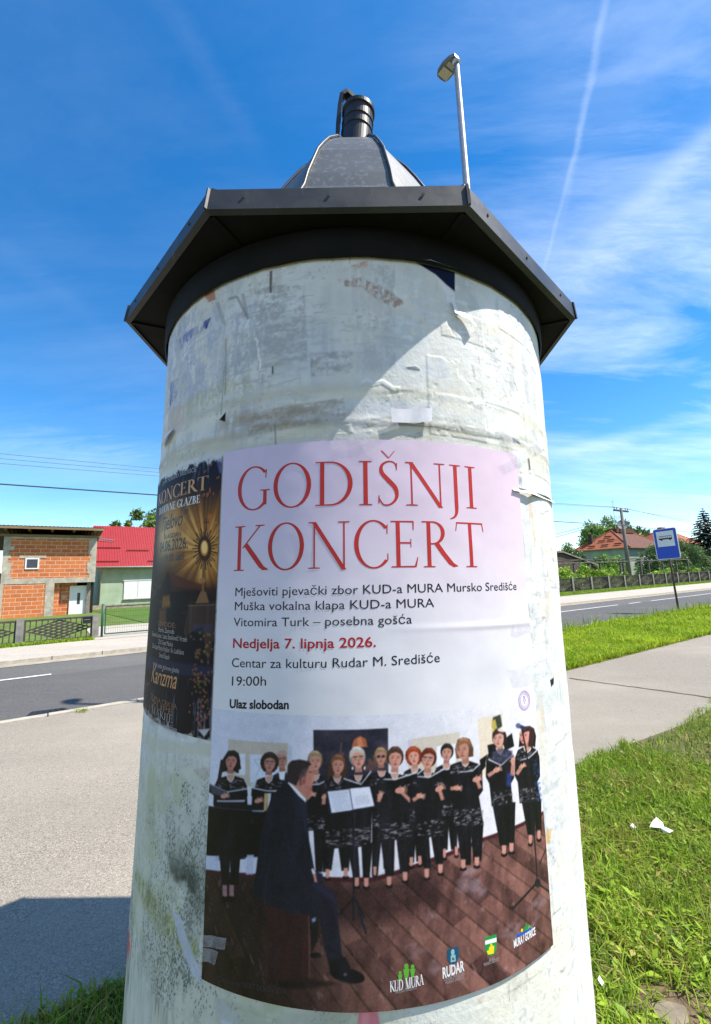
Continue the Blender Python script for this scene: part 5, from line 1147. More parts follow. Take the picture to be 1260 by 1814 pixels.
# ------------------------------------------------------------------ ground, road, pavements
FAR = 2500.0
def sheet(name, pts, z, m, nu=1):
    b = MB(); b.add([uv(u, v, z) for u, v in pts], [tuple(range(len(pts)))])
    return tag(b.build(name, m), kind='structure')
soil = mat('meadow_soil', (0.105, 0.125, 0.035), 0.95, (0.125, 0.10, 0.058), 1.6, 8, bump=0.4, bscale=30, spec=0.1)
far_field = mat('far_field', (0.090, 0.150, 0.032), 0.95, (0.055, 0.080, 0.025), 0.15, 6, spec=0.1)
def asphalt_mat(name, base, dark, light, patch, sc_=1.0, big_=0.5):
    M = bpy.data.materials.new(name); M.use_nodes = True; t = NT(M.node_tree)
    o = t.n('ShaderNodeOutputMaterial'); b = t.n('ShaderNodeBsdfPrincipled', i_Roughness=0.9); b.inputs['Specular IOR Level'].default_value = 0.25
    co = t.n('ShaderNodeTexCoord').outputs['Object']
    vor = t.n('ShaderNodeTexVoronoi', i_Scale=165 * sc_, i_Vector=co); cell = t.n('ShaderNodeSeparateColor', i_0=vor.outputs['Color']).outputs[0]
    stone = t.ramp(cell, ((0.0, dark), (0.35, base), (0.75, base), (1.0, light)))
    gap = t.ramp(vor.outputs['Distance'], ((0.25, (1.0, 1.0, 1.0)), (0.75, (0.45, 0.45, 0.45))))
    col = t.mix(0.75, stone, gap, 'MULTIPLY')
    nz = t.noise(co, big_, 8, 0.6); col = t.mix(t.ramp(nz, ((0.42, 0.0), (0.66, 0.55))), col, (*patch, 1))
    n2 = t.noise(co, 3.2, 6, 0.7); col = t.mix(t.ramp(n2, ((0.35, 0.35), (0.6, 0.0))), col, tuple(x * 0.72 for x in patch) + (1,))
    n4 = t.noise(t.n('ShaderNodeMapping', i_Vector=co, i_Rotation=(0, 0, -ROAD), i_Scale=(0.12, 1.0, 1)).outputs[0], 1.6, 6, 0.6); col = t.mix(t.ramp(n4, ((0.40, 0.0), (0.64, 0.38))), col, tuple(x * 0.62 for x in patch) + (1,))
    n5 = t.noise(co, 24, 3, 0.6); col = t.mix(t.ramp(n5, ((0.66, 0.0), (0.74, 0.5))), col, tuple(x * 0.5 for x in patch) + (1,))
    t.link(col, b.inputs['Base Color'])
    bp = t.n('ShaderNodeBump', i_Strength=0.55, i_Distance=0.006, i_Height=t.math('SUBTRACT', 1.0, vor.outputs['Distance'])); t.link(bp.outputs[0], b.inputs['Normal']); t.link(b.outputs[0], o.inputs[0])
    return M
path_m = asphalt_mat('worn_path', (0.36, 0.315, 0.255), (0.16, 0.135, 0.105), (0.56, 0.50, 0.42), (0.38, 0.335, 0.27))
walk_m = asphalt_mat('grey_path', (0.34, 0.30, 0.245), (0.16, 0.14, 0.115), (0.48, 0.43, 0.36), (0.38, 0.335, 0.27))
road_m = asphalt_mat('road_asphalt', (0.150, 0.144, 0.134), (0.07, 0.067, 0.063), (0.30, 0.29, 0.27), (0.17, 0.163, 0.152), 0.8, 0.25)
road2_m = asphalt_mat('road_asphalt_new', (0.122, 0.118, 0.112), (0.055, 0.054, 0.052), (0.26, 0.25, 0.235), (0.14, 0.135, 0.128), 0.8, 0.3)
pave_m = asphalt_mat('far_pavement', (0.56, 0.50, 0.42), (0.40, 0.36, 0.30), (0.66, 0.60, 0.52), (0.52, 0.46, 0.38), 0.4)
kerb_m = mat('kerb_concrete', (0.48, 0.43, 0.35), 0.9, (0.32, 0.29, 0.235), 7, 7, bump=0.3, bscale=50)
gutter_m = mat('sandy_gutter', (0.38, 0.33, 0.26), 0.95, (0.26, 0.23, 0.18), 2.5, 7)
paint_m = mat('road_paint', (0.74, 0.74, 0.72), 0.7, (0.50, 0.50, 0.49), 9, 7)
b = MB(); b.add([(-FAR, -FAR, -0.22), (FAR, -FAR, -0.22), (FAR, FAR, -0.22), (-FAR, FAR, -0.22)], [(0, 1, 2, 3)])
tag(b.build('ground', far_field), kind='structure')
RZ = -0.05                                   # the carriageway lies a little lower
UA, UB = -90.0, 260.0
K = 1.033
VE, VF = 7.05, 12.55                         # edges of the carriageway
sheet('road', [(UA, VE - 0.25), (UB, VE - 0.25), (UB, VF + 0.2), (UA, VF + 0.2)], RZ, road_m)
sheet('road_surface_repair', [(UA, 10.42), (UA, VE - 0.2), (UB, VE - 0.2), (UB, 10.42)], RZ + 0.004, road2_m)
sheet('path_ground', [(-40, 2.20), (0.4, 2.18), (3.2, 2.22), (5.2, 2.05), (9, 2.13), (70, 2.1), (70, 4.16), (6.5, 4.18), (5.6, 4.8), (5.4, 6.9), (-40, 6.88)], -0.002, path_m)
# a greyer strip of path to the right, with a joint across it
b = MB(); ww = [(2.55 + 0.05 * math.sin(3 * i), 0) for i in range(3)]
sheet('grey_path_ground', [(3.0, 2.2), (5.2, 2.05), (9, 2.13), (70, 2.1), (70, 4.16), (6.5, 4.18), (5.7, 4.6), (3.4, 4.3)], 0.002, walk_m)
# verge and lawn soil
sheet('verge_ground', [(6.5, 4.17), (70, 4.15), (260, 4.15), (260, 6.95), (5.7, 6.95), (5.55, 5.2), (5.9, 4.6)], 0.004, soil)
sheet('lawn_ground', [(-40, -30), (70, -30), (70, 2.12), (9, 2.15), (5.2, 2.07), (3.2, 2.24), (0.4, 2.20), (-40, 2.22)], 0.004, soil)
# kerb stones along the forecourt
b = MB()
u = -30.0
while u < 6.0:
    d = 0.0 if u < 5 else 0
    b.box(u, u + 0.985, 6.90, 7.03, RZ - 0.1, 0.012 + random.uniform(-.003, .003)); u += 1.0
kerb = b.build('kerb', kerb_m); kerb.rotation_euler = (0, 0, ROAD); tag(kerb, kind='structure')
b = MB(); u = -60.0
while u < 130:
    b.box(u, u + 0.985, VF + 0.02, VF + 0.14, RZ - 0.1, 0.045); u += 1.0
k2 = b.build('far_kerb', kerb_m); k2.rotation_euler = (0, 0, ROAD); tag(k2, kind='structure')
b = MB(); b.add([uv(u_, v_, z_) for u_, v_, z_ in [(UA, VF - 0.35, RZ + 0.008), (UB, VF - 0.2, RZ + 0.008), (UB, VF + 0.03, RZ + 0.016), (UA, VF + 0.03, RZ + 0.016)]], [(0, 1, 2, 3)])
tag(b.build('gutter_ground', gutter_m), kind='structure')
sheet('far_pavement', [(UA, VF + 0.13), (UB, VF + 0.13), (UB, 17.0), (60, 17.0), (26, 16.2), (6, 15.7), (UA, 15.6)], 0.040, pave_m)
sheet('far_bank', [(UA, 15.55), (6, 15.6), (26, 16.1), (60, 16.9), (UB, 16.9), (UB, 90), (UA, 90)], 0.030, mat('garden_turf', (.13, .20, .035), .95, (.10, .125, .045), 1.1, 7, bump=.4, bscale=12, spec=.1))
sheet('gateway_ground', [(1.0, 15.5), (4.6, 15.55), (4.6, 20.8), (1.0, 20.8)], 0.048, pave_m)
# markings
b = MB()
def dash(u0, u1, v, wd=0.12):
    b.add([uv(u_, v_, RZ + 0.010) for u_, v_ in ((u0, v - wd / 2), (u1, v - wd / 2), (u1, v + wd / 2), (u0, v + wd / 2))], [(0, 1, 2, 3)])
for u0, u1 in ((-34, -28), (-22, -16), (-9.5, 0.0), (6.0, 12.0), (14.6, 21.4), (22.45, 23.6), (24.7, 36), (37.5, 60), (62, 110)): dash(u0, u1, 10.2 * K)
for k in range(40):
    u0 = 12.45 * K + 2.13 * K * (k - 4); dash(u0, u0 + 0.98 * K, 7.13 * K, 0.13)
dash(6.0, 9.5, 12.1 * 1.0, 0.12)
tag(b.build('road_markings', paint_m), kind='structure')
# joint across the path
joint_m = mat('joint_soil', (0.06, 0.07, 0.03), 0.95, (0.10, 0.085, 0.06), 9)
b = MB(); pts = []
p0, p1 = np.array((3.0, 6.7)), np.array((4.15, 5.42))
for i in range(15):
    t_ = i / 14; c_ = p0 * (1 - t_) + p1 * t_; nrm = np.array((0.74, 0.67)); w_ = 0.012 + 0.014 * random.random(); c_ = c_ + nrm * random.uniform(-.015, .015)
    pts += [(*(c_ - nrm * w_), 0.006), (*(c_ + nrm * w_), 0.006)]
b.add(pts, [(2 * i, 2 * i + 1, 2 * i + 3, 2 * i + 2) for i in range(14)])
tag(b.build('path_joint_ground', joint_m), kind='structure')
# gully grate beside the kerb
iron = mat('cast_iron', (0.018, 0.018, 0.020), 0.6, (0.010, 0.010, 0.012), 14)
g_ = thing('drain_grate', 'dark drain opening in the road against the pale kerb', 'drain', uv(0.0, 7.0, RZ + 0.006), ROAD)
b = MB(); b.add([(-0.30, 0.04, 0.004), (0.32, 0.04, 0.004), (0.17, 0.44, 0.004), (-0.19, 0.52, 0.004)], [(0, 1, 2, 3)]); b.build('grate_plate', iron, g_)
b = MB()
for k in range(6): b.bar((-0.2 + k * 0.09, 0.06, 0.008), (-0.14 + k * 0.055, 0.42, 0.008), 0.02, 0.006)
b.build('grate_bars', mat('grate_bar_iron', (0.022, 0.022, 0.024), 0.6), g_)

# ------------------------------------------------------------------ grass
leaf_attr = mat('grass_blades', (0.85, 1.0), 0.55, scale=3, attr=True, spec=0.25, trans=0.35)
def blades(name, pos, hgt, wid, cols, label, lean=0.6, bend=0.5, seed=1):
    r = np.random.default_rng(seed); n = len(pos)
    a = r.uniform(0, 2 * np.pi, n); d = np.stack([np.cos(a), np.sin(a), np.zeros(n)], 1)
    a2 = a + np.pi / 2 + r.normal(0, 0.5, n); side = np.stack([np.cos(a2), np.sin(a2), np.zeros(n)], 1)
    ln = np.abs(r.normal(0, lean, n))[:, None]; h = hgt[:, None]; w_ = wid[:, None] / 2
    up = np.array([0, 0, 1.0])
    p1 = pos + d * h * ln * 0.35 + up * h * 0.55; p2 = pos + d * h * ln * (0.8 + bend * 0.5) + up * h * np.maximum(1 - bend * ln * 0.45, 0.35)
    V = np.stack([pos - side * w_, pos + side * w_, p1 + side * w_ * 0.85, p1 - side * w_ * 0.85, p2 + side * w_ * 0.12, p2 - side * w_ * 0.12], 1).reshape(-1, 3)
    i = np.arange(n)[:, None] * 6
    Fq = np.concatenate([i + np.array([0, 1, 2, 3]), i + np.array([3, 2, 4, 5])], 0)
    o = np_mesh(name, V, Fq, leaf_attr, None, np.repeat(cols, 6, 0))
    return tag(o, label, 'grass', kind='stuff')
def grass_cols(P, r, warm=0.25):
    n = len(P); k = fbm(P[:, 0] * 1.7, P[:, 1] * 1.7, 2, 4); k2 = fbm(P[:, 0] * 5 + 9, P[:, 1] * 5, 4, 3)
    a = np.array((0.125, 0.245, 0.016)); b_ = np.array((0.27, 0.42, 0.040)); y = np.array((0.42, 0.36, 0.09)); dk = np.array((0.055, 0.135, 0.016))
    t_ = np.clip(k * 1.4 - 0.2 + r.normal(0, .18, n), 0, 1)[:, None]; c = a * (1 - t_) + b_ * t_
    m_ = (r.random(n) < 0.25)[:, None]; c = np.where(m_, dk + (a - dk) * r.random((n, 1)), c)
    c = c * np.array((1.36, 1.18, 1.0))
    dry = (r.random(n) < warm * np.clip(k2 * 2.2 - 0.7, 0.02, 1))[:, None]; c = np.where(dry, y * r.uniform(.6, 1.2, (n, 1)), c)
    return c
def scatter(u0, u1, v0, v1, n, r, keep=None):
    u_s, v_s = r.uniform(u0, u1, n), r.uniform(v0, v1, n)
    if keep is not None:
        k = keep(u_s, v_s); u_s, v_s = u_s[k], v_s[k]
    return u_s[:, None] * DU + v_s[:, None] * DV + np.array([0, 0, 0.002])
cc = BASE[:2]
def lawn_keep(r):
    def f(u_, v_):
        x = u_ * DU[0] + v_ * DV[0]; y = u_ * DU[1] + v_ * DV[1]
        edge_ = 2.16 + 0.10 * (fbm(u_ * 2.2, v_ * 0 + 3, 1, 3) - 0.5) * 2 + 0.03 * np.sin(u_ * 9) - 0.06 * (np.abs(u_ - 5.2) < 1)
        bare = fbm(u_ * 2.6 + 4, v_ * 2.6, 3, 4); nearcol = np.hypot(x - cc[0], y - cc[1])
        vis = (x > 0.25) | (x < -0.4)
        spot = np.hypot(u_ - 1.83, v_ - 0.87) < 0.075
        return (v_ < edge_) & (nearcol > 0.66) & (bare + r.random(len(u_)) * 0.45 > 0.46) & vis & (y > 0.75) & ~spot & ~((u_ < 2.2) & (bare < 0.42) & (r.random(len(u_)) < .5))
    return f
r1 = np.random.default_rng(21)
near = scatter(-2.2, 4.2, -0.8, 2.32, 210000, r1, lawn_keep(r1))
mid_g = scatter(4.2, 14, -2.5, 2.35, 90000, r1, lawn_keep(r1))
P0 = np.concatenate([near, mid_g]); n_ = len(P0)
dist = np.hypot(P0[:, 0], P0[:, 1])
tuft = fbm(P0[:, 0] * 3.3, P0[:, 1] * 3.3, 5, 3)
hg = np.abs(r1.normal(0.042, 0.016, n_)) * (0.55 + 1.0 * tuft) + 0.012
wd_ = r1.uniform(0.0026, 0.0060, n_) * (0.8 + 0.12 * dist)
blades('lawn_grass', P0, hg, wd_, grass_cols(P0, r1, 0.5), 'short sunlit lawn grass with dry patches around the column', 0.85, 0.6, 2)
# a few taller stems and broad weed leaves
tall = P0[r1.choice(n_, 1500, replace=False)]
blades('tall_grass', tall, r1.uniform(0.07, 0.15, len(tall)), r1.uniform(0.004, 0.0085, len(tall)), grass_cols(tall, r1, 0.15), 'longer grass stems standing above the lawn', 0.75, 0.9, 3)
wp = P0[r1.choice(n_, 22000, replace=False)]
def weed_leaves(name, pos, size, cols, label, seed=5):
    r = np.random.default_rng(seed); n = len(pos); a = r.uniform(0, 2 * np.pi, n); el_ = r.uniform(0.05, 0.8, n); L = size * r.uniform(0.6, 1.5, n)
    d = np.stack([np.cos(a) * np.cos(el_), np.sin(a) * np.cos(el_), np.sin(el_)], 1); sd = np.stack([-np.sin(a), np.cos(a), r.normal(0, .3, n)], 1)
    p = pos + np.stack([np.zeros(n), np.zeros(n), r.uniform(0.005, 0.040, n)], 1); w_ = (L * r.uniform(0.12, 0.26, n))[:, None]; L = L[:, None]
    V = np.stack([p, p + d * L * .45 + sd * w_, p + d * L - np.array([0, 0, .2]) * L * .4, p + d * L * .45 - sd * w_], 1).reshape(-1, 3)
    return tag(np_mesh(name, V, (np.arange(n)[:, None] * 4 + np.arange(4)), leaf_attr, None, np.repeat(cols, 4, 0)), label, 'weeds', kind='stuff')
weed_leaves('lawn_weeds', wp, 0.034, grass_cols(wp, r1, 0.3) * 1.05, 'small broad weed leaves mixed through the lawn')
pt = P0[(np.hypot(P0[:, 0], P0[:, 1]) < 2.6) & (P0[:, 0] > 0.6)]; pt = pt[r1.choice(len(pt), min(1500, len(pt)), replace=False)]
weed_leaves('plantain_weeds', pt, 0.046, grass_cols(pt, r1, 0.0) * 1.1, 'larger weed leaves in the lawn near the column', 8)
# verge between path and road
def verge_keep(r):
    def f(u_, v_):
        e0 = 4.20 + 0.09 * (fbm(u_ * 1.8, u_ * 0 + 2, 2, 3) - .5) * 2 + np.clip(6.6 - u_, 0, 2) * 0.55; e1 = 6.93 + 0.05 * np.sin(u_ * 5)
        return (v_ > e0) & (v_ < e1) & (fbm(u_ * 2 + 1, v_ * 2, 6, 3) + r.random(len(u_)) * .5 > 0.42)
    return f
r2 = np.random.default_rng(33)
V0 = np.concatenate([scatter(5.5, 14, 4.1, 7.0, 130000, r2, verge_keep(r2)), scatter(14, 32, 4.1, 7.0, 100000, r2, verge_keep(r2)), scatter(32, 80, 4.1, 7.0, 40000, r2, verge_keep(r2))])
d2 = np.hypot(V0[:, 0], V0[:, 1])
gc = grass_cols(V0, r2, 0.12); gc = gc * np.array((1.55, 1.40, 1.0))
hv = np.abs(r2.normal(0.085, 0.03, len(V0))) * (0.5 + fbm(V0[:, 0] * 2, V0[:, 1] * 2, 3, 3))
blades('verge_grass', V0, hv, 0.004 + 0.0011 * d2, gc, 'lush bright green grass on the verge beside the road', 0.7, 0.6, 4)
tv = scatter(9, 21, 6.3, 7.0, 420, r2)
blades('verge_tall_grass', tv, r2.uniform(0.2, 0.42, len(tv)), np.full(len(tv), 0.014), grass_cols(tv, r2, 0.4), 'thin tall grass stems along the road edge', 0.35, 0.5, 6)
bank = np.concatenate([scatter(-8, 1.0, 15.62, 16.15, 9000, r2), scatter(22, 75, 16.9, 19.1, 42000, r2, lambda u_, v_: v_ > 16.0 + np.clip((u_ - 26) * 0.024, 0, 0.9))])
blades('bank_grass', bank, r2.uniform(0.05, 0.14, len(bank)), r2.uniform(0.02, 0.05, len(bank)), grass_cols(bank, r2, 0.1) * 1.1, 'grass strip at the foot of the concrete fences across the road', 0.6, 0.5, 7)
ky = np.concatenate([uv(*q) + r2.normal(0, .05, (60, 3)) * np.array((1, 1, 0)) for q in ((1.15, 6.86, 0.0), (0.35, 6.88, 0.0), (-0.75, 6.87, 0))])
blades('kerb_weeds', ky, r2.uniform(0.02, 0.06, len(ky)), np.full(len(ky), .008), grass_cols(ky, r2, 0.3), 'small weed tufts growing along the kerb joint', 0.9, 0.5, 9)

bare_m = mat('bare_earth', (0.20, 0.145, 0.09), 0.95, (0.11, 0.08, 0.05), 9, 7, bump=0.6, bscale=45, spec=0.05)
def bare(u_, v_, ru, rv, seed):
    r = np.random.default_rng(seed); n = 18; P = [uv(u_ + ru * math.cos(2 * math.pi * k / n) * r.uniform(.7, 1.2), v_ + rv * math.sin(2 * math.pi * k / n) * r.uniform(.7, 1.2), 0.008) for k in range(n)]
    b = MB(); b.add(P, [tuple(range(n))]); tag(b.build('bare_soil_ground', bare_m), kind='structure')
bare(1.84, 0.90, .15, .11, 4); bare(2.05, 1.36, .12, .08, 5); bare(2.5, 1.0, .09, .06, 6)
# litter and a flat stone in the lawn
white_paper = mat('white_litter', (0.82, 0.82, 0.80), 0.8, (0.72, 0.72, 0.70), 20)
def litter(u_, v_, pts, label, name='paper_litter'):
    b = MB(); x, y, z = uv(u_, v_, 0.045)
    b.add([(px_, py_, pz_) for px_, py_, pz_ in pts], [(0, i, i + 1) for i in range(1, len(pts) - 1)])
    o = b.build(name, white_paper, None); o.location = (x, y, z)
    return tag(o, label, 'litter')
litter(2.93, 1.36, [(0, 0, .02), (-.05, .02, .015), (-.012, .05, .03), (.02, .06, .045), (.036, .03, .03), (.027, .012, .02), (.06, -.02, .012), (.03, -.03, .008), (0.006, -.012, .0)], 'torn white paper scrap lying on the lawn right of the column')
litter(2.84, 1.46, [(0, 0, 0), (-.012, .018, .012), (.008, .026, .018), (.018, .006, .006)], 'small white paper bit beside the larger torn scrap')
litter(1.71, 1.06, [(0, 0, 0), (-.008, .012, .012), (.004, .022, .016), (.012, .008, .004)], 'little white paper scrap at the foot of the column')
st_m = mat('flat_stone', (0.27, 0.225, 0.16), 0.95, (0.16, 0.13, 0.095), 14, bump=0.3)
b = MB(); n_ = 11; ring_ = [(0.075 * math.cos(2 * math.pi * k / n_) * random.uniform(.62, 1.15), 0.048 * math.sin(2 * math.pi * k / n_) * random.uniform(.8, 1.1)) for k in range(n_)]
b.add([(x, y, -.02) for x, y in ring_] + [(x * .93, y * .93, .022) for x, y in ring_], [tuple(range(n_ - 1, -1, -1)), tuple(range(n_, 2 * n_))] + [(k, (k + 1) % n_, (k + 1) % n_ + n_, k + n_) for k in range(n_)])
o = b.build('flat_stone', st_m); o.location = uv(1.83, 0.885, 0.0); tag(o, 'flat pale stone set in bare soil at the lower right corner of the lawn', 'stone')

# ------------------------------------------------------------------ street lamp behind the column
galv = mat('galvanised_steel', (0.48, 0.49, 0.50), 0.32, (0.36, 0.37, 0.38), 20, metal=0.75, spec=0.5)
lamp_grey = mat('lamp_grey', (0.20, 0.205, 0.20), 0.45, (0.14, 0.145, 0.14), 12, metal=0.3); lens_m = mat('lamp_lens', (0.50, 0.47, 0.40), 0.25, (0.42, 0.40, 0.34), 30)
lp = thing('street_lamp', 'tall slim galvanised street lamp with flat grey head rising behind the column', 'street lamp', (1.687, 5.319, 0.0), ROAD + math.pi / 2)
HT = 8.80
MB().tube([(0, 0, -0.05), (0, 0, 0.9), (0, 0, 0.92), (0, 0, HT)], [0.075, 0.075, 0.06, 0.040], 20).build('pole', galv, lp, True)
MB().box(-0.11, 0.11, -0.11, 0.11, -0.02, 0.02).build('base_plate', galv, lp)
b = MB(); b.tube([(-0.03, 0, HT), (0.03, 0, HT + 0.10), (0.06, 0, HT + 0.125)], [0.045, 0.045, 0.035], 12); b.build('bracket', galv, lp, True)
out_ = [(-0.02, 0.045), (0.04, 0.09), (0.15, 0.118), (0.26, 0.11), (0.305, 0.08), (0.315, 0.0)]
out_ = out_ + [(x, -y) for x, y in out_[::-1][1:]]
b = MB(); n_ = len(out_)
b.add([(x, y, HT + 0.10) for x, y in out_] + [(x * .97 + .005, y * .93, HT + 0.155) for x, y in out_] , [tuple(range(n_ - 1, -1, -1)), tuple(range(n_, 2 * n_))] + [(k, (k + 1) % n_, (k + 1) % n_ + n_, k + n_) for k in range(n_)])
hd_ = b.build('lamp_head', lamp_grey, lp)
MB().box(0.155, 0.280, -0.085, 0.085, HT + 0.088, HT + 0.099).build('lens', lens_m, hd_)
MB().box(0.07, 0.13, -0.055, 0.065, HT + 0.093, HT + 0.099).build('gear_cover', mat('gear_cover', (0.4, 0.4, 0.39), 0.4), hd_)

# ------------------------------------------------------------------ bus stop sign
sign_blue = mat('sign_blue', (0.018, 0.080, 0.52), 0.35, (0.015, 0.072, 0.47), 6); sign_white = mat('sign_white', (0.74, 0.75, 0.77), 0.4, (0.68, 0.69, 0.71), 8); sign_black = mat('sign_black', (0.03, 0.03, 0.034), 0.5); sign_back = mat('sign_back', (0.42, 0.43, 0.44), 0.4, metal=0.5)
rust_post = mat('rusty_post', (0.12, 0.075, 0.055), 0.75, (0.055, 0.045, 0.042), 9, 6)
bs = thing('bus_stop_sign', 'blue bus stop sign with white bus panel on a thin rusty post in the verge', 'bus stop sign', uv(18.45, 7.02, 0.0), ROAD)
MB().tube([(0, 0, -0.1), (0, 0, 3.02)], 0.034, 12).build('post', rust_post, bs, True)
def rrect(cx_, cz_, hw, hh, r, x):
    P = []
    for sx_, sz_, a0 in ((1, 1, 0), (-1, 1, 90), (-1, -1, 180), (1, -1, 270)):
        for k in range(5):
            a = rad(a0 + 22.5 * k); P.append((x, cx_ + sx_ * (hw - r) + r * math.cos(a), cz_ + sz_ * (hh - r) + r * math.sin(a)))
    return P
def plate(P, th):
    b = MB(); n = len(P); b.add(P + [(x + th, y, z) for x, y, z in P], [tuple(range(n)), tuple(range(2 * n - 1, n - 1, -1))] + [(i, i + n, (i + 1) % n + n, (i + 1) % n) for i in range(n)]); return b
pn = bpy.data.objects.new('panel_pivot', None)
zc = 2.42; hw, hh = 0.38, 0.56
pan = plate(rrect(0.0, zc, hw, hh, 0.07, -0.052), 0.016).build('panel', sign_white, bs)
MB().add(rrect(0.0, zc, hw - 0.022, hh - 0.022, 0.055, -0.0545), [tuple(range(20))]) if False else None
b = MB(); b.add(rrect(0.0, zc, hw - 0.022, hh - 0.022, 0.055, -0.0550), [tuple(range(20))]); b.build('blue_field', sign_blue, pan)
b = MB(); b.add([(-0.0575, y, z) for y, z in ((-0.28, zc - 0.10), (0.28, zc - 0.10), (0.28, zc + 0.46), (-0.28, zc + 0.46))], [(0, 1, 2, 3)]); b.build('white_field', sign_white, pan)
b = MB(); bx0, bx1, z0 = -0.215, 0.215, zc + 0.120
def br(y0, y1, za, zb, x=-0.0600): b.add([(x, y0, za), (x, y1, za), (x, y1, zb), (x, y0, zb)], [(0, 1, 2, 3)])
br(bx0, bx1, z0 + 0.035, z0 + 0.085); br(bx0 + 0.006, bx1 - 0.01, z0 + 0.150, z0 + 0.166)
for k in range(7): y_ = bx0 + 0.006 + k * (bx1 - bx0 - 0.024) / 6; br(y_, y_ + 0.012, z0 + 0.085, z0 + 0.150)
for y_ in (-0.15, 0.13):
    b.add([(-0.0602, y_ + 0.042 * math.cos(2 * math.pi * k / 16), z0 + 0.034 + 0.036 * math.sin(2 * math.pi * k / 16)) for k in range(16)], [tuple(range(16))])
b.build('bus_pictogram', sign_black, pan)
MB().box(-0.036, 0.04, -0.06, 0.06, zc + 0.34, zc + 0.39).build('clamp', galv, bs); MB().box(-0.036, 0.04, -0.06, 0.06, zc - 0.39, zc - 0.34).build('clamp', galv, bs)
bs.rotation_euler = (rad(-1.6), 0, ROAD)

# ------------------------------------------------------------------ leaves: trees, bushes, hedges
def leaf_mat(name, hue=(1, 1, 1)): return mat(name, (0.78, 1.0), 0.5, scale=2, attr=True, spec=0.35, trans=0.22)
foliage = leaf_mat('foliage')
bark = mat('bark', (0.13, 0.10, 0.075), 0.9, (0.07, 0.055, 0.042), 12, stretch=(1, 1, 0.2), bump=0.4)
def leaf_cloud(name, blobs, n, size, c0, c1, parent, seed, flat=0.0, clumps=60, spread=0.28, aspect=0.55):
    """many small leaves in clumps spread over ellipsoids (x, y, z, rx, ry, rz) in the plant's own frame"""
    r = np.random.default_rng(seed); blobs = np.array(blobs, float)
    vol = (blobs[:, 3] * blobs[:, 4] * blobs[:, 5]) ** (2 / 3); pick = r.choice(len(blobs), clumps, p=vol / vol.sum())
    d = r.normal(size=(clumps, 3)); d /= np.linalg.norm(d, axis=1)[:, None]; rr = r.uniform(0.45, 1.0, clumps) ** 0.5
    cen_ = blobs[pick, :3] + d * rr[:, None] * blobs[pick, 3:]
    cs_ = r.uniform(0.6, 1.4, clumps) * spread; tone = np.clip(r.normal(.5, .25, clumps), 0, 1)
    k = r.choice(clumps, n, p=cs_ ** 2 / (cs_ ** 2).sum()); g = r.normal(size=(n, 3)); g /= np.linalg.norm(g, axis=1)[:, None]
    P = cen_[k] + g * (r.random(n) ** 0.45 * cs_[k])[:, None] * blobs[pick[k], 3:].mean(1)[:, None]
    a = r.normal(size=(n, 3)) + np.array([0, 0, -0.3]); a /= np.linalg.norm(a, axis=1)[:, None]; b_ = r.normal(size=(n, 3)); b_ -= a * (a * b_).sum(1)[:, None]; b_ /= np.linalg.norm(b_, axis=1)[:, None]
    L = size * r.uniform(.6, 1.4, n)[:, None]; W = L * aspect / 2
    V = np.stack([P, P + a * L * .5 + b_ * W, P + a * L, P + a * L * .5 - b_ * W], 1).reshape(-1, 3)
    t_ = np.clip(tone[k] + r.normal(0, .18, n), 0, 1)[:, None]; c = 2.1 * (np.array(c0) * (1 - t_) + np.array(c1) * t_)
    o = np_mesh(name, V, np.arange(n)[:, None] * 4 + np.arange(4), foliage, parent, np.repeat(c, 4, 0))
    return o, cen_
def tree(name, label, u_, v_, h, blobs, n, size, c0, c1, seed, trunk_r=0.12, group=None, clumps=70, spread=.3, cat='tree', crown='crown', z=0.0):
    t_ = thing(name, label, cat, uv(u_, v_, z), ROAD, group)
    o, cen_ = leaf_cloud(crown, blobs, n, size, c0, c1, t_, seed, clumps=clumps, spread=spread)
    b = MB(); top = max(q[2] for q in blobs); x0, y0 = np.mean([q[:2] for q in blobs], 0)
    b.tube([(0, 0, -0.1), (x0 * .3, y0 * .3, top * .4), (x0, y0, top * .9)], [trunk_r, trunk_r * .7, trunk_r * .25], 8)
    for c_ in cen_[::max(1, len(cen_) // 14)]:
        s_ = np.array((x0 * .4, y0 * .4, top * .5)); b.tube([s_, (s_ + c_) / 2 + np.array((0, 0, .05 * h)), c_], [trunk_r * .4, trunk_r * .22, trunk_r * .08], 5)
    b.build('trunk', bark, t_, True)
    return t_
GR0, GR1 = (0.022, 0.050, 0.010), (0.085, 0.140, 0.022)
tree('leafy_tree', 'green broadleaf tree showing above the red metal roof', 7.6, 52, 9, [(0, 0, 8.0, 2.2, 2, 1.6), (2.2, 0, 8.8, 1.8, 2, 1.6), (-2.0, 0, 7.6, 1.4, 1.4, .8), (1, 0, 6.4, 3, 2.4, 1.6), (3.6, 0, 8.2, 1.6, 1.6, 2)], 9000, 0.34, (0.030, 0.062, 0.012), (0.12, 0.17, 0.03), 3, .2, clumps=60, spread=.34)
tree('walnut_tree', 'rounded green tree rising behind the orange tiled house', 96, 47, 13, [(0, 0, 9.5, 6, 4, 2.5), (-5.5, 0, 8.6, 3.4, 3, 2.0), (4.5, 0, 9.8, 4, 3, 1.9), (0, 0, 7.2, 8, 5, 2.5)], 16000, 0.5, (0.040, 0.085, 0.018), (0.14, 0.22, 0.05), 4, .3, clumps=90, spread=.26)
tree('round_bush', 'dark green rounded bush beside the grey shed roof', 47.0, 27.5, 4.6, [(0, 0, 3.0, 1.6, 1.5, 1.5), (-1.4, 0, 2.6, 1.3, 1.2, 1.3), (1.4, 0, 2.2, 1.2, 1.2, 1.0), (0, 0, 1.4, 2.6, 1.6, 1.2)], 10000, 0.20, GR0, (0.06, 0.115, 0.02), 5, .1, cat='bush', clumps=70)
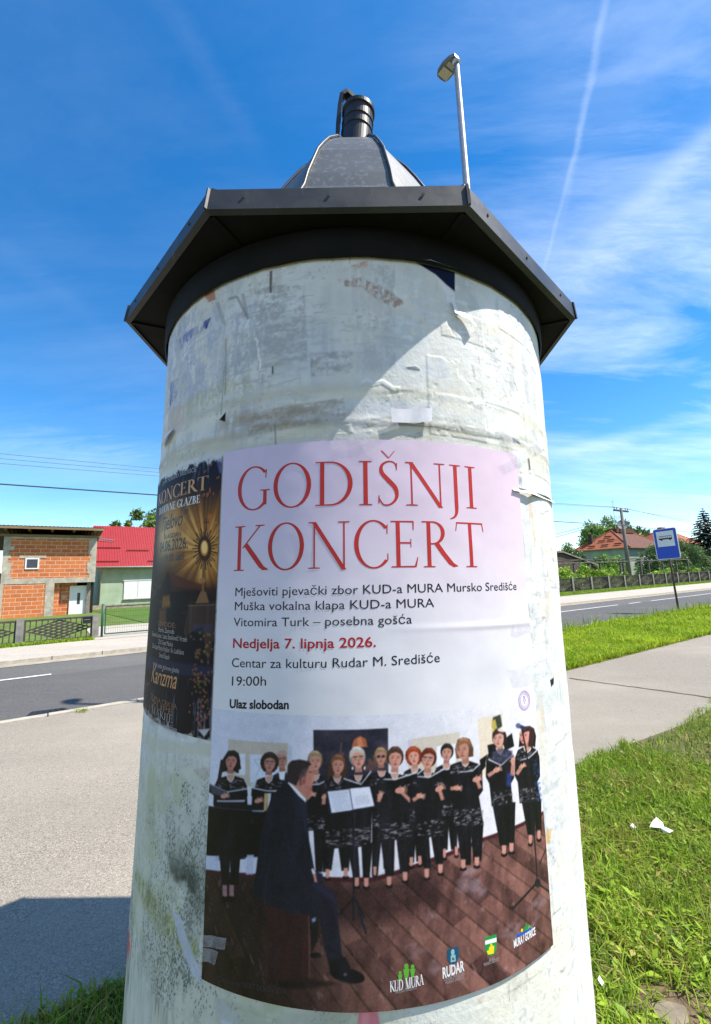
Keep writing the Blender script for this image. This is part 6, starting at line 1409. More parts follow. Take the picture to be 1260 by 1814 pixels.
tree('leafy_shrub', 'bright green shrub in front of the pale green house wall', 51.0, 26, 3.5, [(-1.2, 0, 2.2, 1.1, 1, 1.1), (0.4, 0, 2.3, 1.2, 1, 1.0), (2.4, 0, 2.0, 1.6, 1.2, 1.0), (0, 0, 1.0, 3.4, 1.2, .9)], 9000, 0.18, (0.05, 0.11, 0.015), (0.16, 0.26, 0.04), 6, .07, cat='shrub', clumps=80)
tree('cypress_bush', 'large feathery grey-green conifer bush right of the utility pole', 60.5, 24, 4.6, [(0, 0, 3.0, 3.0, 1.8, 1.8), (-3.6, 0, 2.3, 2.0, 1.5, 1.4), (2.8, 0, 2.6, 2.2, 1.5, 1.6), (0, 0, 1.2, 5.6, 1.8, 1.2)], 16000, 0.22, (0.030, 0.060, 0.022), (0.095, 0.145, 0.045), 7, .1, cat='bush', clumps=150, spread=.2)
tree('thuja_bush', 'wide grey-green conifer bush behind the bus stop sign', 69.0, 25, 5.0, [(0, 0, 3.2, 3.2, 1.8, 1.8), (4.0, 0, 2.8, 2.8, 1.8, 1.6), (-2.6, 0, 2.2, 2.0, 1.5, 1.4), (1, 0, 1.2, 6.4, 1.8, 1.3)], 16000, 0.24, (0.034, 0.066, 0.024), (0.10, 0.15, 0.05), 8, .1, cat='bush', clumps=150, spread=.2)
tree('dark_hedge_bush', 'very dark evergreen bush at the right end of the far gardens', 80.5, 25.5, 4.5, [(0, 0, 2.4, 3.2, 1.6, 2.0), (3.5, 0, 2.6, 2.6, 1.6, 2.2), (0, 0, 1.0, 5, 1.6, 1.1)], 9000, 0.28, (0.010, 0.024, 0.008), (0.030, 0.058, 0.018), 9, .1, cat='bush', clumps=90)
for i_, (u_, v_, sc2) in enumerate(((88.5, 60.0, 1.0),)):
    tree('distant_tree', 'green tree crown far behind the roofs near the bus stop sign', 133, 60, 12, [(0, 0, 10.5, 7, 4, 2.8), (6, 0, 9.6, 5, 3, 2.2)], 5000, 0.7, GR0, (0.06, 0.10, 0.02), 12, .25, clumps=40)
def spruce(u_, v_, h, rb, label, seed):
    t_ = thing('spruce_tree', label, 'tree', uv(u_, v_, 0), ROAD); r = np.random.default_rng(seed)
    MB().tube([(0, 0, -.1), (0, 0, h * .98)], [h * .022, .02], 8).build('trunk', bark, t_, True)
    V = []; cl = []
    for lay in range(30):
        f = lay / 29; z0 = 0.8 + f * (h - 1.0); rad_ = rb * (1 - f) ** 0.85 * r.uniform(.85, 1.12) + .12; nb = int(9 + 10 * (1 - f))
        for k in range(nb):
            a = 2 * math.pi * (k + r.random()) / nb; d = np.array((math.cos(a), math.sin(a), 0)); sd = np.array((-d[1], d[0], 0)); R_ = rad_ * r.uniform(.7, 1.1)
            for j in range(34):
                tt = r.random() ** .7; p = d * R_ * tt + np.array((0, 0, z0 - R_ * .32 * tt + R_ * .12 * tt * tt)); q = sd * r.choice((-1, 1)) * R_ * .26 * (1.1 - tt) + d * R_ * .16 + np.array((0, 0, r.normal(-.12, .08))) * (0.4 + R_ * .4)
                w_ = np.cross(q, (0, 0, 1)); w_ = w_ / (np.linalg.norm(w_) + 1e-6) * .055
                w_ = w_ * 2.2; V += [p - w_, p + w_, p + q + w_ * .3, p + q - w_ * .3]; c = np.array((0.016, 0.040, 0.026)) + np.array((0.040, 0.066, 0.046)) * r.random() ** 1.6; cl += [c] * 4
    V = np.array(V); np_mesh('crown', V, np.arange(len(V)).reshape(-1, 4), foliage, t_, np.array(cl))
spruce(85.0, 27, 11.0, 5.0, 'tall dark blue-green spruce at the right edge behind the conifer bushes', 3)
def vine_hedge():
    t_ = thing('vine_hedge', 'bright yellow-green vine leaves growing over the long concrete fence', 'hedge', uv(36, 20.2, 0), ROAD)
    bl = [(x, 0, 1.0 + 0.25 * math.sin(x * 1.3), 1.3, .45, .62 + .2 * math.sin(x * 2.1)) for x in np.arange(-7, 5.5, 1.1)] + [(x, .2, .85, 1.0, .4, .45) for x in (8, 14, 16, 21, 23)]
    leaf_cloud('foliage', bl, 16000, .17, (0.07, 0.13, 0.015), (0.24, 0.33, 0.04), t_, 31, clumps=150, spread=.36, aspect=.85)
vine_hedge()
# ------------------------------------------------------------------ concrete fences
conc = mat('fence_concrete', (0.27, 0.26, 0.235), 0.9, (0.16, 0.155, 0.14), 6, 7, bump=0.2, bscale=40)
conc_dark = mat('fence_concrete_dark', (0.085, 0.075, 0.066), 0.9, (0.045, 0.042, 0.037), 7, 7)
def lattice_panel(name, w, h, parent, x, style):
    b = MB(); z0, z1 = 0.03, h
    b.box(0, w, -.035, .035, z0, z0 + .05); b.box(0, w, -.035, .035, z1 - .05, z1); b.box(0, .045, -.034, .034, z0 + .05, z1 - .05); b.box(w - .045, w, -.034, .034, z0 + .05, z1 - .05)
    cx_, cz_ = w / 2, (z0 + z1) / 2; hx_, hz_ = w / 2 - .05, (z1 - z0) / 2 - .06
    n = 12 if style == 'cross' else 16
    for k in range(1, n):                       # upright bars outside the diamond
        xx = w * k / n; t_ = 1 - abs(xx - cx_) / hx_
        if t_ < .06: b.box(xx - .014, xx + .014, -.022, .022, z0 + .05, z1 - .05); continue
        zt_ = cz_ + hz_ * t_; zb_2 = cz_ - hz_ * t_
        if z1 - .05 - zt_ > .02: b.box(xx - .014, xx + .014, -.022, .022, zt_, z1 - .05)
        if zb_2 - z0 - .05 > .02: b.box(xx - .014, xx + .014, -.022, .022, z0 + .05, zb_2)
    if style == 'cross':
        m_ = 6
        for k in range(m_ + 1):
            f = -1 + 2 * k / m_
            a = (cx_ - hx_ * (1 - f) / 2, cz_ + hz_ * (1 + f) / 2); c_ = (cx_ + hx_ * (1 + f) / 2, cz_ - hz_ * (1 - f) / 2)
            b.bar((a[0], -.004, a[1]), (c_[0], -.004, c_[1]), .04, .024, up=(0, 1, 0))
            a = (cx_ - hx_ * (1 - f) / 2, cz_ - hz_ * (1 + f) / 2); c_ = (cx_ + hx_ * (1 + f) / 2, cz_ + hz_ * (1 - f) / 2)
            b.bar((a[0], .006, a[1]), (c_[0], .006, c_[1]), .04, .024, up=(0, 1, 0))
    else:
        for f in (1.0, .76, .52, .28):          # nested diamonds
            q = [(cx_ - hx_ * f, cz_), (cx_, cz_ + hz_ * f), (cx_ + hx_ * f, cz_), (cx_, cz_ - hz_ * f)]
            for i in range(4): b.bar((q[i][0], .001 * i, q[i][1]), (q[(i + 1) % 4][0], .001 * i, q[(i + 1) % 4][1]), .05, .03, up=(0, 1, 0))
        for k in range(9): xx = cx_ - hx_ * .8 + k * hx_ * .2; t_ = 1 - abs(xx - cx_) / hx_; b.box(xx - .012, xx + .012, .018, .03, cz_ - hz_ * t_, cz_ + hz_ * t_)
    o = b.build('lattice_panel', conc_dark, parent, loc=(x, 0, 0)); return o
def fence_run(label, u0, v0, n, w, h, style, group=None, pw=.16, panel_m=None):
    t_ = thing('concrete_fence', label, 'fence', uv(u0, v0, .03), ROAD, group); proto_p = proto_l = None
    for k in range(n + 1):
        if proto_p is None: proto_p = MB().box(-pw / 2, pw / 2, -.075, .075, -.1, h + .04).build('post', conc, t_); 
        else: q = proto_p.copy(); COL.objects.link(q); q.parent = t_; q.location = (k * (w + pw), 0, 0)
    for k in range(n):
        if proto_l is None: proto_l = lattice_panel('lattice_panel', w, h, t_, pw / 2, style)
        else: q = proto_l.copy(); COL.objects.link(q); q.parent = t_; q.location = (pw / 2 + k * (w + pw), 0, 0)
    return t_
pwL, wL = 0.18, 1.70
fence_run('grey concrete lattice fence with crossed diamond panels before the brick house', 1.06 - 3 * (pwL + wL), 16.25, 3, wL, 0.68, 'cross', pw=pwL)
fence_run('long dark concrete fence of nested diamond panels across the road', 27.3, 19.2, 18, 2.46, 1.05, 'nest', pw=.20)
# letterbox hung on the left fence
lb_m = mat('letterbox_paint', (0.020, 0.022, 0.028), 0.4, (0.014, 0.015, 0.018), 10)
o = thing('letterbox', 'small black letterbox hung on the concrete lattice fence', 'letterbox', uv(0.82, 16.13, 0.50), ROAD)
MB().box(-.11, .11, -.05, .04, 0, .17).build('box', lb_m, o); b = MB(); b.prism([(-.12, .17), (.12, .17), (.115, .20), (-.115, .20)], -.07, .045); b.build('lid', lb_m, o); MB().box(-.07, .07, -.054, -.051, .115, .127).build('slot', sign_back, o)
# green wire gate
gm = mat('green_gate_paint', (0.018, 0.085, 0.055), 0.45, (0.014, 0.065, 0.042), 8)
gt = thing('wire_gate', 'low dark green wire mesh gate beside the concrete fence', 'gate', uv(1.24, 16.25, .04), ROAD)
MB().tube([(0, 0, -.1), (0, 0, 1.02)], .035, 10).build('post', gm, gt, True); MB().tube([(3.6, 0, -.1), (3.6, 0, 1.02)], .035, 10).build('post', gm, gt, True)
b = MB()
for a, c_ in (((.08, .09), (.08, .93)), ((1.78, .09), (1.78, .93)), ((.08, .93), (1.78, .93)), ((.08, .09), (1.78, .09)), ((1.83, .09), (1.83, .93)), ((3.52, .09), (3.52, .93)), ((1.83, .93), (3.52, .93)), ((1.83, .09), (3.52, .09))): b.bar((a[0], 0, a[1]), (c_[0], 0, c_[1]), .035)
b.build('gate_frame', gm, gt)
b = MB()
for k in range(1, 68): x = .08 + k * .05; b.bar((x, 0, .1), (x, 0, .92), .005)
for k in range(1, 5): b.bar((.1, .006, .09 + k * .168), (3.5, .006, .09 + k * .168), .006)
b.build('mesh_infill', gm, gt)

# ------------------------------------------------------------------ houses on the left
def brick_mat(name, sx, sy, c1, c2, mortar, ms=0.012):
    M = bpy.data.materials.new(name); M.use_nodes = True; t = NT(M.node_tree)
    o = t.n('ShaderNodeOutputMaterial'); b = t.n('ShaderNodeBsdfPrincipled', i_Roughness=0.9); b.inputs['Specular IOR Level'].default_value = .15
    co = t.n('ShaderNodeTexCoord').outputs['Object']; sp = t.n('ShaderNodeSeparateXYZ', i_0=co); xy = t.math('ADD', sp.outputs[0], sp.outputs[1]); v = t.n('ShaderNodeCombineXYZ', i_0=xy, i_1=sp.outputs[2]).outputs[0]
    wob = t.noise(co, 6, 3)
    br_ = t.n('ShaderNodeTexBrick', i_Vector=v, i_Color1=(*c1, 1), i_Color2=(*c2, 1), i_Mortar=(*mortar, 1), i_Scale=1.0); br_.inputs['Mortar Size'].default_value = ms; br_.inputs['Brick Width'].default_value = sx; br_.inputs['Row Height'].default_value = sy; br_.inputs['Bias'].default_value = 0.1; br_.inputs['Mortar Smooth'].default_value = .3
    col = t.mix(t.ramp(wob, ((.45, .0), (.75, .15))), br_.outputs[0], (*mortar, 1)); t.link(col, b.inputs['Base Color'])
    bp = t.n('ShaderNodeBump', i_Strength=.6, i_Distance=.02, i_Height=t.math('SUBTRACT', 1.0, br_.outputs['Fac'])); t.link(bp.outputs[0], b.inputs['Normal']); t.link(b.outputs[0], o.inputs[0]); return M
block = brick_mat('clay_blocks', 0.52, 0.24, (0.60, 0.185, 0.060), (0.46, 0.130, 0.045), (0.62, 0.46, 0.34), 0.016)
grey_c = mat('raw_concrete', (0.50, 0.45, 0.37), 0.95, (0.31, 0.285, 0.24), 3, 7, bump=.2); timber = mat('bare_timber', (0.30, 0.20, 0.11), 0.85, (0.18, 0.12, 0.07), 5, stretch=(.3, 3, 3)); tile_br = mat('brown_roof_sheet', (0.07, 0.03, 0.025), .5, (0.045, .02, .018), 5)
white_pvc = mat('white_frame', (0.74, 0.75, 0.76), .35, (.68, .69, .70), 5); glass_d = mat('window_glass', (0.05, 0.06, 0.075), .08, (.03, .035, .045), 2, spec=.8); dark_in = mat('dark_interior', (0.018, .016, .015), .9)
HV = 33.0; kx = 33.0 / 19.5
def hz(z): return (z - 1.52) * kx + 1.52
bh = thing('unfinished_house', 'unfinished orange block house with bare concrete beams and white door', 'house', uv(-1.62 * kx, HV, 0), ROAD)
W = 2.80 * kx; Dp = 8.0
def X(u_): return (u_ + 1.62) * kx
zsl, zst, zwt, zev = hz(1.80), hz(1.98), hz(3.46), hz(3.80)
xr0, xr1 = X(-.10), X(1.16)                     # recess of the porch
b = MB(); b.box(.02, X(-.34), 0.02, .30, -.3, zsl); b.box(X(-.08), X(-.08) + .28, .3, .62, -.3, zsl) ; b.box(X(-.08) + .281, X(.62), .62, .85, -.3, zsl); b.box(.02, .3, .3, Dp, -.3, zsl)
b.box(.24, W - .22, .02, .30, zst, zwt - .12); b.box(W - .30, W - .02, .3, Dp, zst, zwt - .12); b.box(.02, .30, .3, Dp, zst, zwt - .12)
b.box(.3, W - .3, Dp - .3, Dp, -.3, zwt - .12)
b.build('block_wall', block, bh)
b = MB(); b.box(0, W, 0, Dp, zsl, zst); b.box(X(-.34), X(-.08), 0, .30, -.3, zsl - .001)
b.box(-.01, W + .01, .0, .31, zwt - .12, zwt); b.box(W - .31, W + .01, .31, Dp, zwt - .12, zwt); b.box(-.012, .31, .312, Dp, zwt - .12, zwt)
rq = np.random.default_rng(9); z = zst; i = 0
while z < zwt - .13:                            # corner blocks set in concrete, toothed
    hb_ = min(.24, zwt - .12 - z); w1, w2 = rq.uniform(.26, .50), rq.uniform(.26, .50)
    b.box(-.004, w1, -.004, .26, z, z + hb_ - .004); b.box(W - w2, W + .004, -.004, .26, z, z + hb_ - .004); z += .24
b.build('concrete_frame', grey_c, bh)
MB().box(-.03, .14, -.02, .2, -.3, zsl - .002).build('corner_column', grey_c, bh)
b = MB(); b.box(xr0, W, .9, 1.0, -.3, zsl); b.build('porch_back', dark_in, bh)
# upper window and lintel
xw0, xw1, zw0, zw1 = X(-.98), X(-.58), hz(2.31), hz(2.70)
MB().box(X(-1.16), X(-.38), -.006, .02, hz(2.70), hz(2.80)).build('lintel', grey_c, bh)
wn = MB(); wn.box(xw0, xw1, -.03, .05, zw0, zw0 + .07); wn.box(xw0, xw1, -.03, .05, zw1 - .07, zw1); wn.box(xw0, xw0 + .07, -.03, .05, zw0 + .07, zw1 - .07); wn.box(xw1 - .07, xw1, -.03, .05, zw0 + .07, zw1 - .07); wo_ = wn.build('window', white_pvc, bh)
MB().box(xw0 + .07, xw1 - .07, -.01, .01, zw0 + .07, zw1 - .07).build('pane', glass_d, wo_)
# porch door
xd0, xd1, zd0, zd1 = X(.40), X(.40) + .95, hz(.50), hz(1.68)
dr = MB().box(xd0, xd1, .53, .60, zd0, zd1).build('door', white_pvc, bh); MB().box(xd0 + .42, xd0 + .58, .520, .528, zd0 + .85, zd0 + 1.55).build('door_glass', glass_d, dr); MB().bar((xd0 + .85, .50, zd0 + .95), (xd0 + .85, .50, zd0 + 1.15), .03).build('handle', galv, dr)
b = MB(); b.box(W - .40, W - .20, .35, .9, -.3, zsl - .01); b.build('porch_pier', mat('rough_plaster', (.27, .23, .19), .95, (.17, .15, .125), 5), bh)
bxm = mat('yellow_box', (.45, .38, .12), .7)
b = MB(); b.tube([(X(.22), .615, hz(1.28)), (X(.22), .60, hz(1.28))], .14, 12); b.build('meter_plate', mat('cream_plate', (.55, .42, .28), .8), bh)
# roof: low slope towards the street, corrugated sheet over rafters
b = MB(); zf = zev; n_ = 60; x0, x1 = -.9, W + .32; V = []
for i in range(n_ + 1):
    x = x0 + (x1 - x0) * i / n_; c_ = .028 * (i % 2)
    V += [(x, -.75, zf + c_), (x, Dp * .55, zf - .35 + c_), (x, Dp + .6, zf - .8 + c_)]
b.add(V, [q for i in range(n_) for q in ((3 * i, 3 * i + 3, 3 * i + 4, 3 * i + 1), (3 * i + 1, 3 * i + 4, 3 * i + 5, 3 * i + 2))]); b.build('roof_sheet', tile_br, bh)
b = MB(); b.box(x0 + .02, x1 - .02, -.73, -.68, zf - .17, zf - .02); b.box(x0 + .02, x1 - .02, -.1, .02, zwt + .01, zwt + .14); b.build('fascia_board', timber, bh)
for k in range(5):
    xx = .05 + k * (W - .2) / 4; MB().bar((xx, -.70, zf - .10), (xx, .9, zf - .22), .12, .16).build('rafter', timber, bh)
# dark neighbour at the left edge
nb = thing('dark_house', 'dark walled house side at the left edge beyond the block house', 'house', uv(-8.55, 44, 0), ROAD)
MB().box(0, 5.1, 0, 7, -.3, 2.95).build('wall', mat('dark_purple_wall', (.06, .045, .07), .9, (.04, .03, .05), 3), nb); b = MB(); b.prism([(-.4, 2.9), (5.3, 2.9), (2.5, 3.7)], -.4, 7.4); b.build('roof', tile_br, nb)
# green house with a red metal roof
GV = 40.0; k2 = GV / 21.0
def gz(z): return (z - 1.52) * k2 + 1.52
mint = mat('mint_render', (.40, .50, .36), .9, (.30, .39, .28), 1.2, 7); mint_l = mat('plinth_render', (.30, .36, .26), .9, (.2, .24, .18), 1.5, 7)
red_m = mat('red_metal_roof', (.30, .010, .014), .5, (.25, .008, .011), 3, spec=.5)
gh = thing('green_house', 'pale green house with bright red ribbed metal roof and closed white shutters', 'house', uv(1.42 * k2, GV, 0), ROAD)
GW = 7.5; GD = 7.0; ze = gz(2.42); zr = 6.9
def GX(u_): return (u_ - 1.42) * k2
b = MB(); b.box(0, GW, 0, GD, .25, ze + .05); b.build('wall', mint, gh); MB().box(-.03, GW + .03, -.03, GD, -.3, .25).build('plinth', mint_l, gh)
b = MB(); b.add([(0.01, .01, ze + .05), (0.01, GD, ze + .05), (0.01, GD / 2, zr - .12)], [(0, 1, 2)]); b.add([(GW - .01, .01, ze + .05), (GW - .01, GD, ze + .05), (GW - .01, GD / 2, zr - .12)], [(0, 1, 2)]); b.build('gable', mint, gh)
b = MB(); V = []; n_ = 44; xa, xb = -.42, GW + .4
for i in range(n_):
    xx = xa + (xb - xa) * i / n_; dx = (xb - xa) / n_
    for x_, h_ in ((xx, 0), (xx + dx * .62, 0), (xx + dx * .70, .035), (xx + dx * .92, .035)): V += [(x_, -.45, ze - .02 + h_), (x_, GD / 2, zr + h_), (x_, GD + .45, ze - .02 + h_)]
b.add(V, [q for i in range(len(V) // 3 - 1) for q in ((3 * i, 3 * i + 3, 3 * i + 4, 3 * i + 1), (3 * i + 1, 3 * i + 4, 3 * i + 5, 3 * i + 2))]); rf = b.build('roof', red_m, gh)
def on_slope(x_, f, lift=.08): return (x_, -.45 + f * (GD / 2 + .45), ze - .02 + f * (zr - ze + .02) + lift)
for xs, xe, f in ((-.2, 1.5, .42), (-.3, 1.3, .10), (1.9, 3.6, .36), (3.4, 5.2, .10), (4.4, 6.1, .36)):
    b = MB(); b.bar(on_slope(xs, f), on_slope(xe, f), .05, .10); b.build('snow_guard', mat('dark_red_metal', (.20, .012, .016), .5), rf)
b = MB(); b.bar(on_slope(-.45, .62, .25), on_slope(1.1, .60, .12), .04); b.bar(on_slope(-.45, .60, .16), on_slope(1.0, .57, .07), .04); b.build('roof_rail', galv, rf)
gut = mat('grey_gutter', (.33, .34, .34), .5); b = MB(); b.tube([(-.42, -.50, ze - .05), (GW + .4, -.50, ze - .05)], .07, 8); b.build('gutter', gut, gh, True)
b = MB(); b.tube([(-.02, -.48, ze - .1), (.10, -.12, ze - .38), (.10, -.06, ze - .5), (.02, -.06, -.2)], .05, 8); b.build('downspout', gut, gh, True)
xs0, xs1, zs0, zs1 = GX(2.33), GX(3.38), gz(1.08), gz(1.83)
sh = MB(); sh.box(xs0, (xs0 + xs1) / 2 - .01, -.07, -.005, zs0, zs1); sh.box((xs0 + xs1) / 2 + .01, xs1, -.07, -.005, zs0, zs1); so = sh.build('shutter', white_pvc, gh); MB().box(xs0 - .08, xs1 + .08, -.10, 0.0, zs1 + .002, zs1 + .07).build('shutter_box', white_pvc, so); MB().box(xs0 - .06, xs1 + .06, -.12, -.002, zs0 - .06, zs0 - .002).build('window_sill', grey_c, gh)
# lawn and border in front of it
sheet('garden_ground', [(3.2, 21.0), (12, 21.0), (14, 39.5), (2.0, 39.5)], .052, mat('mown_lawn', (.10, .17, .03), .95, (.075, .13, .025), 2, 7, spec=.1))
b = MB(); b.box(0, 9, -.05, .05, 0, .30); o = b.build('garden_wall', mat('border_stone', (.42, .36, .27), .9, (.26, .2, .16), 4)); o.location = uv(2.2, 38.4, .05); o.rotation_euler = (0, 0, ROAD); tag(o, 'low pale border wall in front of the green house', 'garden wall')

# ------------------------------------------------------------------ houses and garden on the right
tile_o = mat('orange_tiles', (.36, .115, .05), .8, (.25, .075, .036), 2.5, 6); 
def hip_house(t_, w, d, ze, zr, hip, over_, wall_m, roof_m, front_m=None):
    MB().box(0, w, 0, d, -.3, ze).build('wall', wall_m, t_)
    o_ = over_; V = [(-o_, -o_, ze - .12), (w + o_, -o_, ze - .12), (w + o_, d + o_, ze - .12), (-o_, d + o_, ze - .12), (hip, d / 2, zr), (w - hip, d / 2, zr)]
    b = MB(); b.add(V, [(1, 2, 5), (2, 3, 4, 5), (3, 0, 4)]); b.cur = 1; b.add(V, [(0, 1, 5, 4)]); r_ = b.build('roof', [roof_m, front_m or roof_m], t_)
    b = MB(); b.box(-o_, w + o_, -o_, -o_ + .1, ze - .24, ze - .13); b.box(-o_, -o_ + .1, -o_ + .1, d + o_, ze - .24, ze - .13); b.build('eaves_board', timber, t_)
    b = MB()
    for a, c_ in ((0, 4), (3, 4), (4, 5), (1, 5), (2, 5)): b.tube([np.array(V[a]) + (0, 0, .03), np.array(V[c_]) + (0, 0, .03)], .10, 6)
    b.build('ridge_tiles', roof_m, r_); return r_, V
mint_w = mat('pale_green_wall', (.33, .40, .31), .9, (.24, .30, .235), 1.0, 7)
oh = thing('orange_roof_house', 'pale green house with hipped orange tiled roof and satellite dish', 'house', uv(65.6, 30.0, 0), ROAD)
rf, RV2 = hip_house(oh, 12.5, 7.2, 4.75, 7.45, 3.4, .55, mint_w, tile_o, mat('brown_tiles', (.15, .06, .04), .85, (.09, .04, .03), 2, 6))
b = MB(); b.box(.8, 1.3, 5.3, 5.8, 5.6, 7.05); b.build('chimney', mat('dark_chimney', (.07, .045, .04), .9), rf)
b = MB(); b.box(3.6, 9.0, 2.9, 4.3, 7.15, 7.75); b.build('ridge_box', mat('dark_tiles', (.13, .05, .035), .85), rf)
for (xx, f) in ((1.0, .25), (2.6, .55), (4.2, .25), (2.0, .8)):
    pass
for (yy, f) in ((.8, .18), (3.0, .16), (5.2, .14), (2.0, .42), (4.2, .40), (3.2, .62)):   # snow guards on the hip end
    A_ = np.array((-.55, yy, 4.63)); T_ = np.array((3.4, 3.6, 7.45)); p = A_ * (1 - f) + T_ * f
    MB().box(p[0] - .1, p[0] - .02, p[1] - .5, p[1] + .5, p[2] + .05, p[2] + .22).build('snow_guard', mat('dark_tiles', (.13, .05, .035), .85), rf)
w_ = MB().box(-.05, .02, 3.4, 4.5, 2.1, 3.5).build('window', white_pvc, oh); MB().box(-.06, -.052, 3.5, 4.4, 2.2, 3.4).build('pane', glass_d, w_)
w_ = MB().box(4.0, 5.2, -.05, .02, 2.1, 3.4).build('window', white_pvc, oh); MB().box(4.1, 5.1, -.06, -.052, 2.2, 3.3).build('pane', glass_d, w_)
b = MB(); c_ = np.array((4.9, 2.6, 8.3)); nr = np.array((-.75, -.6, .25)); nr /= np.linalg.norm(nr); e_a = np.cross(nr, (0, 0, 1)); e_a /= np.linalg.norm(e_a); e_b = np.cross(e_a, nr)
b.add([c_ + nr * .12 * (rr**2) + rr * .75 * (math.cos(2 * math.pi * k / 20) * e_a + math.sin(2 * math.pi * k / 20) * e_b) for rr in (.05, .5, 1.0) for k in range(20)], [(i * 20 + k, i * 20 + (k + 1) % 20, i * 20 + 20 + (k + 1) % 20, i * 20 + 20 + k) for i in range(2) for k in range(20)])
b.tube([c_ - nr * .1, (c_[0], c_[1], 6.6)], .05, 6); b.build('satellite_dish', mat('dish_grey', (.30, .30, .31), .6), rf)
b = MB(); xa_, ya_ = 4.4, 3.4; b.bar((xa_, ya_, 7.4), (xa_, ya_, 12.2), .05)
for z_, l_ in ((11.9, .8), (11.2, 1.6), (10.6, .9), (9.6, 1.9)): b.bar((xa_ - l_ / 2, ya_ - l_ * .5, z_), (xa_ + l_ / 2, ya_ + l_ * .5, z_), .03)
b.build('antenna', galv, rf)
r2h = thing('distant_red_roof_house', 'far house with plain orange roof between the sign and the spruce', 'house', uv(100.5, 37.0, 0), ROAD)
rf2, _ = hip_house(r2h, 14, 9, 6.2, 9.3, 3.0, .5, mat('cream_wall', (.45, .42, .36), .9), tile_o)
MB().box(3.6, 4.6, 3.6, 4.4, 8.4, 10.1).build('chimney', tile_o, rf2)
# grey shed roof
shd = thing('grey_shed', 'low shed with weathered grey sheet roof at the left of the far gardens', 'shed', uv(36.5, 25.5, 0), ROAD)
grey_sh = mat('weathered_sheet', (.24, .22, .195), .9, (.15, .138, .125), 1.6, 7, stretch=(1, .3, 1)); b = MB(); b.add([(-1, -.5, 3.6), (5.0, -.5, 3.6), (11.6, -.5, 2.15), (12.2, 5, 2.15), (5.2, 5.0, 4.1), (-1, 5, 4.1)], [(0, 1, 4, 5), (1, 2, 3, 4)]); b.add([(-1, -.5, 3.45), (5.0, -.5, 3.45), (11.6, -.5, 2.0), (11.6, -.5, 2.15), (5.0, -.5, 3.6), (-1, -.5, 3.6)], [(0, 1, 4, 5), (1, 2, 3, 4)]); b.build('roof', grey_sh, shd)
b = MB(); b.add([(-.8, -.3, -.2), (11.2, -.3, -.2), (11.2, -.3, 2.0), (4.9, -.3, 3.42), (-.8, -.3, 3.42)], [(0, 1, 2, 3, 4)]); b.build('wall', mat('brown_boards', (.10, .075, .055), .9, (.06, .045, .035), 4, stretch=(3, 3, .3)), shd)
# pergola
pg = thing('pergola', 'weathered timber pergola frame standing behind the dark concrete fence', 'pergola', uv(33.5, 22, 0), ROAD)
grey_t = mat('grey_timber', (.15, .135, .12), .9, (.09, .08, .07), 4)
for xx in (1.0, 4.4, 7.0, 8.8, 12.6, 13.2, 16.8, 18.6, 21.9, 25.4, 28.6): MB().box(xx - .07, xx + .07, -.07, .07, -.2, 2.28 + xx * .006).build('post', grey_t, pg)
for yy, z_ in ((-.1, 2.32), (1.6, 2.62)):
    b = MB(); b.bar((-1, yy, z_ - .05), (29, yy, z_ + .20), .06, .09); b.build('rail', grey_t, pg)
for xx in np.arange(0, 28, 2.6): MB().bar((xx, -.2, 2.38 + xx * .006), (xx + .3, 1.8, 2.66 + xx * .006), .05).build('rafter', grey_t, pg)
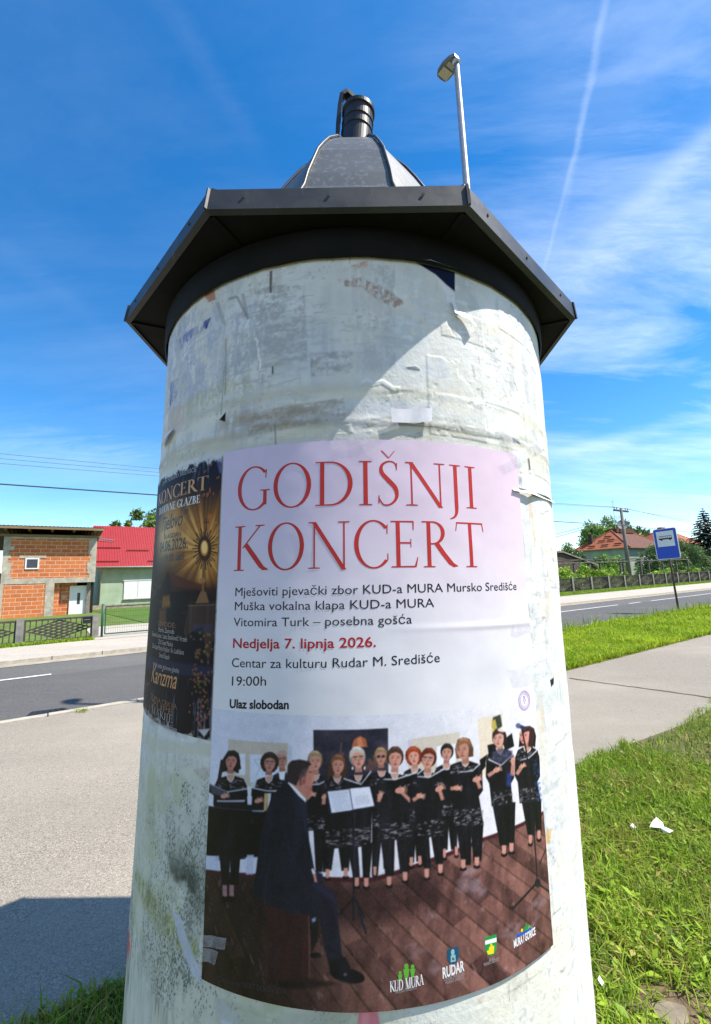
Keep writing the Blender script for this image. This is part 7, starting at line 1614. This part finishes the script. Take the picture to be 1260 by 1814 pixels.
# utility pole and wires
wood = mat('pole_concrete', (.20, .185, .16), .9, (.13, .12, .105), 3, 6, stretch=(4, 4, .5))
up_ = thing('utility_pole', 'grey utility pole with short crossarm above the dark concrete fence', 'utility pole', uv(47.7, 22, 0), ROAD)
MB().tube([(0, 0, -.2), (0, 0, 7.85)], [.22, .13], 10).build('pole', wood, up_, True); MB().box(-1.45, 1.45, -.07, .07, 7.45, 7.62).build('crossarm', mat('dark_steel', (.05, .045, .045), .7), up_)
ins = mat('insulator', (.10, .05, .04), .3); ip = None
for xx in (-1.35, -.9, .9, 1.35):
    if ip is None: ip = MB().tube([(0, 0, 0), (0, 0, .1), (0, 0, .12), (0, 0, .26)], [.02, .02, .06, .04], 8).build('insulator', ins, up_, True, loc=(xx, 0, 7.62))
    else: q = ip.copy(); COL.objects.link(q); q.parent = up_; q.location = (xx, 0, 7.62)
wire_m = mat('wire', (.05, .06, .075), .6); wire_l = mat('thin_wire', (.16, .17, .19), .6)
def wire(a, c_, sag, r_, label, m_=wire_m):
    n = 26; A_, B_ = np.array(a, float), np.array(c_, float); pts = [uv(*(A_[:2] * (1 - t) + B_[:2] * t), A_[2] * (1 - t) + B_[2] * t - sag * 4 * t * (1 - t)) for t in np.linspace(0, 1, n)]
    o = MB().tube(pts, r_, 5, False).build('overhead_wire', m_, None, True); return tag(o, label, 'wire', 'overhead wires along the street')
for i, (xx, lab) in enumerate(((-1.35, 'topmost thin overhead wire at the left, running to the pole crossarm'), (-.9, 'second thin overhead wire from the top at the left'), (.9, 'lowest of the thin overhead wires running to the crossarm'))):
    wire((-16, 22 + .4 * i, 7.0 - .16 * i), (47.7 + xx, 22, 7.86), .25, .011, lab, wire_l)
wire((-16, 22, 5.80), (47.7, 21.86, 6.0), .1, .030, 'thick dark overhead wire crossing the sky above the block house')
for i, (xx, z_) in enumerate(((-.9, 7.86), (.9, 7.86), (1.35, 7.86))):
    wire((47.7 + xx, 22, z_), (110, 22 + i * .6, 7.4 - .55 * i), .5, .014, ('upper thin wire leaving the crossarm to the right', 'middle thin wire leaving the crossarm to the right', 'lower thin wire leaving the crossarm to the right')[i], wire_l)
wire((47.7, 21.86, 6.0), (110, 22, 5.8), .2, .026, 'thick wire leaving the pole to the right behind the sign')
wire((47.5, 21.9, 7.0), (30, 25, 3.7), .2, .022, 'upper slanting service wire dropping left from the pole'); wire((47.5, 21.9, 6.85), (30, 25.2, 3.3), .2, .022, 'lower slanting service wire dropping left from the pole')
